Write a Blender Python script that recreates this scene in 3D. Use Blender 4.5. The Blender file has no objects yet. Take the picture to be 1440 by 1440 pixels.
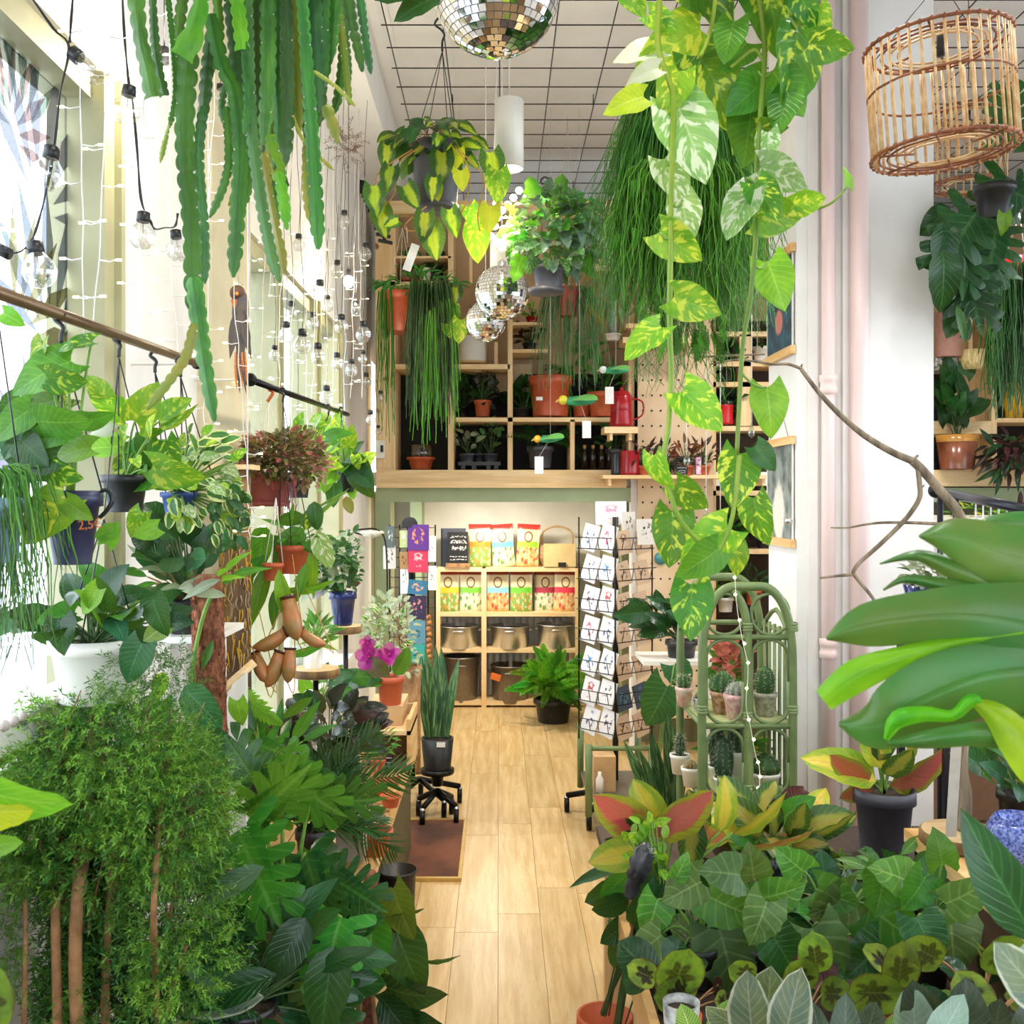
import bpy, math, random
import numpy as np
from mathutils import Matrix, Vector
SC = bpy.context.scene
COL = SC.collection
PI = math.pi
# ---------------------------------------------------------------- camera
VX, VY, FP, EYE = 702.0, 700.0, 1440.0, 1.9
cam_d = bpy.data.cameras.new('camera'); cam = bpy.data.objects.new('camera', cam_d); COL.objects.link(cam)
cam.location = (0, 0, EYE); cam.rotation_euler = (PI/2, 0, 0)
cam_d.sensor_width = 36; cam_d.lens = 36.0
cam_d.shift_x = (720-VX)/1440.0; cam_d.shift_y = -(720-VY)/1440.0
cam_d.clip_start = 0.05
cam_d.dof.use_dof = True; cam_d.dof.focus_distance = 3.6; cam_d.dof.aperture_fstop = 14
SC.camera = cam
# ---------------------------------------------------------------- sky, lights, exposure
SC.view_settings.view_transform = 'Standard'; SC.view_settings.look = 'None'
SC.view_settings.gamma = 1; SC.view_settings.use_curve_mapping = False
SC.view_settings.exposure = 0.45
wd = bpy.data.worlds.new('sky'); SC.world = wd; wd.use_nodes = True
_bg = wd.node_tree.nodes['Background']; _bg.inputs[0].default_value = (0.93, 0.97, 1.0, 1); _bg.inputs[1].default_value = 5.0
SC.cycles.max_bounces = 8; SC.cycles.diffuse_bounces = 4; SC.cycles.transparent_max_bounces = 16
SC.cycles.caustics_reflective = False; SC.cycles.caustics_refractive = False
SC.cycles.sample_clamp_indirect = 6
def W(px, py, d): return Vector(((px-VX)*d/FP, d, EYE-(py-VY)*d/FP))
def lamp(kind, loc, energy, color=(1, .93, .82), size=.3, rot=(0, 0, 0), spot=1.9):
    l = bpy.data.lights.new('lamp_light', kind); l.energy = energy; l.color = color
    if kind == 'AREA': l.shape = 'DISK'; l.size = size
    if kind == 'SPOT': l.spot_size = spot; l.spot_blend = .8; l.shadow_soft_size = size
    if kind == 'POINT': l.shadow_soft_size = size
    o = bpy.data.objects.new('lamp_light', l); COL.objects.link(o); o.location = loc; o.rotation_euler = rot
    return o
# ---------------------------------------------------------------- materials
def lin(h):
    h = h.lstrip('#'); v = [int(h[i:i+2], 16)/255 for i in (0, 2, 4)]
    return tuple(((c+.055)/1.055)**2.4 if c > .04045 else c/12.92 for c in v)+(1.0,)
MATS = {}
class NT:
    def __init__(s, name):
        s.m = bpy.data.materials.new(name); s.m.use_nodes = True; s.t = s.m.node_tree; s.t.nodes.clear()
        s.out = s.n('ShaderNodeOutputMaterial'); s.p = s.n('ShaderNodeBsdfPrincipled'); s.l(s.p.outputs[0], s.out.inputs[0])
    def n(s, ty, **k):
        x = s.t.nodes.new(ty)
        for a, b in k.items(): setattr(x, a, b)
        return x
    def l(s, a, b): s.t.links.new(a, b)
    def val(s, sock, v):
        if isinstance(v, (int, float, tuple, list)): sock.default_value = v
        else: s.l(v, sock)
    def math(s, op, a, b=0.0, c=0.0, clamp=False):
        x = s.n('ShaderNodeMath', operation=op); x.use_clamp = clamp
        s.val(x.inputs[0], a); s.val(x.inputs[1], b); s.val(x.inputs[2], c); return x.outputs[0]
    def mix(s, f, a, b, mode='MIX'):
        x = s.n('ShaderNodeMix', data_type='RGBA'); x.blend_type = mode
        s.val(x.inputs[0], f); s.val(x.inputs[6], a); s.val(x.inputs[7], b); return x.outputs[2]
    def ss(s, v, a, b):
        x = s.n('ShaderNodeMapRange', interpolation_type='SMOOTHSTEP')
        s.val(x.inputs[0], v); x.inputs[1].default_value = a; x.inputs[2].default_value = b; return x.outputs[0]
    def noise(s, vec, scale, detail=2.0):
        x = s.n('ShaderNodeTexNoise'); x.inputs['Scale'].default_value = scale; x.inputs['Detail'].default_value = detail
        if vec is not None: s.l(vec, x.inputs['Vector'])
        return x.outputs[0]
    def bump(s, h, strength=.3, dist=.01):
        x = s.n('ShaderNodeBump'); x.inputs['Strength'].default_value = strength; x.inputs['Distance'].default_value = dist
        s.l(h, x.inputs['Height']); s.l(x.outputs[0], s.p.inputs['Normal'])
def mat(name, col, rough=.6, metal=0.0, col2=None, scale=30.0, emit=0.0, bump=0.0, stretch=None, alpha=None):
    if name in MATS: return MATS[name]
    t = NT(name); c = lin(col); t.p.inputs['Roughness'].default_value = rough; t.p.inputs['Metallic'].default_value = metal
    tc = t.n('ShaderNodeTexCoord'); v = tc.outputs['Object']
    if stretch:
        mp = t.n('ShaderNodeMapping'); mp.inputs['Scale'].default_value = stretch; t.l(v, mp.inputs[0]); v = mp.outputs[0]
    nz = t.noise(v, scale, 3.0)
    c2 = lin(col2) if col2 else tuple(x*.86 for x in c[:3])+(1,)
    t.l(t.mix(t.ss(nz, .3, .7), c, c2), t.p.inputs['Base Color'])
    if bump: t.bump(nz, bump)
    if emit:
        t.p.inputs['Emission Color'].default_value = c; t.p.inputs['Emission Strength'].default_value = emit
    MATS[name] = t.m; return t.m
def glassmat(name, tint='#ffffff', gl=.12, rough=.02):
    if name in MATS: return MATS[name]
    t = NT(name); t.t.nodes.remove(t.p)
    a = t.n('ShaderNodeBsdfTransparent'); a.inputs[0].default_value = lin(tint)
    g = t.n('ShaderNodeBsdfGlossy'); g.inputs['Roughness'].default_value = rough
    fr = t.n('ShaderNodeLayerWeight'); fr.inputs[0].default_value = .25
    mx = t.n('ShaderNodeMixShader'); t.l(t.math('ADD', t.math('MULTIPLY', fr.outputs['Facing'], .5), gl*.3), mx.inputs[0])
    t.l(a.outputs[0], mx.inputs[1]); t.l(g.outputs[0], mx.inputs[2]); t.l(mx.outputs[0], t.out.inputs[0])
    MATS[name] = t.m; return t.m
def woodmat(name, c1, c2, axis=0, rough=.55, knots=False):
    if name in MATS: return MATS[name]
    t = NT(name); tc = t.n('ShaderNodeTexCoord'); oi = t.n('ShaderNodeObjectInfo')
    mp = t.n('ShaderNodeMapping'); sc = [14, 14, 14]; sc[axis] = 1.1; mp.inputs['Scale'].default_value = sc
    t.l(tc.outputs['Object'], mp.inputs[0])
    off = t.n('ShaderNodeVectorMath', operation='ADD'); t.l(mp.outputs[0], off.inputs[0])
    cb = t.n('ShaderNodeCombineXYZ'); r = t.math('MULTIPLY', oi.outputs['Random'], 60)
    for i in range(3): t.l(r, cb.inputs[i])
    t.l(cb.outputs[0], off.inputs[1])
    nz = t.noise(off.outputs[0], 2.2, 5.0); base = t.mix(t.ss(nz, .32, .7), lin(c1), lin(c2))
    fine = t.noise(off.outputs[0], 14, 3.0); base = t.mix(t.ss(fine, .5, .8), base, lin(c2))
    if knots:
        kn = t.noise(tc.outputs['Object'], 7.0, 1.0); base = t.mix(t.ss(kn, .74, .80), base, lin('#8a5a2c'))
    hs = t.n('ShaderNodeHueSaturation'); t.l(base, hs.inputs['Color'])
    t.l(t.math('ADD', t.math('MULTIPLY', oi.outputs['Random'], .16), .92), hs.inputs['Value'])
    t.l(hs.outputs[0], t.p.inputs['Base Color']); t.p.inputs['Roughness'].default_value = rough
    t.bump(fine, .08, .004); MATS[name] = t.m; return t.m
def leafmat(name, c1, c2, vein=None, mode='plain', c3='#ffffff', rough=.34, trans=.22, vf=9, vs=.22, hue=.02, th=.5, cw=.25):
    if name in MATS: return MATS[name]
    t = NT(name); uv = t.n('ShaderNodeUVMap'); sp = t.n('ShaderNodeSeparateXYZ'); t.l(uv.outputs[0], sp.inputs[0])
    u, v = sp.outputs[0], sp.outputs[1]; oi = t.n('ShaderNodeObjectInfo')
    a = t.math('MULTIPLY', t.math('ABSOLUTE', t.math('SUBTRACT', u, .5)), 2.0)
    cb = t.n('ShaderNodeCombineXYZ'); t.l(u, cb.inputs[0]); t.l(v, cb.inputs[1]); t.l(t.math('MULTIPLY', oi.outputs['Random'], 80), cb.inputs[2])
    nz = t.noise(cb.outputs[0], 3.0, 3.0); base = t.mix(t.ss(nz, .3, .7), lin(c1), lin(c2))
    if mode == 'varieg':
        cv = t.n('ShaderNodeCombineXYZ'); t.l(t.math('MULTIPLY', u, 2.2), cv.inputs[0])
        t.l(t.math('MULTIPLY', t.math('SUBTRACT', v, t.math('MULTIPLY', a, .35)), 4.2), cv.inputs[1]); t.l(t.math('MULTIPLY', oi.outputs['Random'], 55), cv.inputs[2])
        bl = t.noise(cv.outputs[0], 1.9, 5.0); base = t.mix(t.ss(bl, th, th+.07), base, lin(c3))
    if mode == 'center':
        k = t.math('ADD', a, t.math('MULTIPLY', t.math('SUBTRACT', nz, .5), .9)); base = t.mix(t.ss(k, cw, cw+.3), lin(c3), base)
    if mode == 'edge':
        k = t.math('ADD', a, t.math('MULTIPLY', t.math('SUBTRACT', nz, .5), .7)); base = t.mix(t.ss(k, .55, .72), base, lin(c3))
    if mode == 'rim':
        base = t.mix(t.ss(t.math('ADD', a, t.math('MULTIPLY', t.math('SUBTRACT', nz, .5), .35)), .80, .90), base, lin(c3))
    if mode == 'star':
        dx = t.math('SUBTRACT', u, .5); dy = t.math('SUBTRACT', v, .38)
        r = t.math('SQRT', t.math('ADD', t.math('MULTIPLY', dx, dx), t.math('MULTIPLY', dy, dy)))
        an = t.math('ARCTAN2', dy, dx); k = t.math('SUBTRACT', r, t.math('MULTIPLY', t.math('SINE', t.math('MULTIPLY', an, 7.0)), .07))
        k = t.math('ADD', k, t.math('MULTIPLY', t.math('SUBTRACT', nz, .5), .34))
        base = t.mix(t.ss(k, .23, .33), lin(c3), base)
        base = t.mix(t.ss(t.math('ADD', a, t.math('MULTIPLY', nz, .25)), 1.02, 1.1), base, lin('#5a3a22'))
    w = t.math('FRACT', t.math('MULTIPLY', t.math('SUBTRACT', v, t.math('MULTIPLY', a, .3)), float(vf)))
    sv = t.math('SUBTRACT', 1.0, t.ss(t.math('ABSOLUTE', t.math('SUBTRACT', w, .5)), .02, .16))
    mr = t.math('SUBTRACT', 1.0, t.ss(a, .015, .07))
    if vein:
        base = t.mix(t.math('MULTIPLY', sv, vs), base, lin(vein)); base = t.mix(t.math('MULTIPLY', mr, min(1, vs*1.7)), base, lin(vein))
    hs = t.n('ShaderNodeHueSaturation'); t.l(base, hs.inputs['Color'])
    t.l(t.math('ADD', t.math('MULTIPLY', oi.outputs['Random'], .55), .50), hs.inputs['Value'])
    rr = t.math('FRACT', t.math('MULTIPLY', oi.outputs['Random'], 17.3)); t.l(t.math('ADD', t.math('MULTIPLY', rr, 2*hue), .5-hue), hs.inputs['Hue'])
    t.l(hs.outputs[0], t.p.inputs['Base Color']); t.p.inputs['Roughness'].default_value = rough; t.p.inputs['Specular IOR Level'].default_value = .32
    t.bump(t.math('SUBTRACT', t.math('MULTIPLY', nz, .4), t.math('ADD', sv, mr)), .18, .006)
    tr = t.n('ShaderNodeBsdfTranslucent'); t.l(t.mix(.35, hs.outputs[0], lin('#b8e03a')), tr.inputs[0])
    mx = t.n('ShaderNodeMixShader'); mx.inputs[0].default_value = trans
    t.l(t.p.outputs[0], mx.inputs[1]); t.l(tr.outputs[0], mx.inputs[2]); t.l(mx.outputs[0], t.out.inputs[0])
    MATS[name] = t.m; return t.m
# ---------------------------------------------------------------- mesh builder
class MB:
    def __init__(s): s.v = []; s.f = []; s.uv = []; s.sm = []
    def add(s, vs, fs, uvs=None, smooth=True):
        o = len(s.v); s.v.extend([tuple(x) for x in vs])
        s.uv.extend(uvs if uvs else [(0, 0)]*len(vs))
        for f in fs: s.f.append([i+o for i in f]); s.sm.append(smooth)
        return s
    def box(s, c, size, R=None):
        hx, hy, hz = [a/2 for a in size]; c = Vector(c)
        vs = [Vector((x*hx, y*hy, z*hz)) for x in (-1, 1) for y in (-1, 1) for z in (-1, 1)]
        if R is not None: vs = [R @ v for v in vs]
        return s.add([v+c for v in vs], [(0, 1, 3, 2), (4, 6, 7, 5), (0, 4, 5, 1), (2, 3, 7, 6), (0, 2, 6, 4), (1, 5, 7, 3)],
                     [(x, z) for x in (0, 1) for y in (0, 1) for z in (0, 1)], False)
    def bx(s, x0, x1, y0, y1, z0, z1): return s.box(((x0+x1)/2, (y0+y1)/2, (z0+z1)/2), (abs(x1-x0), abs(y1-y0), abs(z1-z0)))
    def tube(s, pts, r, n=6, cap=True):
        pts = [Vector(p) for p in pts]; m = len(pts)
        rs = [r]*m if isinstance(r, (int, float)) else [r[0]+(r[1]-r[0])*i/(m-1) for i in range(m)] if len(r) == 2 and m != 2 else list(r)
        vs = []; uvs = []; ref = None
        for i in range(m):
            t = (pts[min(i+1, m-1)]-pts[max(i-1, 0)])
            t = t.normalized() if t.length > 1e-9 else Vector((0, 0, 1))
            if ref is None: ref = Vector((1, 0, 0)) if abs(t.x) < .8 else Vector((0, 1, 0))
            a = (ref-t*ref.dot(t)).normalized(); b = t.cross(a); ref = a
            for k in range(n):
                an = 2*PI*k/n; vs.append(pts[i]+(a*math.cos(an)+b*math.sin(an))*rs[i]); uvs.append((k/n, i/(m-1) if m > 1 else 0))
        fs = [(i*n+k, i*n+(k+1) % n, (i+1)*n+(k+1) % n, (i+1)*n+k) for i in range(m-1) for k in range(n)]
        if cap: fs += [tuple(range(n-1, -1, -1)), tuple(range((m-1)*n, m*n))]
        return s.add(vs, fs, uvs)
    def lathe(s, prof, n=20, c=(0, 0, 0), smooth=True):
        c = Vector(c); m = len(prof); vs = []; uvs = []
        for j, (r, z) in enumerate(prof):
            for k in range(n):
                an = 2*PI*k/n; vs.append(c+Vector((r*math.cos(an), r*math.sin(an), z))); uvs.append((k/n, j/(m-1)))
        return s.add(vs, [(j*n+k, j*n+(k+1) % n, (j+1)*n+(k+1) % n, (j+1)*n+k) for j in range(m-1) for k in range(n)], uvs, smooth)
    def disc(s, r, c, n=20, N=None):
        c = Vector(c); q = N.to_track_quat('Z', 'Y').to_matrix() if N is not None else Matrix.Identity(3)
        return s.add([c+q @ Vector((r*math.cos(2*PI*k/n), r*math.sin(2*PI*k/n), 0)) for k in range(n)], [tuple(range(n))],
                     [(.5+.5*math.cos(2*PI*k/n), .5+.5*math.sin(2*PI*k/n)) for k in range(n)], False)
    def ball(s, c, r, n=12, m=8, sq=1.0):
        return s.lathe([(r*math.sin(PI*j/m)+1e-5, -r*sq*math.cos(PI*j/m)) for j in range(m+1)], n, c)
    def prism(s, poly, axis, a, b):
        # poly: 2D outline in the two other axes (x,z for axis 'y'; y,z for 'x'; x,y for 'z')
        def P(p, q): return {'y': (p[0], q, p[1]), 'x': (q, p[0], p[1]), 'z': (p[0], p[1], q)}[axis]
        n = len(poly); vs = [P(p, a) for p in poly]+[P(p, b) for p in poly]
        return s.add(vs, [tuple(range(n)), tuple(range(2*n-1, n-1, -1))]+[(k, n+k, n+(k+1) % n, (k+1) % n) for k in range(n)], None, False)
    def mesh(s, name):
        me = bpy.data.meshes.new(name); me.from_pydata(s.v, [], s.f)
        me.polygons.foreach_set('use_smooth', s.sm)
        ul = me.uv_layers.new(name='UVMap'); li = np.empty(len(me.loops), dtype=np.int32); me.loops.foreach_get('vertex_index', li)
        ul.data.foreach_set('uv', np.array(s.uv, dtype=np.float32)[li].ravel()); me.update(); return me
WM = {}
def put(name, mb, m, parent=None, M=None, **props):
    me = mb.mesh(name) if isinstance(mb, MB) else mb
    if m is not None and (len(me.materials) == 0): me.materials.append(m)
    o = bpy.data.objects.new(name, me); COL.objects.link(o)
    M = M if M is not None else Matrix.Identity(4)
    if m is not None and me.materials[0] is not m:
        o.material_slots[0].link = 'OBJECT'; o.material_slots[0].material = m
    if parent is not None:
        o.parent = parent; o.matrix_parent_inverse = WM[parent.name].inverted()
    o.matrix_basis = M; WM[o.name] = M
    for k, v in props.items(): o[k] = v
    return o
def thing(name, label, cat, loc, group=None):
    o = bpy.data.objects.new(name, None); COL.objects.link(o); o.empty_display_size = .05
    M = Matrix.Translation(Vector(loc)); o.matrix_basis = M; WM[o.name] = M
    o['label'] = label; o['category'] = cat
    if group: o['group'] = group
    return o
def tag(o, label, cat, group=None):
    o['label'] = label; o['category'] = cat
    if group: o['group'] = group
    return o
def struct(name, mb, m, parent=None, M=None): return put(name, mb, m, parent, M, **({} if parent else {'kind': 'structure'}))
# ---------------------------------------------------------------- leaves
def leafmesh(name, width, nl=7, nw=2, fold=.12, droop=.25, lobe=0.0, lk=3.0, wave=0.0, wf=3.0, seed=0, curl=0.0):
    """one blade: length 1 along +Y, width along X, upper side +Z"""
    mb = MB(); vs = []; uvs = []; rs = random.Random(seed); ph = rs.random()*6
    for i in range(nl+1):
        t = i/nl; w = max(width(t), .002)
        for j in range(-nw, nw+1):
            u = j/nw; x = w*u; y = t-lobe*abs(u)**1.6*(1-t)**lk
            z = fold*abs(x)-droop*t*t+wave*math.sin(t*wf*2*PI+ph+(1.5 if u < 0 else 0))*abs(u)**2-curl*u*u*w
            vs.append((x, y, z)); uvs.append((.5+u/2, t))
    k = 2*nw+1
    mb.add(vs, [(i*k+j, i*k+j+1, (i+1)*k+j+1, (i+1)*k+j) for i in range(nl) for j in range(k-1)], uvs)
    return mb.mesh(name)
def w_heart(t): return .40*(1-t**2.1)**.85*(.62+.38*min(1, t*3.2)) if t < 1 else 0
def w_ell(t): return .19*math.sin(PI*min(1, t**.9))**.8
def w_lance(t): return .13*math.sin(PI*t**.8)
def w_oval(t): return .30*math.sin(PI*min(1, t**.85))**.6
def w_round(t): return .46*math.sqrt(max(0, 1-(2*t-1)**2))*.95
def w_arrow(t): return .50*math.sin(PI*min(1, .27+.73*t))**.85*(1+.04*math.sin(t*26))
def w_lobed(t): return .40*(.55+.45*abs(math.sin(t*PI*3.2+.4)))*(1-t**2.5)**.8+.01
def w_strap(t): return .045*(1-t**3)
def w_blade(t): return .06*(.7+.3*math.sin(PI*t))*(1-t**6)
def monstera(name, K=6, seed=0, droop=.3):
    mb = MB(); rs = random.Random(seed)
    def Z(x, y): return .1*abs(x)-droop*max(0, y)**2*.8-.25*x*x
    def outw(t): return .48*(1-max(0, t)**2.0)**.7*(.75+.25*min(1, (t+.25)*2.5))
    vs = []; uvs = []; nl = 10
    for i in range(nl+1):
        t = i/nl*1.0
        for j in (-1, 0, 1):
            x = j*(.21*(1-t**1.6)+.004); vs.append((x, t-.0*abs(j), Z(x, t))); uvs.append((.5+x, t))
    mb.add(vs, [(i*3+j, i*3+j+1, (i+1)*3+j+1, (i+1)*3+j) for i in range(nl) for j in range(2)], uvs)
    for sgn in (-1, 1):
        for k in range(K):
            a0 = -.02+k*.88/K; a1 = a0+.88/K; gap = .0 if k == 0 else .003
            vs = []; uvs = []; m = 5
            for q in range(m+1):
                f = q/m; ext = (f**.9)
                for e, aa in ((0, a0), (.5, (a0+a1)/2), (1, a1)):
                    tt = aa+(.18-.34*(1-k/(K-1))**2)*ext*.9
                    ww = .10+(outw(min(.98, max(-.3, aa)))-.10)*ext*(1-.05*abs(e-.5)*2)
                    sh = (gap+.013*max(0, ext-.3)/.7)*(1 if e == 0 else -1 if e == 1 else 0)
                    if f > .75: sh += (f-.75)*.10*(1 if e == 0 else -1 if e == 1 else 0)
                    x = sgn*ww; y = tt+sh
                    vs.append((x, y, Z(x, y)-.03*ext*ext*rs.random())); uvs.append((.5+x, min(1, max(0, aa))))
            mb.add(vs, [((i*3+j, i*3+j+1, (i+1)*3+j+1, (i+1)*3+j) if sgn > 0 else (i*3+j+1, i*3+j, (i+1)*3+j, (i+1)*3+j+1)) for i in range(m) for j in range(2)], uvs)
    return mb.mesh(name)
def frond(name, pairs=14, ll=.42, lw=.03, droop=.45, fall=.25, ang=50, taper=1.0, stemr=.008, seed=0, start=.12, seg=3):
    """pinnate frond: length 1 along +Y"""
    mb = MB(); rs = random.Random(seed)
    def spine(t): return Vector((0, t-.12*t*t, .18*t-droop*t*t))
    mb.tube([spine(i/6) for i in range(7)], [stemr, stemr*.3], 4)
    for k in range(pairs):
        t = start+(1-start)*k/(pairs-1); L = ll*(math.sin(PI*(.16+.80*t))**.7)*taper
        for sg in (-1, 1):
            an = math.radians(ang*(1-.45*t)+rs.uniform(-7, 7)); d = Vector((sg*math.sin(an), math.cos(an), rs.uniform(.0, .25))); p0 = spine(t)
            vs = []; uvs = []; up = Vector((0, 0, 1)); sd = d.cross(up).normalized()
            for i in range(seg+1):
                f = i/seg; p = p0+d*(L*f)-Vector((0, 0, fall*L*f*f)); w = lw*(math.sin(PI*(.18+.8*f)))
                vs += [p-sd*w, p+sd*w]; uvs += [(0.25, f), (.75, f)]
            mb.add(vs, [(2*i, 2*i+1, 2*i+3, 2*i+2) for i in range(seg)], uvs)
    return mb.mesh(name)
def spray(name, seed=0, n=13):
    rs = random.Random(seed+40); mb = MB(); ax = lambda t: Vector((.12*math.sin(t*3+seed), t, .12*math.sin(t*2.2)-.25*t*t))
    mb.tube([ax(i/4) for i in range(5)], [.010, .004], 3, False)
    for k in range(n):
        t = .15+.85*k/(n-1); p0 = ax(t); a = k*2.4+rs.uniform(-.4, .4); d = Vector((math.cos(a), rs.uniform(.5, 1.3), math.sin(a)*.8)).normalized(); L = rs.uniform(.20, .36); w = rs.uniform(.022, .04); sd = d.cross(Vector((rs.gauss(0, 1), rs.gauss(0, 1), rs.gauss(0, 1)))).normalized(); dn = Vector((0, 0, -.05))
        mb.add([p0, p0+d*L*.45+sd*w, p0+d*L+dn, p0+d*L*.45-sd*w], [(0, 1, 2, 3)], [(.5, 0), (1, .5), (.5, 1), (0, .5)], False)
    return mb.mesh(name)
LM = {}
def variants(key):
    if key in LM: return LM[key]
    r = []
    for s in range(3):
        dr = [.12, .3, .5][s]
        if key == 'heart': m = leafmesh('leaf_heart', w_heart, 8, 3, .22, dr, .22, 3, .02, 2, s)
        elif key == 'ell': m = leafmesh('leaf_elliptic', w_ell, 7, 2, .25, dr, seed=s, wave=.015)
        elif key == 'oval': m = leafmesh('leaf_oval', w_oval, 8, 2, .2, dr, seed=s, wave=.02)
        elif key == 'round': m = leafmesh('leaf_round', w_round, 8, 3, .15, dr*.6, .12, 2, .02, 2, s)
        elif key == 'lance': m = leafmesh('leaf_lance', w_lance, 7, 2, .3, dr, seed=s, wave=.012)
        elif key == 'arrow': m = leafmesh('leaf_arrow', w_arrow, 10, 3, .2, dr*.8, .30, 2.4, .035, 3.5, s)
        elif key == 'lobed': m = leafmesh('leaf_lobed', w_lobed, 11, 2, .3, dr, .1, seed=s, wave=.05)
        elif key == 'strap': m = leafmesh('leaf_strap', w_strap, 9, 1, .3, dr*2.2, seed=s)
        elif key == 'blade': m = leafmesh('leaf_blade', w_blade, 8, 1, .5, dr*.25, seed=s)
        elif key == 'monst': m = monstera('leaf_split', 6-(s == 1), s, dr*.9)
        elif key == 'spray': m = spray('leaf_spray', s)
        elif key == 'palm': m = frond('palm_frond', 16, .48, .014, .55, .5, 52, seed=s, start=.22, seg=3)
        elif key == 'fern': m = frond('fern_frond', 22, .20, .022, .5+.2*s, .25, 72, seed=s, start=.08, seg=2)
        elif key == 'fluffy': m = frond('fern_frond_ruffled', 17, .21, .036, .45+.15*s, .3, 66, seed=s, start=.15, seg=3)
        elif key == 'tree': m = frond('leaf_spray', 8, .30, .035, .35+.2*s, .25, 55, seed=s, start=.15, seg=3)
        r.append(m)
    LM[key] = r; return r
def frame(p, d, nrm, L, wsc=1.0):
    y = d.normalized(); z = (nrm-y*nrm.dot(y))
    z = z.normalized() if z.length > 1e-4 else y.orthogonal().normalized()
    x = y.cross(z)
    return Matrix(((x.x*L*wsc, y.x*L, z.x*L, p.x), (x.y*L*wsc, y.y*L, z.y*L, p.y), (x.z*L*wsc, y.z*L, z.z*L, p.z), (0, 0, 0, 1)))
def leaf(parent, key, m, px, py, d, L, ang, tip=0.0, roll=0.0, v=None, wsc=1.0, name='leaf', label=None):
    """px,py: base of the blade, L length in px, ang: direction in the picture plane (90 = up), tip: degrees towards the viewer"""
    a = math.radians(ang); b = math.radians(tip); dv = Vector((math.cos(a)*math.cos(b), -math.sin(b), math.sin(a)*math.cos(b)))
    n = Vector((0, -1, 0)); n = n-dv*n.dot(dv)
    if n.length < 1e-3: n = Vector((0, 0, 1))
    n = Matrix.Rotation(math.radians(roll), 3, dv) @ n
    vs = variants(key); me = vs[v if v is not None else (int(px*7+py*3) % 3)]
    o = put(name, me, m, parent, frame(W(px, py, d), dv, n, L*d/FP, wsc*(1.12 if key == 'heart' else 1)))
    if label: o['label'] = label
    return o
def bez(p0, p1, sag=0.0, n=6, up=0.0):
    p0, p1 = Vector(p0), Vector(p1)
    return [p0.lerp(p1, i/n)+Vector((0, 0, (up-sag)*4*(i/n)*(1-i/n))) for i in range(n+1)]
def smooth(pts, k=4):
    pts = [Vector(p) for p in pts]; out = []
    for i in range(len(pts)-1):
        p0, p1, p2, p3 = pts[max(i-1, 0)], pts[i], pts[i+1], pts[min(i+2, len(pts)-1)]
        for q in range(k):
            t = q/k; out.append(.5*((2*p1)+(p2-p0)*t+(2*p0-5*p1+4*p2-p3)*t*t+(3*p1-p0-3*p2+p3)*t**3))
    out.append(pts[-1]); return out
def pot(parent, cx, yt, yb, w, d, m, taper=.76, rim=True, soil=True, n=20, name='pot'):
    s = d/FP; c = W(cx, yb, d); h = (yb-yt)*s; R = w*s/2; b = R*taper
    p = [(1e-4, .0), (b, 0), (b, .002)]
    if rim: p += [(b+(R*.93-b)*.78, h*.78), (R, h*.79), (R, h)]
    else: p += [(R, h)]
    p += [(R*.92, h), (R*.86, h*.88), (b*.85, h*.3), (1e-4, h*.28)] if not soil else [(R*.92, h), (R*.88, h*.86)]
    mb = MB().lathe(p, n); put(name, mb, m, parent, Matrix.Translation(c))
    if soil: put('soil', MB().lathe([(R*.885, h*.865), (R*.5, h*.90), (1e-4, h*.91)], 14), M_SOIL, parent, Matrix.Translation(c))
    return c+Vector((0, 0, h*.88))
def hanger(parent, cx, yt, w, d, hook, m=None, hk=22, nst=3):
    """three cords from the pot rim to a hook whose foot is at hook=(px,py)"""
    m = m or M_BLACK; s = d/FP; top = W(hook[0], hook[1], d); c = W(cx, yt, d); R = w*s/2*.97; mb = MB()
    for k in range(nst):
        a = .6+2*PI*k/nst; mb.tube([c+Vector((R*math.cos(a), R*math.sin(a), 0)), top], .0016, 4)
    put('cord', mb, m, parent)
    if hk:
        q = [(0, 0), (0, -.35), (.08, -.6), (-.05, -.8), (-.28, -1.0), (-.1, -1.25), (.15, -1.15)]
        put('hook', MB().tube(smooth([W(hook[0]+a*hk, hook[1]+b*hk, d) for a, b in q], 3), .0042, 6), m, parent)
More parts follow.
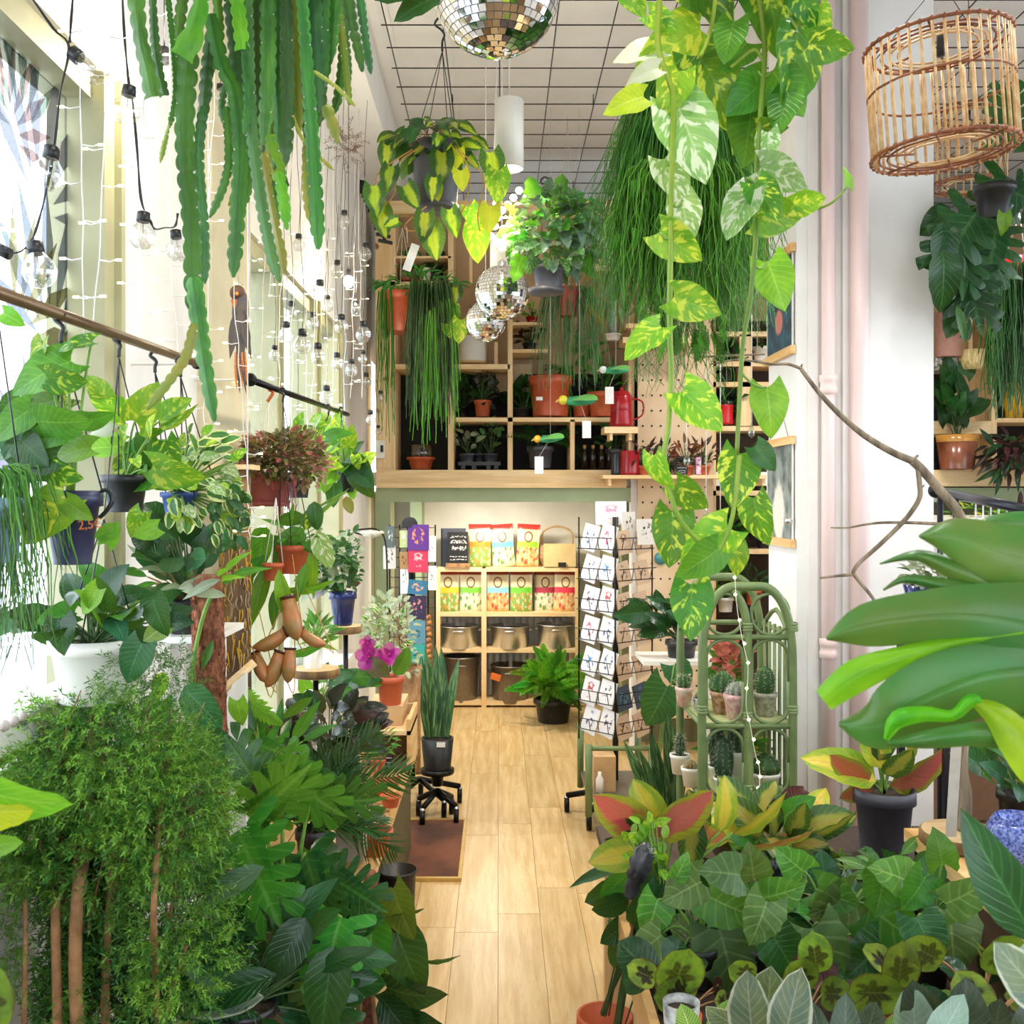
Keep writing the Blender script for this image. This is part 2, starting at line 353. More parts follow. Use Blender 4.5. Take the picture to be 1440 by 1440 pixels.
def bush(parent, key, m, base, d, ell, n, L, seed=0, dd=.12, droop=.3, face=.7, stem=None, sr=.0022, hang=False, jit=.5, wsc=1.0, up=.5, mats=None, lift=.06, name='leaf', lo=-1.0, noleafstem=False, shell=.55):
    """leaves on petioles around a base point; ell = ellipse (cx,cy,rx,ry) in px at depth d that the blade bases fill"""
    rs = random.Random(seed); b = W(base[0], base[1], d) if len(base) == 2 else Vector(base); s = d/FP
    cx, cy, rx, ry = ell; vs = variants(key); sm = MB()
    for i in range(n):
        while True:
            q = Vector((rs.uniform(-1, 1), rs.uniform(-1, 1), rs.uniform(lo, 1)))
            if shell*.999 < q.length < 1: break
        p = W(cx, cy, d)+Vector((q.x*rx*s, q.y*dd, q.z*ry*s))
        o = (p-b); o = o.normalized() if o.length > 1e-4 else Vector((0, 0, 1))
        j = Vector((rs.gauss(0, 1), rs.gauss(0, 1), rs.gauss(0, 1)))*jit
        dv = o+j*.6+Vector((0, -.25, -droop)); l = L*s*rs.uniform(.7, 1.2)
        nrm = Vector((0, -face, up))+j.cross(Vector((0, 0, 1)))*.35
        put(name, rs.choice(vs), (rs.choice(mats) if mats else m), parent, frame(p, dv, nrm, l, wsc))
        if stem is not None: sm.tube(bez(b+Vector((rs.uniform(-1, 1), rs.uniform(-1, 1), 0))*.012, p, 0, 4, lift*(p-b).length), [sr*1.3, sr], 4, False)
    if stem is not None and sm.v: put('stem', sm, stem, parent)
def merge(mesh, Ms):
    """many small copies of one blade joined into ONE mesh"""
    nv = len(mesh.vertices); co = np.empty(nv*3, dtype=np.float32); mesh.vertices.foreach_get('co', co); co = co.reshape(-1, 3)
    nl = len(mesh.loops); li = np.empty(nl, dtype=np.int32); mesh.loops.foreach_get('vertex_index', li)
    npf = len(mesh.polygons); st = np.empty(npf, dtype=np.int32); mesh.polygons.foreach_get('loop_start', st); uv = np.empty(nl*2, dtype=np.float32); mesh.uv_layers[0].data.foreach_get('uv', uv)
    k = len(Ms); A = np.array([[list(r) for r in M] for M in Ms], dtype=np.float32)
    V = np.einsum('kij,nj->kni', A[:, :3, :3], co)+A[:, None, :3, 3]
    me = bpy.data.meshes.new('foliage'); me.vertices.add(nv*k); me.vertices.foreach_set('co', V.ravel())
    me.loops.add(nl*k); me.loops.foreach_set('vertex_index', (li[None]+np.arange(k, dtype=np.int32)[:, None]*nv).ravel())
    me.polygons.add(npf*k); me.polygons.foreach_set('loop_start', (st[None]+np.arange(k, dtype=np.int32)[:, None]*nl).ravel())
    me.update(calc_edges=True); me.polygons.foreach_set('use_smooth', [True]*(npf*k))
    ul = me.uv_layers.new(name='UVMap'); ul.data.foreach_set('uv', np.tile(uv, k)); me.update(); me.validate(); return me
def foliage(parent, key, m, d, ells, n, L, seed=0, dd=.15, droop=.3, base=None, shell=.35, name='foliage', face=.4, up=.6, jit=.6):
    rs = random.Random(seed); s = d/FP; Ms = []
    for (cx, cy, rx, ry, share) in ells:
        c = W(cx, cy, d); b = W(base[0], base[1], d) if base else c-Vector((0, 0, ry*s*.6))
        for i in range(int(n*share)):
            while True:
                q = Vector((rs.uniform(-1, 1), rs.uniform(-1, 1), rs.uniform(-1, 1)))
                if shell < q.length < 1: break
            p = c+Vector((q.x*rx*s, q.y*dd, q.z*ry*s)); p.x = max(p.x, -.87 if p.y < 7 else -9); o = (p-b).normalized()
            j = Vector((rs.gauss(0, 1), rs.gauss(0, 1), rs.gauss(0, 1)))*jit
            Ms.append(frame(p, o+j*.7+Vector((0, -.2, -droop)), Vector((0, -face, up))+j*.3, L*s*rs.uniform(.6, 1.3)))
    me = merge(variants(key)[1] if isinstance(key, str) else key, Ms); put(name, me, m, parent, kind='stuff')
def strands(parent, m, d, top, n, length, r=.0016, seed=0, spread=.06, dd=.05, name='strand', segs=5, curl=.012, out=.5, fan=1.0):
    """many thin trailing stems from a line top=((x0,y0),(x1,y1)) px"""
    rs = random.Random(seed); s = d/FP; mb = MB()
    for i in range(n):
        f = rs.random(); x = top[0][0]+(top[1][0]-top[0][0])*f; y = top[0][1]+(top[1][1]-top[0][1])*f
        p = W(x, y, d)+Vector((0, rs.uniform(-dd, dd), 0)); L = rs.uniform(length[0], length[1])*s
        a = rs.uniform(0, 2*PI); ox = ((f-.5)*2*fan+rs.uniform(-.4, .4))*spread; oy = math.sin(a)*spread*.6; pts = []
        for k in range(segs+1):
            t = k/segs; pts.append(p+Vector((ox*t**out+rs.uniform(-curl, curl)*t, oy*t**out, .02*math.sin(PI*min(1, t*3))-L*t)))
        mb.tube(pts, [r, r*.6], 3, False)
    put(name, mb, m, parent, kind='stuff')
# ---------------------------------------------------------------- material set
M_WHITE = mat('white_paint', '#f1efec', .7, col2='#e9e6e2', scale=4)
M_CEIL = mat('ceiling_paint', '#f3f3f2', .8, col2='#ecebe9', scale=3)
M_OLIVE = mat('olive_frame_paint', '#b9b58f', .5, scale=6)
M_OLIVED = mat('dark_frame_paint', '#6f6d58', .5, scale=6)
M_BEIGE = mat('beige_paint', '#d9cfae', .7, scale=5)
M_SAGE = mat('sage_paint', '#9dab86', .6, scale=5)
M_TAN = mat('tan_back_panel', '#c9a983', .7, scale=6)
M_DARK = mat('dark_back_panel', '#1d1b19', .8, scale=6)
M_PINK = mat('pink_pipe_paint', '#efd6d3', .35, col2='#ead0cd', scale=3)
M_PINE = woodmat('pine', '#efd3a4', '#dfb983', 0, knots=True)
M_PINEZ = woodmat('pine_upright', '#efd3a4', '#dfb983', 2, knots=True)
M_PINEY = woodmat('pine_depth', '#e8c48c', '#d3a25f', 1, knots=True)
M_FLOOR = woodmat('oak_floor', '#d9bd8c', '#c39f68', 1, rough=.32, knots=True)
M_GREYWOOD = woodmat('weathered_branch', '#9a8a72', '#5e5040', 2, rough=.8)
M_BARK = mat('bark', '#5a4330', .9, col2='#8a6a3c', scale=18, bump=.8, stretch=(1, 1, .2))
M_SLICE = woodmat('wood_slice', '#ddc096', '#c29f6c', 0, .6)
M_BLACK = mat('black_plastic', '#1c1c1e', .4)
M_BLKM = mat('black_metal', '#161616', .35, .6)
M_GREYPOT = mat('anthracite_plastic', '#4a4952', .45)
M_NAVY = mat('navy_plastic', '#2b3050', .4)
M_TERRA = mat('terracotta', '#c8643c', .65, col2='#b5532f', scale=9)
M_TERRAP = mat('terracotta_plastic', '#c25a38', .38)
M_TERRAD = mat('dull_terracotta', '#a8544a', .5)
M_WPOT = mat('white_ceramic', '#f0ede6', .3, col2='#e8e4db', scale=4)
M_GLAZE = mat('blue_glaze', '#24336e', .15, col2='#16204a', scale=6)
M_STEEL = mat('brushed_steel', '#d9dadb', .28, .9, scale=40, stretch=(1, 1, 12))
M_STEELD = mat('dull_steel_bin', '#8a8279', .42, .75, scale=30)
M_SOIL = mat('potting_soil', '#2c2018', .95, col2='#4a3828', scale=60, bump=.6)
M_KRAFT = mat('kraft_paper', '#cfa877', .75, scale=14)
M_CARD = mat('card_paper', '#f3f0ee', .7, scale=20)
M_RED = mat('red_enamel', '#a31420', .2)
M_BRONZE = mat('dark_enamel', '#3a3b40', .25, .3)
M_GREEN = mat('green_rattan_paint', '#6f8452', .4, col2='#627748', scale=12)
M_RATTAN = mat('rattan', '#e4c38e', .55, col2='#c2925a', scale=25)
M_RATTAND = mat('dark_rattan', '#9a5c33', .6, col2='#7a4526', scale=25)
M_MIRROR = mat('mirror_glass', '#f4f4f4', .04, 1.0, col2='#f4f4f4')
M_CORE = mat('mirror_ball_core', '#b9b7b4', .5)
M_GLASS = glassmat('window_glass', '#f7fbff', .25)
M_BULB = glassmat('bulb_glass', '#fbfbfa', .6, .03)
M_JAR = glassmat('jar_glass', '#eef4ee', .5, .03)
M_GLOW = mat('lit_bulb', '#fff1d0', .4, emit=22, col2='#fff1d0')
M_LED = mat('lit_led', '#ffe9b0', .4, emit=9, col2='#ffe9b0')
M_CABLE = mat('white_cable', '#f4f2ee', .5)
M_COIR = mat('coir', '#9a5f40', .95, col2='#6d3f28', scale=70, bump=.9)
M_STEMG = mat('stem_green', '#7fa03c', .5, col2='#5c8a34', scale=20)
M_STEMD = mat('stem_dark', '#3c5a2a', .6)
M_STEMB = mat('stem_brown', '#7a5634', .8, col2='#a47a50', scale=25, bump=.4)
M_STEMO = mat('stem_orange', '#c08a3a', .5)
M_CORD = mat('cord_white', '#e8e4dc', .7)
# leaves
G_MID = leafmat('leaf_mid', '#4a962c', '#317a26', '#8fc45a', trans=.34)
G_DARK = leafmat('leaf_dark', '#27602a', '#1b4a1e', '#5f9a4a', rough=.28, trans=.17)
G_DEEP = leafmat('leaf_deep', '#123c1c', '#1c4d22', '#4d8040', rough=.25, trans=.08)
G_LIME = leafmat('leaf_lime', '#7dbb2a', '#5fa524', '#c0e070', trans=.3)
G_POTH = leafmat('leaf_pothos', '#3a8a26', '#27701f', '#7fb045', 'varieg', '#cfe04a', th=.55, trans=.36)
G_POTHY = leafmat('leaf_pothos_gold', '#8ec42e', '#5fa828', '#b8d84a', 'varieg', '#e0e84e', th=.53, trans=.36)
G_POTHW = leafmat('leaf_pothos_pale', '#7fae5a', '#9cc36c', '#e6eec0', 'varieg', '#e8efcc', th=.5, trans=.3)
G_YEL = leafmat('leaf_yellow', '#d8dc2e', '#c2d02a', '#eef08a', trans=.35)
G_CREAM = leafmat('leaf_cream', '#eef0d2', '#dfe8b4', '#fafae6', trans=.3)
G_BRASIL = leafmat('leaf_brasil', '#2a6a2c', '#1f5526', '#7fb04a', 'center', '#c6dc34', trans=.25)
G_HOYA = leafmat('leaf_cream_edge', '#3b7f34', '#2d6b2e', '#a6cc70', 'edge', '#eef0a0', trans=.2)
G_STAR = leafmat('leaf_star_begonia', '#8aa62c', '#567428', '#a8c050', 'star', '#221010', rough=.5, vs=.12)
G_AGLR = leafmat('leaf_red_aglaonema', '#8fae3a', '#b5b83a', '#d86a5a', 'center', '#e05a56', vs=.4, rough=.3, cw=.5)
G_AGLY = leafmat('leaf_yellow_aglaonema', '#7fae34', '#c3c63a', '#f0a060', 'center', '#e3cf48', vs=.3, rough=.3)
G_AGLD = leafmat('leaf_dark_aglaonema', '#2f6a2a', '#285a26', '#d08a70', 'center', '#a8a840', vs=.3, rough=.3)
G_TIN = leafmat('leaf_tineke', '#5d7569', '#7d8a66', '#e6e4d0', 'rim', '#d0d2bc', rough=.3, vs=.18)
G_CAL = leafmat('leaf_striped', '#9cc858', '#6fae44', '#eef6b0', vf=12, vs=.9)
G_BURG = leafmat('leaf_burgundy', '#4a1c20', '#2f1418', '#7a3030', rough=.3, trans=.1)
G_CROT = leafmat('leaf_dark_croton', '#1e2420', '#2c2a2a', '#5a5248', rough=.22, trans=.06, vs=.3)
G_CALL = leafmat('leaf_pink_trailing', '#b87a78', '#8a8a50', None, 'varieg', '#d8a0a4', th=.5)
G_OLV = leafmat('leaf_silver_olive', '#8f9c78', '#aab492', '#dfe4cc', trans=.15)
G_BLUE = leafmat('leaf_bluegreen', '#2f7044', '#265e3a', '#7fb080', trans=.15)
G_FERN = leafmat('leaf_fern', '#5cae34', '#3f962c', None, trans=.3)
G_FERNG = leafmat('leaf_grey_fern', '#4f8a4c', '#3c7a3c', None, 'varieg', '#86b478', th=.5)
G_ARAL = leafmat('leaf_aralia', '#4f9236', '#2f7428', None, 'varieg', '#8fba48', th=.52, trans=.25)
G_SANS = leafmat('leaf_snake', '#4f7a48', '#27502f', None, 'varieg', '#7a9a62', th=.52, trans=.03)
G_CACT = leafmat('stem_epiphyllum', '#4f8a30', '#2f6426', None, trans=.12, rough=.4)
G_CACTL = leafmat('stem_epiphyllum_young', '#86c52e', '#5fae28', None, trans=.25)
G_CACTB = leafmat('stem_epiphyllum_blue', '#4a7a3c', '#2f5c30', None, trans=.08)
G_CACTY = leafmat('stem_epiphyllum_old', '#7f9a34', '#a8a03c', None, trans=.1)
G_RHIP = leafmat('stem_rhipsalis', '#3c8a2c', '#2c7426', None, 'varieg', '#6fb03c', th=.5, trans=.12)
G_RHIPD = leafmat('stem_rhipsalis_dark', '#2f6a34', '#4c7a44', None, 'varieg', '#8aae74', th=.5)
G_RHIPL = leafmat('stem_rhipsalis_lime', '#6fbe34', '#4fa52e', None, trans=.2)
# ---------------------------------------------------------------- room shell
XW = -0.98; CZ = 4.5; YB = 9.65
fl = struct('floor', MB().bx(-1.1, 4.4, -1.4, 9.8, -.12, -.006), mat('subfloor', '#8a6a42', .7))
pl_mesh = MB().bx(-.094, .094, -.644, .644, -.006, 0).mesh('plank')
rs = random.Random(4)
for i in range(14):
    x = -.86+.19*i; y = 2.5+rs.uniform(0, .6)
    while y < 9.6:
        put('plank', pl_mesh, M_FLOOR, fl, Matrix.Translation((x, y, 0))); y += 1.291
struct('ceiling', MB().bx(-1.1, 4.4, -1.4, 9.8, CZ, CZ+.12), M_CEIL)
struct('trim_1', MB().bx(-.98, -.72, -1.3, 9.6, 4.18, CZ), M_CEIL)
WH, S1, S2 = 2.95, 1.36, .98
lw = MB()
lw.bx(XW-.14, XW, -1.4, 2.62, 0, S1).bx(XW-.14, XW, 2.62, 9.8, 0, S2)
lw.bx(XW-.14, XW, -1.4, 9.8, WH, CZ)
for y0, y1, z0 in ((-1.4, .1, S1), (2.62, 3.32, S2), (6.25, 7.85, S2), (9.3, 9.8, S2)): lw.bx(XW-.14, XW, y0, y1, z0, WH)
struct('wall_left', lw, M_WHITE)
struct('trim_2', MB().bx(XW-.14, XW+.05, 3.32, 3.83, .0, CZ-.3), M_BEIGE)
def window(n, y0, y1, z0, z1, mull, fw=.06, mt=M_OLIVE):
    w = struct('window_%d' % n, MB().bx(XW-.13, XW-.02, y0, y1, z0-.03, z0).bx(XW-.13, XW-.02, y0, y1, z1-.07, z1), mt)
    ys = [y0+fw/2]+mull+[y1-fw/2]
    for y in ys: put('frame', MB().bx(XW-.13, XW+.012, y-fw/2, y+fw/2, z0, z1).bx(XW-.1, XW+.03, y+fw*.1, y+fw*.35, z0, z1), mt, w)
    for a, b in zip(ys[:-1], ys[1:]): put('pane', MB().bx(XW-.085, XW-.08, a+fw/2, b-fw/2, z0, z1-.07), M_GLASS, w)
    put('sill', MB().bx(XW-.14, XW+.09, y0, y1, z0-.06, z0-.03), M_WHITE, w); return w
w1 = window(1, .1, 2.62, S1, WH, [1.05], .11); window(2, 3.83, 6.25, S2, WH, [4.5, 5.45], .07); window(3, 7.85, 9.3, S2, 1.95, [8.6], .07)
def paintmat(c):
    k = 'window_paint_'+c[1:]
    if k in MATS: return MATS[k]
    t = NT(k); t.p.inputs['Base Color'].default_value = lin(c); tr = t.n('ShaderNodeBsdfTransparent'); tr.inputs[0].default_value = lin(c); mx = t.n('ShaderNodeMixShader'); mx.inputs[0].default_value = .85
    t.l(t.p.outputs[0], mx.inputs[1]); t.l(tr.outputs[0], mx.inputs[2]); t.l(mx.outputs[0], t.out.inputs[0]); MATS[k] = t.m; return t.m
# painted leaf decals on the near pane (flat print on the glass)
for (py, pz, sc, cc, a0) in ((2.2, 2.98, .26, '#8f7c79', 60), (2.27, 3.0, .30, '#7c8a80', 110), (2.36, 2.85, .42, '#868890', 75), (2.42, 2.55, .42, '#7f858c', 95), (2.24, 2.55, .36, '#8c8768', 30), (2.38, 2.15, .42, '#858094', 85)):
    m_ = MB()
    for k in range(7):
        an = math.radians(a0+(k-3)*21); L = sc*(1-.06*abs(k-3)); d_ = Vector((0, math.cos(an), math.sin(an))); n_ = Vector((0, -d_.z, d_.y)); p_ = Vector((XW-.078, py, pz-.3))
        m_.add([p_+d_*L*.22, p_+d_*L*.6+n_*L*.075, p_+d_*L, p_+d_*L*.6-n_*L*.075], [(0, 1, 2, 3)], None, False)
    put('painted_leaf', m_, paintmat(cc), w1)
struct('wall_right', MB().bx(4.3, 4.42, -1.4, 9.8, 0, 1.6).bx(4.3, 4.42, -1.4, 9.8, 3.6, CZ).bx(4.3, 4.42, -1.4, -.4, 1.6, 3.6).bx(4.3, 4.42, 5.6, 9.8, 1.6, 3.6), M_WHITE)
w5 = struct('window_5', MB().bx(4.32, 4.4, -.4, 5.6, 1.58, 1.64).bx(4.32, 4.4, -.4, 5.6, 3.54, 3.6), M_OLIVE)
for i in range(4): put('pane', MB().bx(4.35, 4.356, -.4+1.5*i+.03, 1.1+1.5*i-.03, 1.64, 3.54), M_GLASS, w5)
for i in range(5): put('frame', MB().bx(4.32, 4.4, -.43+1.5*i, -.37+1.5*i, 1.6, 3.6), M_OLIVE, w5)
# unseen shop front behind the viewer, its window added for fill daylight
wf = struct('wall_front', MB().bx(-1.1, 4.4, -1.42, -1.3, 0, .35).bx(-1.1, 4.4, -1.42, -1.3, 3.6, CZ).bx(-1.1, -.8, -1.42, -1.3, .35, 3.6).bx(2.88, 4.4, -1.42, -1.3, .35, 3.6).bx(-.8, 2.88, -1.42, -1.3, .35, 1.25).bx(-.8, 2.88, -1.42, -1.3, 3.0, 3.6), M_WHITE)
w4 = struct('window_4', MB().bx(-.8, 2.88, -1.42, -1.32, 1.25, 1.3), M_OLIVE)
for i in range(3): put('pane', MB().bx(-.8+1.225*i+.04, -.8+1.225*(i+1)-.04, -1.37, -1.362, 1.3, 3.0), M_GLASS, w4)
for i in range(4): put('frame', MB().bx(-.8+1.225*i-.04, -.8+1.225*i+.04, -1.42, -1.32, 1.3, 3.0), M_OLIVE, w4)
gr = struct('ground', MB().bx(-14, 12, -14, 14, -.3, -.13), mat('pavement', '#aeb3b8', .9, scale=2))
# far wall, back room
struct('wall_back', MB().bx(-1.1, 4.4, YB, YB+.12, 0, CZ), mat('back_room_paint', '#f3eee4', .8, scale=3))
struct('wall_divider', MB().bx(.955, 4.3, 7.98, 8.1, 0, 1.98).bx(.95, 1.0, 8.1, YB, 0, 1.98), mat('olive_wall', '#8a8c66', .8, scale=4))
struct('ceiling_slab', MB().bx(-.97, 4.3, 7.56, YB, 1.99, 2.09), M_WHITE)
Y5 = 7.5
def X5(px, d=Y5): return (px-VX)*d/FP
def Z5(py, d=Y5): return EYE-(py-VY)*d/FP
struct('trim_3', MB().bx(X5(528), X5(549), Y5, Y5+.1, 0, Z5(686)), M_SAGE)
struct('trim_4', MB().bx(X5(549), X5(887), Y5, Y5+.1, Z5(706), Z5(686)), M_SAGE)
struct('trim_5', MB().bx(X5(1240), 4.3, Y5, Y5+.1, Z5(706), Z5(686)), M_SAGE)
struct('trim_6', MB().bx(X5(887), X5(897), Y5-.01, Y5+.1, 0, Z5(672)), M_WHITE)
struct('trim_7', MB().bx(X5(578, 9.4), X5(594, 9.4), 9.3, 9.64, 0, 1.98), M_SAGE)
# pillar and pipes
PX0, PX1, PY0, PY1 = 1.306, 1.909, 4.5, 4.96
struct('wall_pillar', MB().bx(PX0, PX1, PY0, PY1, 0, CZ), M_WHITE)
def pipe(px, w, d, col_ys, n):
    x = (px-VX)*d/FP; r = w*d/FP/2; t = struct('trim_%d' % n, MB().tube([(x, d, 0), (x, d, CZ)], r, 20), M_PINK)
    for y in col_ys: put('pipe_collar', MB().lathe([(r, -.045), (r*1.32, -.04), (r*1.32, -.015), (r*1.2, -.01), (r*1.2, .01), (r*1.32, .015), (r*1.32, .04), (r, .045)], 20), M_PINK, t, Matrix.Translation((x, d, Z5(y, d))))
pipe(1165, 19, 4.45, (541, 912), 8); pipe(1208, 26, 4.44, (), 9)
struct('trim_10', MB().bx(X5(1183, 4.49), X5(1192, 4.49), 4.47, 4.5, 0, CZ), M_WHITE)
struct('trim_11', MB().bx(X5(1136, 4.49), X5(1150, 4.49), 4.485, 4.5, 0, CZ), M_WHITE)
# suspended wire grid
cg = thing('ceiling_grid', 'black wire grid hung just under the white ceiling', 'wire grid', (.8, 5.5, 4.42))
gx = [-.25+.302*k-.05 for k in range(-1, 15)]
for x in gx: put('rod', MB().tube([(x, 1.2, 4.42), (x, 8.9, 4.42)], .0036, 5), M_BLKM, cg)
y = 1.35
while y < 8.9:
    put('rod', MB().tube([(gx[0]-.03, y, 4.428), (gx[-1], y, 4.428)], .0036, 5), M_BLKM, cg); y += .275
hm = MB()
for x in gx[1::3]:
    for yy in (2.2, 4.4, 6.6, 8.4): hm.tube([(x, yy, 4.42), (x, yy, 4.5)], .003, 4)
put('suspension_wire', hm, M_BLKM, cg)
# ---------------------------------------------------------------- mezzanine shelf (front plane Y5)
ms = thing('mezzanine_shelf', 'large open pine shelving unit above the green doorway beam', 'shelf', (0, Y5, Z5(686)))
def pbox(parent, name, x0, x1, y0, y1, d, dep, m, dd=0.0):
    return put(name, MB().bx(X5(x0, d), X5(x1, d), d+dd, d+dd+dep, Z5(y0, d), Z5(y1, d)), m, parent)
pbox(ms, 'beam', 530, 880, 661, 684, Y5, .4, M_PINE, -.04); pbox(ms, 'beam', 1240, 1500, 661, 684, Y5, .4, M_PINE, -.04)
pbox(ms, 'beam', 530, 880, 680, 686, Y5, .12, M_PINE, -.05)
pbox(ms, 'side_panel', 528, 556, 300, 661, Y5, .42, M_PINEZ)
for x0, x1, y0, y1 in ((630, 638, 300, 661), (714, 721, 380, 661), (802, 808, 590, 661), (884, 892, 290, 661), (1394, 1402, 300, 661)): pbox(ms, 'upright', x0, x1, y0, y1, Y5, .4, M_PINEZ)
for x0, x1, y0, y1 in ((556, 717, 512, 519), (638, 884, 587, 593), (528, 632, 396, 402), (790, 900, 362, 381), (721, 762, 453, 457), (721, 770, 491, 496), (1402, 1500, 588, 594), (1402, 1500, 508, 516), (556, 634, 360, 363), (1300, 1394, 592, 610)): pbox(ms, 'shelf_board', x0, x1, y0, y1, Y5, .38, M_PINE)
pbox(ms, 'top_rail', 528, 900, 284, 302, Y5, .1, M_PINE, -.03)
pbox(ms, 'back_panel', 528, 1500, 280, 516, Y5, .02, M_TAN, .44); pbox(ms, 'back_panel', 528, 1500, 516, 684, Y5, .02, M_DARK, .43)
pbox(ms, 'upright', 660, 664, 345, 396, Y5, .05, M_PINEZ, .05); pbox(ms, 'upright', 695, 700, 478, 512, Y5, .05, M_PINEZ, .1)
pbox(ms, 'side_panel', 1360, 1394, 515, 661, Y5, .02, M_PINEZ, .25); pbox(ms, 'cubby', 1366, 1372, 398, 494, Y5, .25, M_PINEZ, .05); pbox(ms, 'cubby', 1366, 1396, 430, 438, Y5, .25, M_PINE, .05); pbox(ms, 'cubby', 1366, 1396, 396, 402, Y5, .25, M_PINE, .05)
def small(name, label, cat, cx, yb, d): return thing(name, label, cat, W(cx, yb, d), None)
DS = Y5+.16
def shelfplant(label, cx, yt, yb, w, m, key, lm, ell, n, L, d=DS, seed=0, name='potted_plant', **k):
    t = thing(name, label, 'plant', W(cx, yb, d)); b = pot(t, cx, yt, yb, w, d, m, n=16)
    bush(t, key, lm, b, d, ell, n, L, seed, dd=.10, stem=M_STEMD, **k); return t
# bottom row
t = thing('terracotta_bowl', 'low terracotta bowl under the trailing cactus on the lower shelf', 'pot', W(592, 660, DS)); pot(t, 592, 643, 660, 40, DS, M_TERRA, .68, soil=False, name='bowl')
t = thing('glass_jar', 'clear glass cylinder standing in the low terracotta bowl', 'jar', W(593, 645, DS)); put('jar_wall', MB().lathe([(.001, .01), (.075, .01), (.078, .13), (.074, .13)], 20), M_JAR, t, Matrix.Translation(W(593, 650, DS)))
shelfplant('silver patterned small plant in left grey cup of the plastic tray', 657, 638, 650, 22, M_GREYPOT, 'oval', G_OLV, (655, 622, 16, 18), 12, 13, seed=1)
shelfplant('upright mottled plant in right grey cup of the plastic tray', 690, 638, 650, 22, M_GREYPOT, 'oval', G_FERNG, (690, 616, 18, 20), 16, 14, seed=2)
shelfplant('dark small plant in the middle grey cup of the plastic tray', 674, 638, 650, 18, M_GREYPOT, 'lance', G_DARK, (673, 620, 12, 16), 10, 14, d=DS+.1, seed=3)
t = thing('nursery_tray', 'black plastic nursery tray carrying three small cups', 'tray', W(673, 655, DS)); put('tray_top', MB().bx(X5(645, DS), X5(704, DS), DS-.1, DS+.14, Z5(655, DS), Z5(650, DS)), M_BLACK, t)
for x in (652, 667, 687, 698): put('leg', MB().bx(X5(x-3, DS), X5(x+3, DS), DS-.08, DS-.05, Z5(660, DS), Z5(655, DS)), M_BLACK, t)
shelfplant('dark arching fern in a grey pot on the lower shelf', 760, 628, 658, 38, M_GREYPOT, 'fern', G_DEEP, (768, 615, 25, 10), 14, 45, seed=4, droop=.5, jit=.3)
shelfplant('grey green leaves over a grey pot beside the red jug', 866, 632, 659, 30, M_GREYPOT, 'oval', G_DARK, (862, 615, 22, 16), 16, 18, seed=5)
for i, x in enumerate((822, 834, 846, 857)):
    t = thing('glass_bottle', 'dark glass bottle with a cap, number %s from the left in the lower right cubby' % ('one', 'two', 'three', 'four')[i], 'bottle', W(x, 659, DS-.05), 'bottles in the lower cubby')
    put('bottle_body', MB().lathe([(.001, 0), (.024, 0), (.025, .1), (.011, .13), (.011, .15)], 12), mat('brown_glass', '#2a1c14', .12), t, Matrix.Translation(W(x, 659, DS-.05)))
    put('cap', MB().lathe([(.012, .148), (.013, .175), (.001, .176)], 10), mat('tan_cap', '#b98a52', .5), t, Matrix.Translation(W(x, 659, DS-.05)))
# middle row
shelfplant('polka dot plant with dark speckled leaves in a small terracotta pot', 679, 563, 586, 25, M_TERRA, 'oval', leafmat('leaf_speckled', '#26302a', '#3a4038', '#6a7068', 'varieg', '#c8ccc0', th=.58), (680, 545, 18, 28), 40, 11, seed=6)
shelfplant('broad dark green plant at the back behind the polka dot plant', 650, 572, 586, 22, M_BLACK, 'heart', G_DARK, (655, 552, 24, 22), 18, 20, d=DS+.14, seed=7)
shelfplant('low dark green plant left of the big orange pot', 735, 574, 586, 30, M_BLACK, 'heart', G_DEEP, (737, 556, 24, 18), 18, 22, d=DS+.08, seed=8)
t = thing('rhipsalis_pot', 'big orange plastic pot with white label holding a trailing rhipsalis', 'plant', W(774, 586, DS)); b = pot(t, 774, 530, 586, 62, DS, M_TERRAP, .80)
put('label', MB().bx(X5(754, DS-.15), X5(763, DS-.15), DS-.15, DS-.146, Z5(563, DS-.15), Z5(558, DS-.15)), M_CARD, t)
strands(t, G_RHIP, DS, ((752, 532), (796, 532)), 120, (20, 60), .0025, 3, .06, .07)
t = thing('tall_green_bush', 'bushy fine green plant in a terracotta pot right of the big orange pot', 'plant', W(818, 586, DS+.06)); b = pot(t, 818, 560, 586, 30, DS+.06, M_TERRA); foliage(t, 'fern', G_FERN, DS+.06, [(818, 515, 28, 42, 1)], 40, 34, 4, .12)
shelfplant('small plant in a wide terracotta pot beside the red coffee pot', 848, 552, 586, 46, M_TERRA, 'lance', G_MID, (848, 535, 24, 18), 14, 26, seed=9)
t = thing('paper_board', 'beige blank board leaning at the back of the middle shelf', 'board', W(728, 540, DS+.15)); put('board_sheet', MB().bx(X5(697, DS), X5(750, DS), DS+.17, DS+.185, Z5(548, DS), Z5(508, DS)), mat('beige_board', '#d8c09a', .8), t)
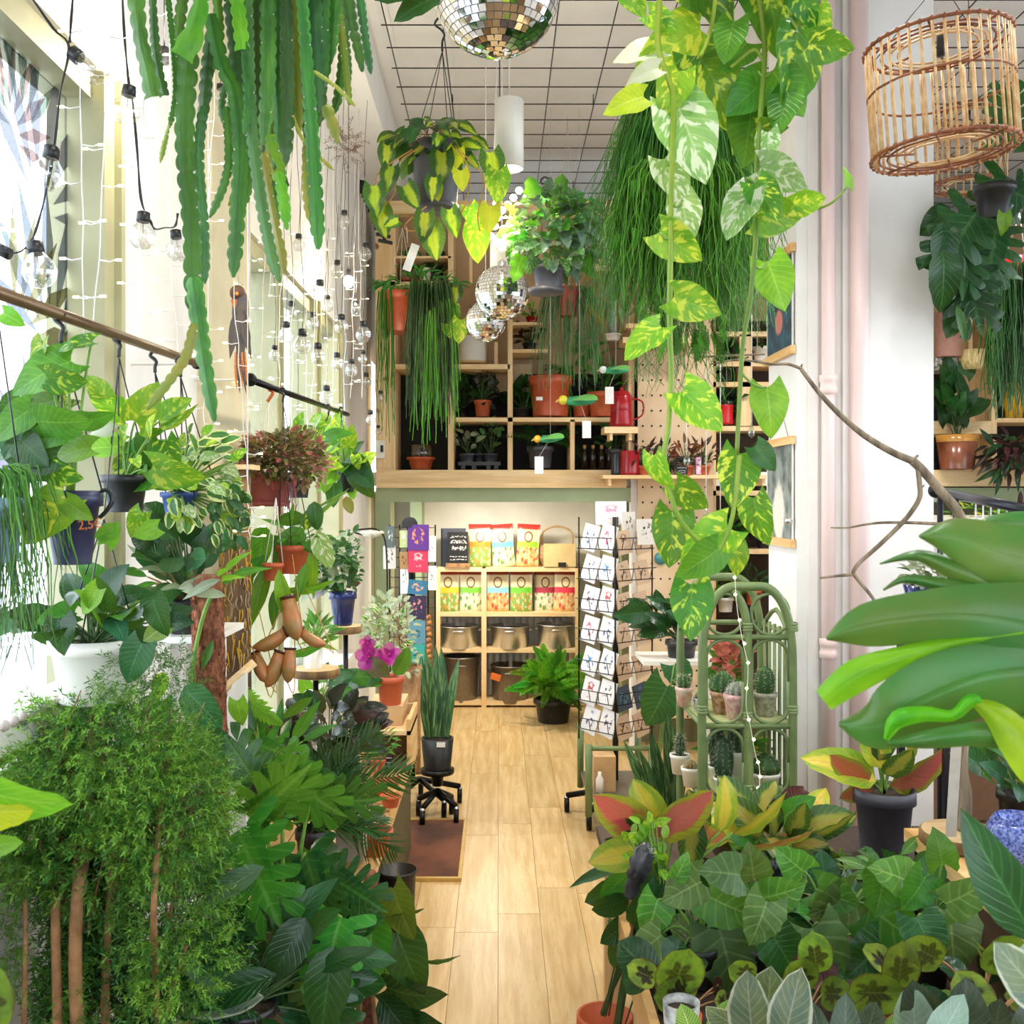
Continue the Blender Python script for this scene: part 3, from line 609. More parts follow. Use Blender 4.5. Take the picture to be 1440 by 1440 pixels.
# upper rows
t = thing('cream_cylinder_pot', 'cream ceramic cylinder pot on wood saucer under the disco balls', 'pot', W(665, 512, DS)); pot(t, 665, 474, 509, 40, DS, M_WPOT, 1.0, False, soil=True); put('saucer', MB().lathe([(.001, 0), (.1, 0), (.112, .018), (.001, .012)], 20), M_PINE, t, Matrix.Translation(W(665, 512, DS)))
shelfplant('dark red flowered plant on the small middle shelf', 745, 483, 491, 22, M_BLACK, 'oval', G_BURG, (744, 470, 18, 12), 26, 12, seed=10)
shelfplant('red small pot plant on the upper small shelf', 748, 446, 453, 18, M_RED, 'oval', G_LIME, (748, 438, 10, 8), 12, 10, seed=11)
t = thing('red_hanging_pot', 'glossy red brown hanging pot with long trailing stems', 'plant', W(800, 445, 7.0)); pot(t, 798, 405, 445, 34, 7.0, M_TERRAD, .7, False)
hanger(t, 798, 405, 34, 7.0, (798, 165), M_CORD, 0)
strands(t, G_RHIPD, 6.98, ((772, 404), (832, 404)), 150, (60, 150), .003, 5, .10, .07)
t = thing('silver_candle_cactus', 'pale silver branching plant on the upper right shelf', 'plant', W(862, 478, 7.4)); mbv = MB()
mbv.tube([W(862, 478, 7.4), W(860, 390, 7.4)], .035, 8)
pot(t, 862, 470, 479, 26, 7.4, M_WPOT); put('trunk', mbv, mat('silver_bark', '#aab0a4', .7, col2='#7f8a80', scale=50, bump=.5), t)
bush(t, 'lance', G_OLV, (861, 400), 7.4, (861, 410, 18, 32), 40, 24, 12, dd=.09, jit=.4)
t = thing('yellow_watering_spout', 'yellow tin can lying at the back of the upper shelf', 'can', W(836, 445, 7.75)); put('can_body', MB().tube([W(826, 430, 7.75), W(850, 455, 7.75)], .04, 12), mat('yellow_enamel', '#e0a820', .4), t)
for i, (x, c) in enumerate(((570, M_TERRAD), (598, M_WPOT), (615, M_BLACK))):
    shelfplant(('dull red', 'white', 'black')[i]+' pot plant on the top left board of the shelving', x, 378, 395, 20, c, 'oval', (G_MID, G_DARK, G_DEEP)[i], (x, 370, 12, 10), 9, 13, seed=20+i)
# parrots hanging on threads
def parrot(lbl, px, py, ang, L, tagx, tagy, head, d=6.6):
    t = thing('paper_parrot', lbl, 'ornament', W(px, py, d)); s = L*d/FP; R = Matrix.Rotation(math.radians(ang), 4, 'Y')
    B = Matrix.Translation(W(px, py, d)) @ R
    put('body', MB().lathe([(.001, -.5*s), (.09*s, -.42*s), (.16*s, -.1*s), (.13*s, .2*s), (.04*s, .5*s), (.001, .5*s)], 10), mat('parrot_green', '#2f9a68', .5, col2='#1f7a50', scale=20), t, B @ Matrix.Rotation(PI/2, 4, 'Y'))
    put('head', MB().ball((-.5*s, 0, .03*s), .15*s, 10, 7), mat('parrot_head_'+head[1:], head, .5), t, B)
    put('beak', MB().lathe([(.05*s, 0), (.03*s, .06*s), (.001, .12*s)], 8), mat('beak', '#d8b060', .4), t, B @ Matrix.Translation((-.64*s, 0, .02*s)) @ Matrix.Rotation(-PI/2-.5, 4, 'Y'))
    for sg in (-1, 1): put('wing', leafmesh('wing', w_oval, 6, 1, .1, .2), mat('parrot_wing', '#3aa86a', .5, col2='#8ab84a', scale=30), t, B @ frame(Vector((-.25*s, sg*.1*s, .04*s)), Vector((.8, sg*.75, .12)), Vector((0, -.5, 1)), .95*s, 1.2))
    put('thread', MB().tube([W(px, py, d), (W(px, py, d).x, d, 4.41)], .0012, 4), M_CORD, t)
    put('price_tag', MB().bx(X5(tagx-6, d), X5(tagx+6, d), d-.002, d+.002, Z5(tagy+12, d), Z5(tagy-12, d)).tube([W(tagx, tagy-12, d), W(px, py, d)], .001, 4), M_CARD, t)
parrot('green and white paper parrot perched highest, with a hanging price tag', 866, 521, 0, 36, 857, 556, '#dfe6e4')
parrot('green paper parrot in the middle with spread wings and price tag', 815, 564, 0, 46, 825, 604, '#d8c832')
parrot('yellow headed green paper parrot lowest, in front of the shelf beam', 774, 617, -4, 36, 758, 654, '#e8b030')
# white cylinder sensor on the side panel
t = thing('wall_sensor', 'oblong white plastic sensor on the pine side panel', 'sensor', W(535, 632, 7.4)); put('sensor_case', MB().box(W(535, 632, Y5-.02), (.065, .05, .13)), M_WPOT, t); put('display', MB().box(W(537, 631, Y5-.048), (.02, .008, .05)), M_BLACK, t)
# ---------------------------------------------------------------- pegboard, small shelves, mugs
pb = thing('pegboard', 'beige wooden pegboard with rows of round holes right of the doorway', 'pegboard', W(950, 800, 7.44))
pbox(pb, 'board_panel', 897, 1003, 380, 1010, 7.44, .03, mat('peg_ply', '#dcc2a0', .7, col2='#d2b48e', scale=5))
hm = MB()
for i in range(8):
    for j in range(26): hm.disc(.008, W(904+i*12.6, 470+j*21.5, 7.437), 8, Vector((0, -1, 0)))
put('peg_hole', hm, M_DARK, pb, kind='stuff')
def wallshelf(label, x0, x1, y0, y1, d, dep, m=M_PINE): t = thing('wall_shelf', label, 'shelf', W((x0+x1)/2, y1, d)); pbox(t, 'shelf_board', x0, x1, y0, y1, d, dep, m); pbox(t, 'bracket', x0+8, x0+12, y1, y1+10, d, dep*.8, m, .02); pbox(t, 'bracket', x1-12, x1-8, y1, y1+10, d, dep*.8, m, .02); return t
wallshelf('short pale shelf near the top of the pegboard', 876, 980, 474, 482, 7.2, .24)
wallshelf('short rounded shelf carrying the tall red coffee pot', 850, 897, 600, 609, 7.2, .24)
wallshelf('long pale shelf with mugs and plants across the pegboard', 848, 1085, 668, 673, 7.2, .26)
wallshelf('shelf stub above the pegboard near the cactus', 880, 930, 455, 461, 7.25, .2)
def mug(lbl, cx, yt, yb, w, m, d=7.3, tall=False):
    t = thing('coffee_pot' if tall else 'enamel_mug', lbl, 'coffee pot' if tall else 'mug', W(cx, yb, d)); s = d/FP; h = (yb-yt)*s; r = w*s/2
    put('body', MB().lathe([(.001, 0), (r, 0), (r, h*.1), (r*(.78 if tall else .98), h*.95), (r*(.82 if tall else 1.03), h), (r*.9, h*.96), (r*.9, h*.1), (.001, h*.08)], 18), m, t, Matrix.Translation(W(cx, yb, d)))
    put('handle', MB().tube(smooth([Vector((r*.8, 0, h*.9)), Vector((r*1.7, 0, h*.8)), Vector((r*1.75, 0, h*.4)), Vector((r*.95, 0, h*.2))], 4), .007, 6), M_BLACK if not tall else m, t, Matrix.Translation(W(cx, yb, d)))
    if tall: put('lid', MB().lathe([(r*.8, 0), (r*.7, .02), (.012, .035), (.014, .05), (.001, .06)], 14), m, t, Matrix.Translation(W(cx, yt, d)))
mug('tall glossy red coffee pot on the short rounded shelf', 874, 556, 600, 34, M_RED, 7.3, True)
mug('red enamel mug with black handle on the long pegboard shelf', 886, 634, 668, 28, M_RED)
mug('grey enamel mug behind the red mug on the long shelf', 868, 638, 668, 18, M_BRONZE, 7.35)
mug('red enamel can on the bookshelf right of the pegboard', 1018, 570, 597, 26, mat('bright_red', '#cf1820', .25), 7.6)
for i, (cx, k) in enumerate(((905, G_BURG), (935, G_CROT), (965, leafmat('leaf_rust', '#8a3a22', '#6a2a1a', '#c06a3a')), (988, G_BURG))):
    shelfplant(('burgundy plant beside the red mug', 'almost black leaved plant on the long shelf', 'rust orange leaved plant behind the black price sign', 'dark red plant at the pegboard edge')[i], cx, 655, 668, 22, (M_TERRA, M_BLACK, M_TERRAP, M_TERRA)[i], 'lance', k, (cx, 640, 20, 18), 26, 18, d=7.3, seed=30+i)
t = thing('price_sign', 'small black chalk sign with white writing on the long shelf', 'sign', W(958, 668, 7.22)); pbox(t, 'sign_plate', 950, 967, 655, 667, 7.22, .008, M_BLACK)
def scribble(parent, x0, x1, ys, d, m, seed=0, amp=1.2, r=.0014, name='chalk_writing'):
    rs = random.Random(seed); mb = MB()
    for y in ys:
        x = x0+rs.uniform(0, 2); 
        while x < x1-1:
            w = rs.uniform(2, 6)*(x1-x0)/24; pts = []
            for q in range(7): pts.append(W(min(x+w*q/6, x1), y+rs.uniform(-amp, amp), d))
            mb.tube(pts, r, 3); x += w+rs.uniform(.6, 1.6)*(x1-x0)/24
    put(name, mb, m, parent)
scribble(t, 952, 965, (658, 662, 665), 7.216, M_CARD, 1, .8)
t = thing('pink_soap_box', 'narrow white and pink box on the long shelf', 'box', W(983, 668, 7.25)); pbox(t, 'carton', 979, 986, 643, 667, 7.25, .06, mat('pink_white_print', '#efe6ee', .5, col2='#d880b0', scale=18))
for lbl, x, y, c in (('round orange black badge on the pegboard', 931, 717, '#d8862a'), ('round teal badge on the pegboard', 929, 785, '#4f8f98'), ('large pale blue round badge half behind the pothos leaf', 930, 745, '#7fb0c0')):
    t = thing('round_badge', lbl, 'badge', W(x, y, 7.42)); put('badge_disc', MB().lathe([(.001, 0), (.046, 0), (.046, .01), (.001, .014)], 20), mat('badge_'+c[1:], c, .3, col2='#3a2418' if x == 931 else None, scale=12), t, Matrix.Translation(W(x, y, 7.436)) @ Matrix.Rotation(PI/2, 4, 'X'))
# bookshelf right of the pegboard
bs = thing('plant_bookshelf', 'pine bookshelf full of plants between the pegboard and the pillar', 'shelf', W(1050, 1000, 7.6))
for y in (466, 508, 537, 599, 690, 772): pbox(bs, 'shelf_board', 1000, 1110, y, y+7, 7.55, .3, M_PINE)
pbox(bs, 'back_panel', 1000, 1240, 440, 1010, 7.55, .02, mat('brown_back', '#4a382c', .8), .34); pbox(bs, 'upright', 1003, 1007, 440, 1010, 7.55, .3, M_PINEZ); pbox(bs, 'upright', 1040, 1056, 470, 600, 7.55, .3, M_PINEZ)
for i, (cx, yb, k, m) in enumerate(((1022, 537, G_DARK, M_BLACK), (1070, 508, G_DEEP, M_WPOT), (1020, 772, G_MID, M_WPOT), (1045, 772, G_DARK, M_BLACK), (1075, 772, G_OLV, M_BLACK), (1030, 690, G_DEEP, M_TERRA), (1070, 690, G_MID, M_BLACK), (1018, 599, G_DEEP, M_RED), (1060, 850, G_DARK, M_TERRA), (1020, 860, G_MID, M_WPOT))):
    shelfplant(('dark leafy plant in black pot, second board of the bookshelf', 'plant in white pot near the top hanging picture', 'green plant in white pot on the lowest bookshelf board', 'dark plant in black pot on the lowest bookshelf board', 'silvery plant at the right end of the lowest bookshelf board', 'deep green plant in terracotta pot, fifth bookshelf board', 'green plant in black pot beside the lower hanging picture', 'plant behind the red can on the bookshelf', 'dark plant behind the top of the green rattan shelf', 'pale potted plant behind the left of the rattan shelf')[i], cx, yb-20, yb, 24, m, ('oval', 'heart', 'lance')[i % 3], k, (cx, yb-36, 20, 20), 24, 18, d=7.65, seed=40+i)
# ---------------------------------------------------------------- back room: pine rack with bags and pots
D9 = 9.27
iv = thing('pine_rack', 'light pine storage rack with three boards in the back room', 'shelf', W(715, 995, D9))
for x0, x1 in ((613, 619), (677, 684), (809, 815)):
    pbox(iv, 'post', x0, x1, 800, 996, D9, .04, M_PINEZ); pbox(iv, 'post', x0, x1, 800, 996, D9, .04, M_PINEZ, .26)
for y in (798, 861, 912, 986): pbox(iv, 'shelf_board', 615, 678, y, y+6, D9, .3, M_PINE, .005); pbox(iv, 'shelf_board', 683, 813, y, y+6, D9, .3, M_PINE, .005)
rd = thing('radiator', 'cream ribbed radiator behind the pine rack', 'radiator', W(715, 970, 9.62))
for i in range(22): put('fin', MB().bx(X5(612+i*9.4, 9.6), X5(617+i*9.4, 9.6), 9.58, 9.64, Z5(985, 9.6), Z5(868, 9.6)), M_WHITE, rd)
def pouchmat(name, band, c1, c2, seal):
    t = NT(name); uv = t.n('ShaderNodeUVMap'); sp = t.n('ShaderNodeSeparateXYZ'); t.l(uv.outputs[0], sp.inputs[0]); u, v = sp.outputs[0], sp.outputs[1]
    vo = t.n('ShaderNodeTexVoronoi'); vo.inputs['Scale'].default_value = 7; t.l(uv.outputs[0], vo.inputs['Vector'])
    cc = t.mix(t.ss(vo.outputs['Distance'], .2, .6), lin(c1), lin(c2)); cc = t.mix(t.ss(t.noise(uv.outputs[0], 6), .5, .6), cc, lin('#d8c8a0'))
    b = t.mix(t.ss(v, .44, .47), cc, lin(band)); b = t.mix(t.ss(v, .58, .6), b, lin('#e2d2ac'))
    dx = t.math('SUBTRACT', u, .5); dy = t.math('MULTIPLY', t.math('SUBTRACT', v, .7), 1.5); r = t.math('SQRT', t.math('ADD', t.math('MULTIPLY', dx, dx), t.math('MULTIPLY', dy, dy)))
    b = t.mix(t.ss(t.math('ABSOLUTE', t.math('SUBTRACT', r, .17)), .035, .02), b, lin('#7a4a2a')); b = t.mix(t.ss(v, .86, .89), b, lin(seal))
    t.l(b, t.p.inputs['Base Color']); t.p.inputs['Roughness'].default_value = .3; MATS[name] = t.m; return t.m
def pouch_mesh(w, h, dep=.07):
    mb = MB(); vs = []; uvs = []; nu, nv = 8, 8
    for side in (-1, 1):
        for j in range(nv+1):
            v = j/nv
            for i in range(nu+1):
                u = i/nu; th = dep*(math.sin(PI*u)**.6)*(1-v**2.2)*.5+.002; ww = w*(1-.06*math.sin(PI*v))
                vs.append(((u-.5)*ww, side*th, v*h)); uvs.append((u, v))
    k = nu+1; n0 = k*(nv+1)
    fs = [(j*k+i, j*k+i+1, (j+1)*k+i+1, (j+1)*k+i) for j in range(nv) for i in range(nu)]; fs += [tuple(n0+q for q in f[::-1]) for f in fs]
    fs += [(n0+i, n0+i+1, i+1, i) for i in range(nu)]
    for i in (0, nu): fs += [(j*k+i, (j+1)*k+i, n0+(j+1)*k+i, n0+j*k+i) for j in range(nv)]
    fs += [(nv*k+i, nv*k+i+1, n0+nv*k+i+1, n0+nv*k+i) for i in range(nu)]
    mb.add(vs, fs, uvs); return mb.mesh('pouch')
pm = pouch_mesh(.21, .39)
BAGS = [(675, 797, 'orange', '#e08a30', 'first bag from the left on the top board', 0), (709, 797, 'sky blue', '#6fb8d0', 'middle bag on the top board', -4), (741, 797, 'lime', '#9acb3a', 'bag beside the wicker bag on the top board', 3), (630, 861, 'yellow', '#e8bc2e', 'first bag of the middle board', 0), (662, 861, 'green', '#76b83a', 'bag left of the centre post on the middle board', 0), (700, 861, 'light blue', '#8cc8d8', 'bag right of the centre post on the middle board', 0), (733, 861, 'grass green', '#6fbf3a', 'bag in the middle of the right compartment', 0), (767, 861, 'dark red', '#b8384a', 'shadowed bag second from right on the middle board', 0), (794, 861, 'bright red', '#d8344a', 'last bag at the right of the middle board', 2)]
for i, (x, y, cn, c, wh, rz) in enumerate(BAGS):
    o = put('pet_food_bag', pm, pouchmat('bag_print_%d' % i, c, ('#c08a3a', '#5a8a3a', '#c84a2a')[i % 3], ('#7aa84a', '#e8dcc0', '#d8b070')[i % 3], '#c0392f' if i < 3 else '#8a2a26'), None, Matrix.Translation(W(x, y, D9+.09+(.05 if i == 7 else 0))) @ Matrix.Rotation(math.radians(rz), 4, 'Y') @ Matrix.Rotation(-.06, 4, 'X'))
    tag(o, 'cream pouch bag, %s band, %s' % (cn, wh), 'bag', 'pouch bags on the pine rack')
t = thing('wicker_bag', 'dark wicker basket bag with arched handle on the top board', 'bag', W(783, 770, D9+.15)); put('bag_body', MB().lathe([(.001, 0), (.12, 0), (.15, .1), (.14, .2), (.12, .2), (.001, .05)], 18), mat('wicker', '#8a6644', .8, col2='#b8946a', scale=50, bump=.8), t, Matrix.Translation(W(783, 797, D9+.16)) @ Matrix.Scale(1.15, 4, (1, 0, 0))); put('handle', MB().tube(smooth([W(762, 770, D9+.16), W(764, 748, D9+.16), W(783, 740, D9+.16), W(803, 748, D9+.16), W(805, 770, D9+.16)], 4), .009, 6), M_KRAFT, t)
t = thing('kraft_bag', 'flat kraft paper bag with small dark print on the top board', 'bag', W(786, 797, D9+.03)); put('paper_bag', MB().box(W(787, 781, D9+.03), (.29, .05, .21), Matrix.Rotation(-.1, 3, 'X')), mat('kraft_bag_paper', '#dcbf88', .7, scale=8), t); pbox(t, 'print', 785, 796, 791, 797, D9-.02, .002, M_DARK)
t = thing('chalk_sign', 'black chalkboard sign with white handwriting in a wooden foot', 'sign', W(645, 797, D9)); pbox(t, 'board', 629, 658, 748, 793, D9, .02, M_BLACK); pbox(t, 'foot', 627, 661, 792, 798, D9, .06, M_STEMB, -.02)
scribble(t, 632, 656, (755, 761, 763), D9-.003, M_CARD, 5, 1.6, .003); scribble(t, 634, 655, (770, 772), D9-.003, M_CARD, 6, 2.5, .0035); scribble(t, 632, 656, (783, 787), D9-.003, M_CARD, 7, 1.0, .003)
t = thing('slate_folder', 'dark grey folder behind the chalkboard sign', 'folder', W(635, 797, D9+.12)); pbox(t, 'cover', 622, 655, 743, 797, D9+.12, .03, mat('slate', '#4a4c58', .5), 0); pbox(t, 'spine', 620, 623, 743, 797, D9+.12, .035, M_BLACK, 0)
def panpot(lbl, cx, yt, yb, w, m, dd, big=False):
    d = D9+.15; t = thing('steel_bin' if big else 'steel_pot', lbl, 'bin' if big else 'pot', W(cx, yb, d)); s = d/FP; h = (yb-yt)*s; r = w*s/2; M = Matrix.Translation(W(cx, yb, d))
    put('vessel', MB().lathe([(.001, 0), (r*.86, 0), (r*.9, .015), (r*.97, h*.97), (r*1.03, h*.97), (r*1.03, h), (r*.94, h), (r*.85, .02), (.001, .02)], 24), m, t, M)
    for sg in (-1, 1): put('handle', MB().tube(smooth([Vector((sg*r*.96, -.04, h*.8)), Vector((sg*r*1.12, -.04, h*.84)), Vector((sg*r*1.12, .04, h*.84)), Vector((sg*r*.96, .04, h*.8))], 3), .008, 6), m, t, M)
    put('handle', MB().tube(smooth([Vector((-.045, -r*.95, h*.8)), Vector((-.04, -r*1.08, h*.83)), Vector((.04, -r*1.08, h*.83)), Vector((.045, -r*.95, h*.8))], 3), .008, 6), m, t, M)
    if not big: put('contents', MB().disc(r*.9, (0, 0, h*.86), 18), mat('red_contents', '#7a3426', .8, scale=30), t, M)
    return t
panpot('shiny steel cooking pot on the left of the rack', 646, 879, 911, 56, M_STEEL, 0); panpot('shiny steel cooking pot in the middle of the rack', 717, 879, 911, 56, M_STEEL, 0); panpot('shiny steel cooking pot at the right of the rack', 782, 877, 911, 54, M_STEEL, 0)
panpot('tall dull grey steel bin on the bottom left board', 649, 922, 986, 50, M_STEELD, 0, True); t = panpot('dull grey steel bin with orange tag on the bottom board', 717, 934, 986, 54, M_STEELD, 0, True)
put('tag', MB().box(W(697, 952, D9-.03), (.09, .006, .06), Matrix.Rotation(.3, 3, 'Y')), mat('orange_tag', '#e8742a', .5), t)
t = thing('potted_fern', 'bright green ruffled fern on the back room floor', 'plant', W(778, 1014, 8.7)); b = pot(t, 778, 982, 1014, 56, 8.7, M_BLACK)
bush(t, 'fluffy', G_FERN, b, 8.7, (778, 960, 28, 22), 110, 36, 8, dd=.2, droop=.3, jit=.6, stem=M_STEMG, wsc=1.2, lo=-.6, mats=[G_FERN, leafmat('leaf_fern_lime', '#86cc3a', '#6ab82e', None, trans=.3)], shell=.2)
# ---------------------------------------------------------------- spinner rack with greeting cards
def rack(lbl, E, Lx, Rx, d0, d1, y0, y1, rows, name='card_rack'):
    t = thing(name, lbl, 'card rack', W(E, y1, d0)); wm = MB()
    P = [W(E, 0, d0), W(Lx, 0, d1), W(Rx, 0, d1)]; Bk = P[1]+P[2]-P[0]
    for p in P+[Bk]: wm.tube([Vector((p.x, p.y, Z5(y0, d0))), Vector((p.x, p.y, Z5(y1, d0)))], .005, 5)
    for y in rows:
        for dz in (0, 16):
            z = Z5(y+dz, d0)
            for a, b in ((P[1], P[0]), (P[0], P[2])):
                o = (b-a).normalized(); n = Vector((o.y, -o.x, 0)); n = n if n.y < 0 else -n; off = n*(.035 if dz == 0 else .02)
                A = Vector((a.x, a.y, z))+off; B = Vector((b.x, b.y, z))+off; wm.tube([A, B], .0028, 4)
                if dz:
                    for f in (.12, .38, .62, .88): q = A.lerp(B, f); wm.tube([q, q+Vector((0, 0, 16*d0/FP))+n*.015], .0024, 4)
    put('wire_pocket', wm, M_BLKM, t); c = (P[0]+Bk)/2
    put('pole', MB().tube([(c.x, c.y, .2), (c.x, c.y, Z5(y0, d0))], .018, 8), M_BLKM, t); return t, P, c
def casterbase(t, c, zb=.0, R=.26, n=5, a0=.3):
    for k in range(n):
        a = a0+2*PI*k/n; e = Vector((c.x+R*math.cos(a), c.y+R*math.sin(a), .1)); put('base_arm', MB().tube([(c.x, c.y, .17), e], .018, 6), M_BLKM, t)
        cs = put('caster', MB().tube([e, e-Vector((0, 0, .04))], .014, 8), M_STEEL, t); w = e-Vector((0, 0, .055)); put('wheel', MB().tube([w-Vector((.014, 0, 0)), w+Vector((.014, 0, 0))], .045, 14), M_BLKM, cs)
rows_l = [757, 801, 845, 888, 933, 976, 1017]
rk, P, c = rack('black wire spinner rack full of greeting cards beside the doorway', 865, 814, 917, 5.9, 6.1, 728, 1050, rows_l); casterbase(rk, c, R=.3)
ORD = ['first', 'second', 'third', 'fourth', 'fifth', 'sixth', 'seventh', 'eighth']
def cardart(i, paper, ink):
    k = 'card_print_%s_%d' % (paper[1:], i)
    if k in MATS: return MATS[k]
    t = NT(k); uv = t.n('ShaderNodeUVMap'); mp = t.n('ShaderNodeMapping'); mp.inputs['Location'].default_value = (i*3.1, i*1.7, 0); t.l(uv.outputs[0], mp.inputs[0])
    sp = t.n('ShaderNodeSeparateXYZ'); t.l(uv.outputs[0], sp.inputs[0]); dx = t.math('SUBTRACT', sp.outputs[0], .5); dy = t.math('SUBTRACT', sp.outputs[1], .55)
    r = t.math('SQRT', t.math('ADD', t.math('MULTIPLY', dx, dx), t.math('MULTIPLY', dy, dy))); nz = t.noise(mp.outputs[0], 5, 2)
    f = t.math('MULTIPLY', t.ss(nz, .5, .6), t.ss(r, .36, .25)); t.l(t.mix(f, lin(paper), lin(ink)), t.p.inputs['Base Color']); t.p.inputs['Roughness'].default_value = .6; MATS[k] = t.m; return t.m
cm = MB().add([(-.5, 0, 0), (.5, 0, 0), (.5, 0, 1), (-.5, 0, 1), (-.5, .08, 0), (.5, .08, 0), (.5, .08, 1), (-.5, .08, 1)], [(0, 1, 2, 3), (5, 4, 7, 6), (1, 5, 6, 2), (4, 0, 3, 7), (3, 2, 6, 7), (4, 5, 1, 0)], [(0, 0), (1, 0), (1, 1), (0, 1)]*2, False).mesh('card')
def card(p, o, w, h, m, lbl, group, tilt=.12, rz=0.0, dep=1.0):
    o = o.normalized(); n = Vector((o.y, -o.x, 0)); n = n if n.y < 0 else -n; z = Vector((0, 0, 1))-n*tilt; z.normalize(); z = Matrix.Rotation(rz, 3, n) @ z; x = Matrix.Rotation(rz, 3, n) @ o; y = -n
    ob = put('greeting_card', cm, m, None, Matrix(((x.x*w, y.x*.12*dep, z.x*h, p.x), (x.y*w, y.y*.12*dep, z.y*h, p.y), (x.z*w, y.z*.12*dep, z.z*h, p.z), (0, 0, 0, 1)))); tag(ob, lbl, 'card', group)
INK = ['#5a6aa0', '#c06a80', '#6a6a72', '#4a8ac0', '#70506a', '#b84a4a', '#4a7a80']
rs = random.Random(9)
for r, y in enumerate(rows_l):
    for f, (a, b) in enumerate(((P[1], P[0]), (P[0], P[2]))):
        o = b-a; n = Vector((o.y, -o.x, 0)).normalized(); n = n if n.y < 0 else -n
        for k in range(2):
            q = a.lerp(b, .26+.48*k)+n*.012; p = Vector((q.x, q.y, Z5(y+18+(4 if f else 0), 5.95)))
            hh = .155 if f == 0 else .138
            card(p, o, .112, hh, cardart((r*3+k*2+f) % 7, '#f0eef0' if f == 0 else ('#c9a988' if r != 5 else '#3a4450'), INK[(r*2+k+f*3) % 7] if f == 0 or r == 5 else '#7a5a40'),
                 '%s card, %s row from the top, %s column of the rack\'s %s face' % ('white' if f == 0 else 'brown kraft' if r != 5 else 'dark colourful', ORD[r], ('left', 'right')[k], ('left', 'right')[f]), 'cards in the spinner rack', .14, rs.uniform(-.05, .05))
card(W(860, 738, 6.1), Vector((1, .2, 0)), .19, .14, cardart(1, '#f6f4f6', '#e0a0c0'), 'big white card with pastel print and blue band on top of the rack', 'cards in the spinner rack', .1)
for x, y, w, h, lbl in ((885, 762, .085, .175, 'narrow grey card with small photos above the rack\'s right face'), (910, 766, .12, .15, 'cream card with three small photos beside the pegboard badge')):
    card(W(x, y, 5.98), Vector((1, .35, 0)), w, h, cardart(3, '#d9d2c8', '#3a3028'), lbl, 'cards in the spinner rack', .1)
# green stand under the rack
gs = thing('green_side_table', 'dark green metal stand holding boxes under the card rack', 'stand', W(862, 1150, 6.1))
x0, x1 = X5(822, 6.0), X5(900, 6.2)
for x in (x0, x1):
    for yy in (5.72, 6.3): put('leg', MB().tube([(x, yy, .12), (x, yy, .52)], .02, 8), M_GREEN, gs)
put('tray', MB().bx(x0, x1, 5.72, 6.3, .2, .22), M_STEELD, gs); put('rail', MB().tube([(x0, 5.72, .5), (x1, 5.72, .5)], .014, 6), M_GREEN, gs)
t = thing('brown_carton', 'brown carton on the tray under the card rack', 'box', (X5(845, 6), 5.95, .22)); put('carton', MB().bx(X5(832, 6), X5(862, 6), 5.85, 6.05, .22, .42), M_KRAFT, t)
t = thing('small_bottle', 'small white and orange bottle in front of the carton', 'bottle', (X5(843, 5.8), 5.8, .22)); put('bottle_body', MB().lathe([(.001, 0), (.022, 0), (.022, .09), (.01, .11), (.01, .13), (.001, .13)], 12), M_WPOT, t, Matrix.Translation((X5(843, 5.8), 5.79, .22)))
# floor mat
fm = thing('floor_mat', 'reddish brown floor mat with gold edging beside the bench', 'mat', (-.4, 5.5, 0))
put('pile', MB().bx(-.62, -.205, 5.09, 5.99, .001, .014), mat('mat_pile', '#7a4a36', .95, col2='#4a3026', scale=3.2), fm)
for a in ((-.62, -.187, 5.065, 5.09), (-.62, -.187, 5.99, 6.015), (-.205, -.187, 5.09, 5.99)): put('edging', MB().bx(a[0], a[1], a[2], a[3], .001, .018), mat('gold_edge', '#cda75a', .5), fm)
# ================================================================ LEFT SIDE
def leaves(t, d, rows, dd=.05):
    for r in rows:
        key, m, px, py, L, ang = r[:6]; tip = r[6] if len(r) > 6 else 10; roll = r[7] if len(r) > 7 else 0
        rr = random.Random(px*31+py); leaf(t, key, m, px, py, d+rr.uniform(-dd, dd), L, ang, tip, roll)
def stemto(t, pts, d, r, m, name='stem', n=6): put(name, MB().tube(smooth([W(p[0], p[1], p[2] if len(p) > 2 else d) for p in pts], 4), r, n), m, t)
def XR(px): return .8*FP/(VX-px)
# rails with hooks
t = thing('hanging_rail', 'brown metal rail with black hooks in front of the first window', 'rail', W(140, 463, XR(140)))
put('rail', MB().tube([W(-60, 391, XR(-60)), W(277, 511, XR(277))], .011, 10), mat('bronze_rail', '#7a6248', .35, .5), t); put('end_cap', MB().ball(W(277, 511, XR(277)), .016), M_BLKM, t)
put('bracket', MB().tube([W(277, 511, XR(277)), Vector((XW, XR(277)+.02, Z5(511, XR(277))))], .004, 6), M_CABLE, t); put('bracket', MB().tube([W(-40, 398, XR(-40)), Vector((XW, XR(-40), Z5(398, XR(-40))))], .008, 6), M_BLKM, t)
t = thing('hanging_rail', 'thin dark rail in front of the second window', 'rail', W(420, 558, XR(420)))
put('rail', MB().tube([W(352, 534, XR(352)), W(489, 583, XR(489))], .012, 8), M_BLKM, t); put('end_cap', MB().ball(W(352, 534, XR(352)), .022), M_BLKM, t)
for p, q in ((352, 534), (489, 583)): put('bracket', MB().tube([W(p, q, XR(p)), Vector((XW, XR(p), Z5(q, XR(p))))], .004, 6), M_CABLE, t)
stemto(t, [(385, 545), (378, 548), (384, 552), (376, 565)], XR(383), .006, mat('orange_ribbon', '#d8743a', .6), 'ribbon')
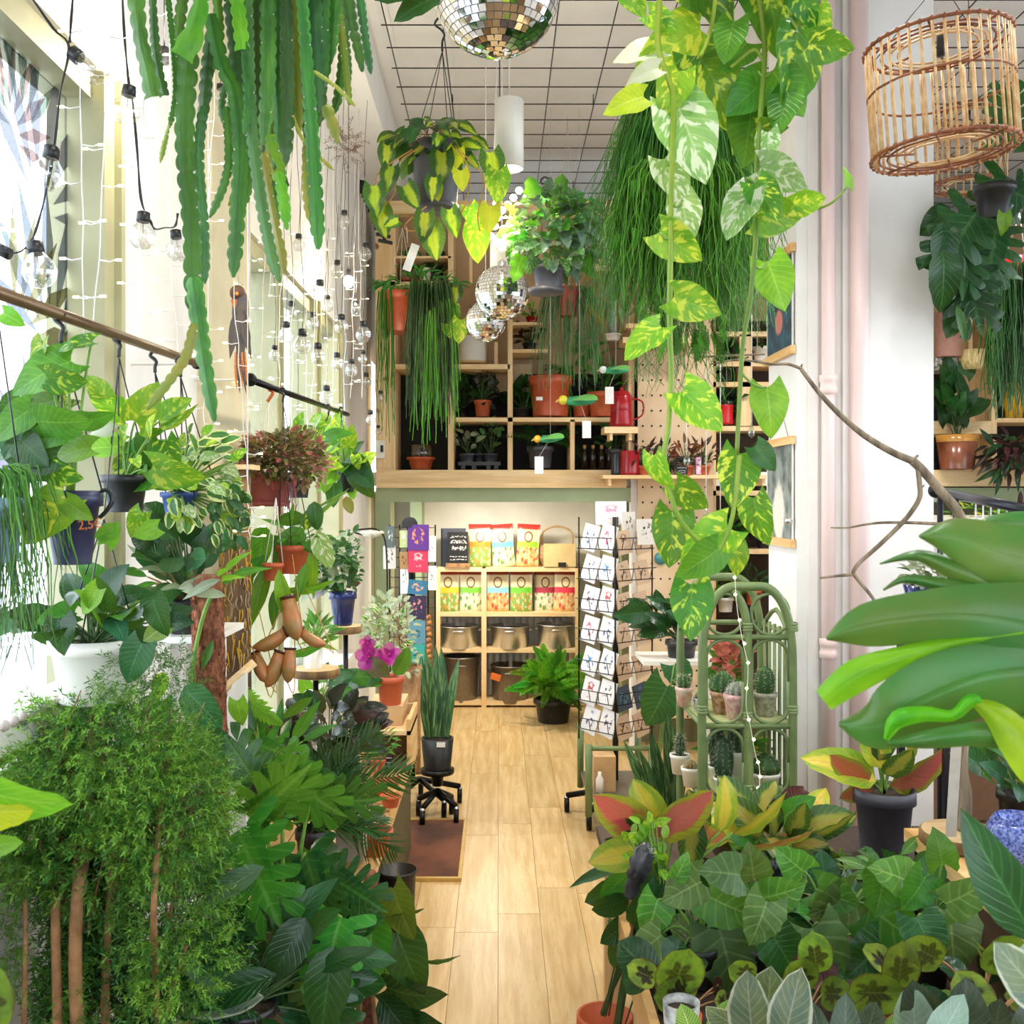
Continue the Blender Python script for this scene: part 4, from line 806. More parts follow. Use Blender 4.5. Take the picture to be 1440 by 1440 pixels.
# --- A big pothos in the dark pot with the price
d = 1.86
t = thing('hanging_pothos', 'large pothos hanging in a dark grey pot with an orange price scribble', 'plant', W(102, 793, d)); b = pot(t, 102, 690, 793, 82, d, M_NAVY, .62); hanger(t, 102, 690, 82, d, (86, 482), M_BLACK, 34)
ft = bpy.data.curves.new('price_mark', 'FONT'); ft.body = '2,5€'; ft.size = .023; ft.extrude = .0006; fo = bpy.data.objects.new('price_mark', ft); COL.objects.link(fo)
bpy.context.view_layer.update(); fme = bpy.data.meshes.new_from_object(fo.evaluated_get(bpy.context.evaluated_depsgraph_get())); bpy.data.objects.remove(fo); fme.materials.clear()
put('price_mark', fme, mat('orange_marker', '#d8743a', .5), t, Matrix.Translation(W(110, 745, d-.060)) @ Matrix.Rotation(PI/2, 4, 'X') @ Matrix.Rotation(.1, 4, 'Z'))
for x in (-1,): put('hook', MB().tube(smooth([W(142, 690, d), W(152, 690, d), W(158, 703, d), W(150, 718, d), W(140, 728, d)], 3), .004, 6), M_BLACK, t)
leaves(t, d, [('heart', G_MID, 100, 508, 92, 205, 20, 25), ('heart', G_POTH, 92, 556, 88, 200, 25, 30), ('heart', G_MID, 58, 600, 66, 0, 15, 40), ('heart', G_POTHY, 60, 478, 46, 250, 0, 30), ('heart', G_POTH, 130, 480, 52, 185, 10, 50), ('heart', G_LIME, 4, 440, 34, -30), ('heart', G_DARK, 50, 612, 60, 200, 20, 30), ('heart', G_DARK, 56, 640, 48, -60, 20), ('heart', G_DARK, 30, 560, 50, 230), ('heart', G_MID, 110, 590, 50, -10, 20, 50), ('heart', G_BLUE, 20, 625, 60, -45, 10), ('heart', G_DARK, 5, 580, 55, 250), ('heart', G_MID, 75, 660, 36, 200), ('heart', G_POTH, 40, 640, 40, 160)])
leaves(t, d-.10, [('heart', G_POTHY, 92, 700, 84, 226, 20), ('heart', G_LIME, 94, 706, 42, -35, 10), ('heart', G_MID, 100, 600, 66, 200, 20, 20), ('heart', G_MID, 55, 592, 74, -8, 15, 30), ('heart', G_LIME, 128, 630, 62, 186, 15, 40), ('heart', G_MID, 44, 575, 64, 216, 20, 10), ('heart', G_DARK, 80, 642, 64, 192, 20, 20), ('heart', G_POTH, 70, 660, 50, -20, 20, 20), ('heart', G_DARK, 30, 620, 60, -40, 20), ('heart', G_POTH, 66, 530, 60, -10, 10, 30)], .03)
for x, y in ((95, 515), (88, 560), (60, 600), (92, 700), (58, 480), (50, 612), (128, 484), (28, 565), (112, 592)): put('stem', MB().tube(bez(b, W(x, y, d), 0, 6, .03), [.0034, .0022], 5), M_STEMG, t)
# --- B gold pothos in the black pot
d = 2.16
t = thing('hanging_gold_pothos', 'bright golden pothos hanging in a plain black pot', 'plant', W(176, 720, d)); b = pot(t, 176, 668, 720, 66, d, M_BLACK, .7); hanger(t, 176, 668, 66, d, (167, 502), M_BLACK, 26)
leaves(t, d, [('heart', G_POTHY, 190, 592, 62, 55, 10, 20), ('heart', G_POTHY, 225, 592, 54, 40, 0, -20), ('heart', G_POTHY, 175, 585, 56, 140, 10, 40), ('heart', G_POTH, 236, 655, 96, 190, 20, 35), ('heart', G_POTHY, 244, 668, 62, 172, 20, 10), ('heart', G_POTHY, 215, 655, 70, -25, 20, 30), ('heart', G_LIME, 168, 628, 64, 182, 10, 45), ('lance', G_POTHW, 205, 580, 75, 183, 0, 60), ('lance', G_POTHY, 220, 605, 66, 22, 0, 50), ('heart', G_POTH, 195, 632, 46, 220, 15), ('heart', G_CREAM, 158, 606, 38, 170, 0, 40), ('heart', G_POTH, 232, 620, 50, -70, 15), ('heart', G_POTHY, 150, 560, 42, 130), ('heart', G_MID, 205, 615, 44, -80)])
for x, y in ((190, 592), (225, 592), (175, 585), (236, 655), (215, 655), (168, 628), (220, 605), (195, 632)): put('stem', MB().tube(bez(b, W(x, y, d), 0, 6, .02), [.003, .002], 5), M_STEMG, t)
bush(t, 'heart', G_POTH, b, d, (205, 640, 36, 34), 14, 34, 3, dd=.08, stem=M_STEMG, mats=[G_POTH, G_POTHY, G_MID])
# --- C variegated hoya
d = 2.42
t = thing('hanging_hoya', 'cream edged small leaved hoya spilling from a blue pot beside the bark post', 'plant', W(255, 724, d)); b = pot(t, 252, 692, 724, 52, d, mat('blue_plastic', '#2c4a8a', .4), .72); hanger(t, 252, 692, 52, d, (218, 524), M_BLACK, 24); hanger(t, 280, 700, 60, d, (254, 530), M_BLACK, 22)
bush(t, 'oval', G_HOYA, b, d, (278, 672, 50, 66), 90, 26, 5, dd=.12, droop=.6, stem=M_STEMG, mats=[G_HOYA, G_HOYA, G_POTHY, G_POTHW], jit=.7)
bush(t, 'oval', G_HOYA, b, d, (318, 720, 26, 44), 50, 20, 6, dd=.06, droop=.8, mats=[G_HOYA, G_DARK], jit=.7)
leaves(t, d, [('oval', G_HOYA, 290, 690, 34, -20, 5), ('oval', G_HOYA, 300, 618, 40, 250, 5), ('oval', G_HOYA, 268, 712, 40, -100, 5)])
# --- D thin grey rhipsalis far left
d = 1.72
t = thing('trailing_rhipsalis', 'thin grey green rhipsalis trailing past the left picture edge', 'plant', W(10, 790, d)); b = pot(t, -4, 700, 790, 70, d, mat('pale_blue_pot', '#8fb0cc', .4), .8, n=20); hanger(t, -4, 700, 70, d, (-4, 440), M_BLACK, 0)
strands(t, G_RHIP, d, ((-24, 668), (38, 655)), 150, (60, 250), .0017, 8, .05, .07); strands(t, G_RHIPD, d, ((-14, 780), (40, 690)), 50, (60, 230), .0013, 9, .05, .06)
# --- E white hanging pot
d = 1.98
t = thing('white_hanging_pot', 'wide white hanging pot with broad dark leaves above the feathery shrub', 'plant', W(132, 985, d)); b = pot(t, 132, 897, 985, 124, d, M_WPOT, .72, n=28); hanger(t, 132, 897, 118, d, (146, 730), M_BLACK, 0)
stemto(t, [(146, 726), (160, 600, 2.1), (170, 474, 2.16)], d, .0011, M_BLACK, 'cord')
bush(t, 'heart', G_DARK, b, d, (150, 862, 92, 42), 34, 56, 11, dd=.14, droop=.35, stem=M_STEMD, mats=[G_DARK, G_DARK, G_BLUE, G_DEEP, G_MID], jit=.6)
leaves(t, d-.12, [('heart', G_LIME, 138, 828, 44, 235, 0, 20), ('heart', G_DARK, 215, 842, 52, -70, 20), ('heart', G_BLUE, 200, 905, 62, 245, 10), ('heart', G_MID, 105, 862, 52, 190, 20, 30), ('heart', G_DARK, 145, 872, 60, -10, 10, 50), ('heart', G_BLUE, 12, 868, 46, 215, 10), ('heart', G_LIME, 150, 765, 36, 60), ('heart', G_POTHY, 200, 720, 40, 240), ('heart', G_LIME, 222, 742, 36, 200), ('lance', G_CREAM, 200, 860, 50, 200, 0, 50), ('heart', G_CAL, 232, 880, 38, 215), ('heart', G_LIME, 160, 745, 30, 200)])
# --- F dark round-leaved plant
d = 2.6
t = thing('dark_leaf_plant', 'dark speckled round leaved plant in a black pot beside the coir pole', 'plant', W(262, 895, d)); b = pot(t, 262, 840, 895, 52, d, M_BLACK)
bush(t, 'round', G_DEEP, b, d, (252, 778, 42, 48), 30, 40, 12, dd=.12, stem=M_STEMD, mats=[G_DEEP, G_DARK, G_BLUE], jit=.5); bush(t, 'lance', G_MID, b, d, (262, 815, 62, 22), 16, 52, 13, dd=.08, stem=M_STEMO, mats=[G_MID, G_OLV, G_LIME])
t = thing('plant_stool', 'white stool mostly hidden behind the feathery shrub', 'stool', W(258, 900, d)); pbox(t, 'seat', 225, 300, 896, 905, d-.08, .3, M_WPOT); 
for x in (-.02, .1): put('leg', MB().tube([W(240, 905, d)+Vector((x, .1, 0)), (W(240, 905, d)+Vector((x, .1, 0)))*1.0-Vector((0, 0, Z5(905, d)-.01))], .015, 6), M_WPOT, t)
# --- G coir pole climber
d = 2.42
t = thing('coir_pole_climber', 'climbing philodendron with broad blue green leaves on a brown coir pole', 'plant', W(305, 1250, d))
put('coir_pole', MB().tube([W(306, 1250, d), W(300, 1060, d), W(293, 905, d), W(291, 815, d), W(291, 808, d)], [.030, .034, .038, .034, .02], 18), M_COIR, t)
rs = random.Random(5); fb = MB()
for i in range(500):
    f = rs.random(); y = 812+f*300; x = 291+f*10; a = rs.uniform(-PI, 0); c0 = W(x, y, d)+Vector((.034*math.cos(a), .034*math.sin(a), 0)); fb.tube([c0, c0+Vector((math.cos(a)*.006, math.sin(a)*.006, rs.uniform(-.02, .02))), c0+Vector((math.cos(a)*.003, math.sin(a)*.003, rs.uniform(-.035, .035)))], .0008, 3, False)
put('coir_fibre', fb, M_COIR, t, kind='stuff')
leaves(t, d-.06, [('oval', G_BLUE, 258, 965, 82, -42, 20), ('oval', G_BLUE, 272, 1018, 68, -35, 20), ('heart', G_MID, 225, 985, 50, -100, 10), ('oval', G_MID, 245, 1040, 60, -60, 10), ('lance', G_OLV, 318, 838, 62, 170, 10, 30), ('lance', G_OLV, 310, 815, 60, 200, 10, 30), ('lance', G_OLV, 250, 828, 52, 20, 10), ('lance', G_MID, 300, 900, 46, 250), ('oval', G_POTHY, 232, 945, 40, 250), ('heart', G_LIME, 334, 985, 36, -80)])
stemto(t, [(300, 1240), (286, 1040), (268, 970), (282, 880), (300, 830)], d-.05, .005, M_STEMG)
# --- H bark slab with lichen, shelf board
d = 3.25
t = thing('bark_log', 'upright dark bark log with yellow lichen and moss, in front of the beige pier', 'log', W(330, 1000, d)); put('log', MB().tube([W(331, 1010, d), W(332, 900, d), W(330, 780, d), W(332, 660, d)], [.052, .047, .05, .047], 16), M_BARK, t)
rs = random.Random(8); lm = MB(); l2 = MB()
for i in range(130):
    a = rs.uniform(-PI, 0); p = W(331, rs.uniform(690, 930), d)+Vector((.05*math.cos(a), .05*math.sin(a), 0)); mm = lm if i % 2 else l2; L = rs.uniform(.02, .07); mm.tube([p, p+Vector((rs.uniform(-.008, .008), -.006, -L*.5)), p+Vector((rs.uniform(-.01, .01), -.002, -L))], [.003, .001], 4, False)
put('lichen', lm, mat('yellow_lichen', '#c99a2a', .9), t, kind='stuff'); put('bark_strip', l2, mat('pale_bark', '#a89070', .9), t, kind='stuff')
t = thing('small_board', 'short pale board resting on top of the bark log', 'board', W(320, 658, d)); pbox(t, 'board_panel', 288, 353, 653, 660, d-.06, .12, M_PINE)
# --- I white panel with sloped top
d = 2.75
t = thing('white_screen', 'white upright panel with a sloping wood topped edge beside the coir pole', 'panel', W(330, 1120, d))
pp = [W(x, y, d) for x, y in ((314, 1290), (346, 1290), (346, 946), (314, 972))]; put('panel_sheet', MB().prism([(p.x, p.z) for p in pp], 'y', d, d+.02), M_WPOT, t)
put('top_strip', MB().tube([W(309, 974, d-.005), W(358, 931, d+.03)], .012, 4), M_PINE, t)
# --- pink callisia
d = 3.62
t = thing('hanging_pink_callisia', 'pink and bronze trailing callisia in a dull terracotta hanging pot', 'plant', W(379, 710, d)); b = pot(t, 379, 668, 710, 70, d, M_TERRAD, .74); hanger(t, 379, 668, 70, d, (378, 566), M_CORD, 0)
put('saucer', MB().lathe([(.001, 0), (.068, 0), (.074, .02), (.06, .012), (.001, .008)], 20), M_TERRAD, t, Matrix.Translation(W(379, 712, d)))
foliage(t, 'oval', G_CALL, d, [(392, 640, 62, 32, .6), (430, 650, 34, 38, .3), (370, 660, 30, 22, .1)], 420, 11, 3, .16)
for m_, n_, sd in ((leafmat('leaf_bronze', '#5a4a30', '#6a5a3a', None), 420, 4), (leafmat('leaf_peach', '#d8a888', '#c89a6a', None, trans=.3), 300, 5), (leafmat('leaf_olive_trailing', '#8f8a48', '#6f7a3c', None), 300, 6), (leafmat('leaf_rose', '#b85a68', '#a84a58', None), 160, 7)): foliage(t, 'oval', m_, d-.01*sd, [(380, 645, 50, 34, .5), (415, 640, 46, 36, .5)], n_, 10, sd, .15)
strands(t, mat('pink_stem', '#a85a62', .6), d-.08, ((392, 690), (412, 680)), 26, (20, 70), .0016, 3, .02, .02)
strands(t, mat('pink_stem', '#a85a62', .6), d, ((350, 618), (440, 600)), 30, (15, 40), .001, 5, .02, .06)
# --- small pothos right of it
d = 5.0
t = thing('hanging_small_pothos', 'lively green pothos in a small black pot at the right end of the thin rail', 'plant', W(488, 690, d)); b = pot(t, 486, 664, 692, 30, d, M_BLACK); hanger(t, 486, 664, 30, d, (480, 588), M_BLACK, 12)
bush(t, 'heart', G_MID, b, d, (476, 645, 34, 40), 34, 34, 21, dd=.14, stem=M_STEMG, mats=[G_MID, G_LIME, G_POTHY, G_DARK]); leaves(t, d-.1, [('heart', G_DARK, 495, 650, 48, -50), ('heart', G_DARK, 500, 660, 44, -60), ('heart', G_POTHY, 500, 640, 20, -80), ('heart', G_LIME, 462, 660, 34, -100), ('heart', G_DARK, 470, 680, 32, -95)])
t = thing('hanging_small_pothos', 'pothos with yellow top leaves in a small black pot next to the pink callisia', 'plant', W(420, 700, 4.6)); b = pot(t, 420, 672, 700, 34, 4.6, M_BLACK); hanger(t, 420, 672, 34, 4.6, (462, 584), M_BLACK, 12)
bush(t, 'heart', G_MID, b, 4.6, (440, 625, 24, 36), 18, 30, 22, dd=.1, stem=M_STEMG, mats=[G_MID, G_LIME, G_POTHY])
# --- orchid cactus
d = 3.45
t = thing('hanging_orchid_cactus', 'broad leaved plant in an orange plastic pot hung before the second window', 'plant', W(413, 806, d)); b = pot(t, 413, 766, 806, 54, d, M_TERRAP, .74); hanger(t, 413, 766, 54, d, (398, 566), M_BLACK, 16)
leaves(t, d-.03, [('oval', G_LIME, 372, 738, 66, 262, 10, 20), ('oval', G_MID, 398, 762, 50, 178, 10, 50), ('oval', G_MID, 430, 732, 46, 172, 0, 40), ('oval', G_MID, 425, 742, 62, 235, 30), ('oval', G_POTHW, 446, 748, 50, -70, 20), ('strap', G_LIME, 432, 738, 76, 42, 5), ('oval', G_BRASIL, 430, 745, 30, 80), ('oval', G_DARK, 442, 705, 40, -85), ('oval', G_LIME, 380, 755, 30, 230), ('oval', leafmat('leaf_olive', '#7a7a2a', '#8f8f3a', '#b8b86a'), 486, 698, 26, -70)])
bush(t, 'lance', G_MID, b, d, (420, 748, 30, 24), 18, 34, 31, dd=.08, stem=M_STEMG)
stemto(t, [(420, 766), (440, 720), (486, 692)], d, .004, M_STEMG)
# --- nepenthes
d = 3.35
t = thing('hanging_pitcher_plant', 'pitcher plant with long leaves and brown hanging pitchers', 'plant', W(390, 815, d)); b = pot(t, 384, 792, 816, 30, d, M_TERRA, .75); hanger(t, 384, 792, 30, d, (388, 700), M_CORD, 0)
leaves(t, d, [('lance', G_LIME, 378, 790, 96, 255, 10), ('lance', G_LIME, 392, 800, 92, 280, 10), ('lance', G_MID, 372, 780, 80, 230, 10), ('lance', G_LIME, 400, 830, 70, 0, 10, 40), ('lance', G_MID, 388, 826, 60, 265, 10), ('lance', G_LIME, 432, 790, 62, 255, 10), ('lance', G_LIME, 440, 770, 70, 268, 10), ('lance', G_MID, 398, 920, 70, 0, 0, 40), ('lance', G_MID, 352, 780, 80, 262)])
PIT = mat('pitcher_skin', '#b87444', .35, col2='#8a6a34', scale=22); 
def pitcher(p, ang, L, m=PIT):
    a = math.radians(ang); dv = Vector((math.cos(a), -.2, math.sin(a))); s = L*1.15*d/FP; P0 = W(p[0], p[1], d-.05)
    pts = [P0+dv*s*f+Vector((0, 0, .12*s*math.sin(PI*f)*(-1))) for f in (0, .2, .45, .7, .9, 1)]
    o = put('pitcher', MB().tube(pts, [.16*s, .19*s, .22*s, .19*s, .10*s, .03*s], 10), m, t); put('lip', MB().tube([P0-dv*.02*s, P0+dv*.05*s], [.21*s, .17*s], 10), mat('pitcher_lip', '#4a1c16', .3), o)
    put('tendril', MB().tube(smooth([pts[-1], pts[-1]+Vector((.02, .01, -.02)), W(p[0]+6, p[1]-60, d)], 4), .0018, 4), M_STEMO, t)
for p, a, L in (((402, 888), 205, 42), ((424, 888), -25, 34), ((358, 918), -60, 40), ((394, 916), 250, 44), ((408, 912), -92, 40), ((405, 840), -75, 52)): pitcher(p, a, L)
# --- wood slice stands
def slicestand(lbl, cx, y, w, d, th=.035):
    t = thing('wood_slice_stand', lbl, 'stand', W(cx, y, d)); c = W(cx, y, d); r = w*d/FP/2
    put('slice', MB().lathe([(.001, 0), (r*.99, 0), (r, .004), (r*.985, th), (.001, th)], 24), M_SLICE, t, Matrix.Translation(c)); put('bark_ring', MB().lathe([(r*.99, .001), (r*1.035, .006), (r*1.02, th-.002), (r*.98, th-.001)], 24), M_BARK, t, Matrix.Translation(c))
    put('pole', MB().tube([(c.x, c.y, .0), (c.x, c.y, c.z)], .012, 8), M_BLKM, t); put('foot', MB().lathe([(.001, 0), (r*.8, 0), (r*.8, .012), (.001, .014)], 18), M_BLKM, t, Matrix.Translation((c.x, c.y, 0))); return c.z+th
d = 4.7; slicestand('upper round wood slice stand carrying the blue glazed pot', 486, 890, 44, d)
t = thing('blue_pot_plant', 'silvery leafed plant in a glossy dark blue pot on the upper wood slice', 'plant', W(482, 877, d)); b = pot(t, 482, 832, 878, 40, d, M_GLAZE, .66)
foliage(t, 'oval', G_DARK, d, [(474, 796, 34, 36, .7), (488, 770, 20, 26, .3)], 200, 13, 6, .14); foliage(t, 'oval', G_OLV, d, [(474, 790, 32, 34, 1)], 70, 13, 16, .14); bush(t, 'oval', G_DARK, b, d, (465, 812, 34, 28), 16, 32, 33, dd=.12, stem=M_STEMD, mats=[G_DARK, G_OLV, G_BURG])
d = 4.2; slicestand('lower round wood slice stand carrying the white pot', 444, 951, 66, d)
t = thing('white_pot_plant', 'small glossy green plant in a white ceramic pot on the lower wood slice', 'plant', W(441, 939, d)); b = pot(t, 441, 908, 939, 28, d, M_WPOT, .84, False); bush(t, 'lance', G_MID, b, d, (446, 892, 20, 18), 34, 22, 34, dd=.07, stem=M_STEMG)
t = thing('tin_cup', 'plain grey green cup behind the white pot on the wood slice', 'cup', W(419, 939, 4.3)); pot(t, 419, 908, 938, 16, 4.3, mat('grey_green_cup', '#b9c8c0', .4), .9, False, False, name='cup_body')
# --- white paper flower on a bent stalk
t = thing('paper_flower', 'white flower ornament on a dark bent wire by the green door post', 'ornament', W(523, 752, 5.6)); put('flower', MB().lathe([(.001, 0), (.045, .012), (.07, .03), (.06, .04), (.03, .036), (.001, .045)], 12), mat('paper_white', '#ece8d4', .8, col2='#b8b49a', scale=60), t, Matrix.Translation(W(523, 757, 5.6)))
stemto(t, [(523, 755), (497, 748), (512, 744), (533, 746), (543, 770), (545, 850), (548, 900), (550, 1036)], 5.58, .005, M_BLKM, 'wire')
# --- olive-like variegated shrub
d = 5.3
t = thing('silver_shrub', 'airy cream and grey leaved shrub in a wooden box beside the postcard rack', 'plant', W(566, 1053, d)); b = pot(t, 572, 935, 1053, 40, d, M_STEMB, .9, False)
foliage(t, 'oval', G_OLV, d, [(546, 884, 36, 50, .75), (566, 925, 26, 22, .25)], 210, 12, 7, .2); foliage(t, 'oval', G_HOYA, d, [(545, 890, 32, 44, 1)], 60, 11, 8, .2)
bm = MB(); rs = random.Random(3)
for i in range(22): bm.tube(bez(b, W(548+rs.uniform(-32, 32), 874+rs.uniform(-46, 40), d+rs.uniform(-.15, .15)), 0, 5, .03), [.004, .001], 4)
put('branch', bm, M_STEMB, t, kind='stuff')
# --- pink orchid
d = 4.75
t = thing('orchid', 'magenta orchid in an orange red plastic pot on the carton', 'plant', W(549, 992, d)); b = pot(t, 549, 950, 992, 40, d, M_TERRAP, .74); leaves(t, d-.03, [('oval', G_MID, 545, 955, 52, 165, 20, 30), ('oval', leafmat('leaf_redgreen', '#6a8a3a', '#8a6a4a', '#a8b86a'), 548, 950, 46, 150, 10), ('oval', G_DARK, 545, 945, 60, 185, 10, 40), ('oval', G_MID, 555, 950, 44, 60, 0, 30), ('oval', G_DARK, 505, 1010, 40, -20)])
stemto(t, [(549, 945), (546, 900), (535, 870), (528, 895)], d, .0035, M_STEMG); stemto(t, [(549, 945), (548, 905)], d, .0035, M_STEMG)
OR = leafmat('orchid_petal', '#e024b8', '#c81aa4', '#f07ad8', trans=.35)
for (fx, fy, L) in ((519, 924, 25), (548, 921, 22), (533, 935, 18), (517, 905, 15)):
    f = put('flower', MB().ball(W(fx, fy, d-.03), .008, 8, 6), mat('orchid_lip', '#a01070', .4), t)
    for k in range(5): leaf(f, 'round', OR, fx, fy, d-.02, L*.85, 90+72*k, 15, 0, 0, name='petal')
# --- bench and cartons
bn = thing('plant_bench', 'long low wooden bench along the window wall holding plants', 'bench', (-.72, 4.4, 0))
for i in range(3): put('plank', MB().bx(-.96+.165*i, -.80+.165*i, 3.45, 5.6, .565, .60), M_PINEY, bn)
put('front_board', MB().bx(-.966, -.47, 3.43, 3.45, .52, .60), M_PINE, bn); put('side_board', MB().bx(-.475, -.455, 3.43, 5.6, .5, .6), M_PINEY, bn); put('side_panel', MB().bx(-.49, -.475, 3.5, 5.5, .02, .5), mat('dark_olive_side', '#5a5232', .7), bn)
for x in (-.93, -.52):
    for y in (3.5, 5.5): put('leg', MB().bx(x-.03, x+.03, y-.03, y+.03, 0, .565), M_PINEZ, bn)
def boxthing(name, lbl, cat, part, x0, x1, y0, y1, d, dep, m): t = thing(name, lbl, cat, W((x0+x1)/2, y1, d)); pbox(t, part, x0, x1, y0, y1, d, dep, m); return t
t = boxthing('gold_carton', 'tan cardboard carton under the orchid pot', 'box', 'carton', 517, 566, 993, 1029, 4.7, .3, M_KRAFT)
t = boxthing('wooden_crate', 'open pale wooden crate of small pots under the carton', 'crate', 'base', 512, 576, 1086, 1092, 4.6, .4, M_PINE); pbox(t, 'side_panel', 572, 577, 1012, 1090, 4.6, .4, M_PINEY); pbox(t, 'side_panel', 508, 512, 1012, 1090, 4.6, .4, M_PINEY); pbox(t, 'back_panel', 512, 572, 1012, 1090, 4.6, .02, M_TAN, .36); pbox(t, 'top_board', 508, 577, 1028, 1034, 4.6, .4, M_PINE)
t = thing('terracotta_bowl', 'small terracotta bowl near the far end of the bench edge', 'bowl', W(549, 1132, 4.25)); pot(t, 549, 1118, 1134, 30, 4.25, M_TERRA, .7, soil=False, name='bowl')
t = thing('terracotta_bowl', 'wide terracotta bowl at the near end of the bench', 'bowl', W(524, 1200, 3.75)); pot(t, 524, 1166, 1200, 58, 3.75, M_TERRA, .72, soil=False, name='bowl')
t = thing('dry_succulent', 'small brown dried succulent in a terracotta pot behind the bowl', 'plant', W(535, 1112, 4.35)); b = pot(t, 533, 1098, 1120, 26, 4.35, M_TERRA, .8); bush(t, 'lance', leafmat('leaf_dry', '#a8643a', '#8a4a2a', '#c89060'), b, 4.35, (533, 1094, 16, 10), 26, 16, 35, dd=.05)
t = thing('price_card', 'small black price card standing on the bench', 'sign', W(546, 1090, 4.4)); put('card_plate', MB().box(W(547, 1074, 4.4), (.03, .004, .07), Matrix.Rotation(.15, 3, 'Y')), M_BLACK, t); scribble(t, 543, 551, (1066, 1072, 1078), 4.396, M_CARD, 3, 1, .0012)
t = thing('grey_planter', 'square grey planter at the near end of the bench', 'planter', W(495, 1215, 3.6)); pbox(t, 'planter_body', 472, 511, 1155, 1212, 3.58, .16, mat('warm_grey_planter', '#a9a297', .6))
t = thing('black_bucket', 'empty black plastic bucket on the floor beside the bench', 'bucket', (X5(566, 4.1), 4.1, 0)); s_ = Z5(1222, 4.1); put('bucket_body', MB().lathe([(.001, 0), (.055, 0), (.075, s_), (.079, s_), (.079, s_-.012), (.072, s_-.012), (.054, .01), (.001, .01)], 24), M_BLACK, t, Matrix.Translation((X5(559, 4.1), 4.1, 0)))
# --- small fern-like seedling
t = thing('seedling', 'slender seedling in a pale pot on the wooden crate', 'plant', W(540, 1085, 4.5)); b = pot(t, 534, 1066, 1086, 26, 4.5, M_TERRA, .8); foliage(t, 'lance', G_MID, 4.5, [(535, 1045, 22, 20, 1)], 60, 14, 9, .06)
# --- left postcard rack
rl = thing('postcard_rack', 'tall wire postcard rack with colourful prints beside the green door post', 'card rack', W(585, 1100, 6.3)); d = 6.3; wm = MB()
for x in (548, 562, 573, 602, 612): wm.tube([W(x, 738, d+(.1 if x in (548, 612) else 0)), W(x, 936, d+(.1 if x in (548, 612) else 0))], .005, 5)
for y in range(742, 940, 14): wm.tube([W(548, y, d+.1), W(573, y, d-.03), W(602, y, d-.03), W(612, y, d+.1)], .0025, 4)
wm.tube([W(573, 936, d-.06), W(602, 936, d-.06)], .006, 5)
put('wire_frame', wm, M_BLKM, rl); put('pole', MB().tube([(X5(578, d), d+.06, .12), (X5(578, d), d+.06, Z5(738, d))], .022, 8), M_BLKM, rl); put('wood_pole', MB().tube([W(588, 938, d), (X5(588, d), d, .2)], .016, 8), M_RATTAN, rl)
casterbase(rl, Vector((X5(590, d), 6.3, 0)), R=.26, a0=-.9)
CP = [(588, 774, 30, 36, '#5a2a80', '#f0905a', 'purple and orange print, topmost of the middle column'), (588, 805, 28, 32, '#c83050', '#f0b0b0', 'crimson print, second in the middle column'), (586, 836, 26, 20, '#2a6a8a', '#f0a070', 'blue landscape print, third in the middle column'), (586, 871, 26, 33, '#2a1c40', '#e0907a', 'dark purple print, fourth in the middle column'), (585, 905, 26, 32, '#5a8a9a', '#2a4a5a', 'teal print, fifth in the middle column'), (587, 934, 22, 28, '#3aa898', '#1a4a5a', 'green sea print, lowest in the middle column'), (549, 770, 12, 30, '#5a6a6a', '#d8d8d8', 'grey portrait card at the upper left'), (548, 800, 18, 32, '#d8d6d4', '#3a4048', 'pale grey card at the left, second row'), (568, 770, 12, 24, '#b8c890', '#e8e8e0', 'pale green card left of the middle column'), (568, 800, 12, 24, '#a8855a', '#6a4a2a', 'tan card left of the middle column'), (569, 835, 12, 40, '#e8e6ea', '#6a7080', 'white drawing card left of the blue landscape'), (607, 790, 12, 36, '#f2f0ee', '#b0a8a0', 'plain white card right of the middle column'), (608, 830, 12, 34, '#ece8e0', '#a09890', 'cream card right of the blue landscape')]
for i, (x, y, w, h, c1, c2, wh) in enumerate(CP): card(W(x, y, d-.05), Vector((1, (-.05 if x > 575 else .4), 0)), w*d/FP, h*d/FP, cardart(i % 7, c1, c2), wh+' of the postcard rack', 'cards in the postcard rack', .06, (-.1 if i == 2 else 0), .3)
t = thing('straw_hat', 'dark round cap on top of the postcard rack', 'hat', W(576, 738, d)); put('cap_dome', MB().lathe([(.05, 0), (.048, .03), (.03, .055), (.001, .062)], 14), mat('dark_felt', '#2a2c30', .9), t, Matrix.Translation(W(576, 741, d)))
# --- snake plant on the trolley
d = 6.05
t = thing('snake_plant', 'tall dark snake plant in a black pot with white label', 'plant', W(615, 1080, d)); b = pot(t, 615, 1037, 1080, 46, d, M_BLACK, .82, False); pbox(t, 'label', 614, 626, 1044, 1051, d-.1, .003, M_CARD)
for i, (x, ang, L) in enumerate(((603, 96, 118), (612, 88, 128), (622, 90, 125), (616, 92, 100), (607, 92, 126), (628, 84, 110), (620, 100, 90), (610, 78, 86))): leaf(t, 'blade', G_SANS, x, 1036, d-.04+.02*(i % 4), L, ang, 0, (-25, 30, 10, -40, 40)[i % 5], i % 3, 1.15)
t = thing('plant_trolley', 'low black plant trolley on casters under the snake plant', 'trolley', W(612, 1110, d)); put('platform', MB().lathe([(.001, .2), (.03, .2), (.04, .27), (.1, .275), (.1, .30), (.001, .30)], 18), M_BLKM, t, Matrix.Translation((X5(615, d), d, 0))); casterbase(t, Vector((X5(615, d), d, 0)), R=.14, n=4, a0=-.6)
t = thing('bead_garland', 'string of amber wooden beads hanging behind the snake plant', 'garland', W(603, 930, 6.1))
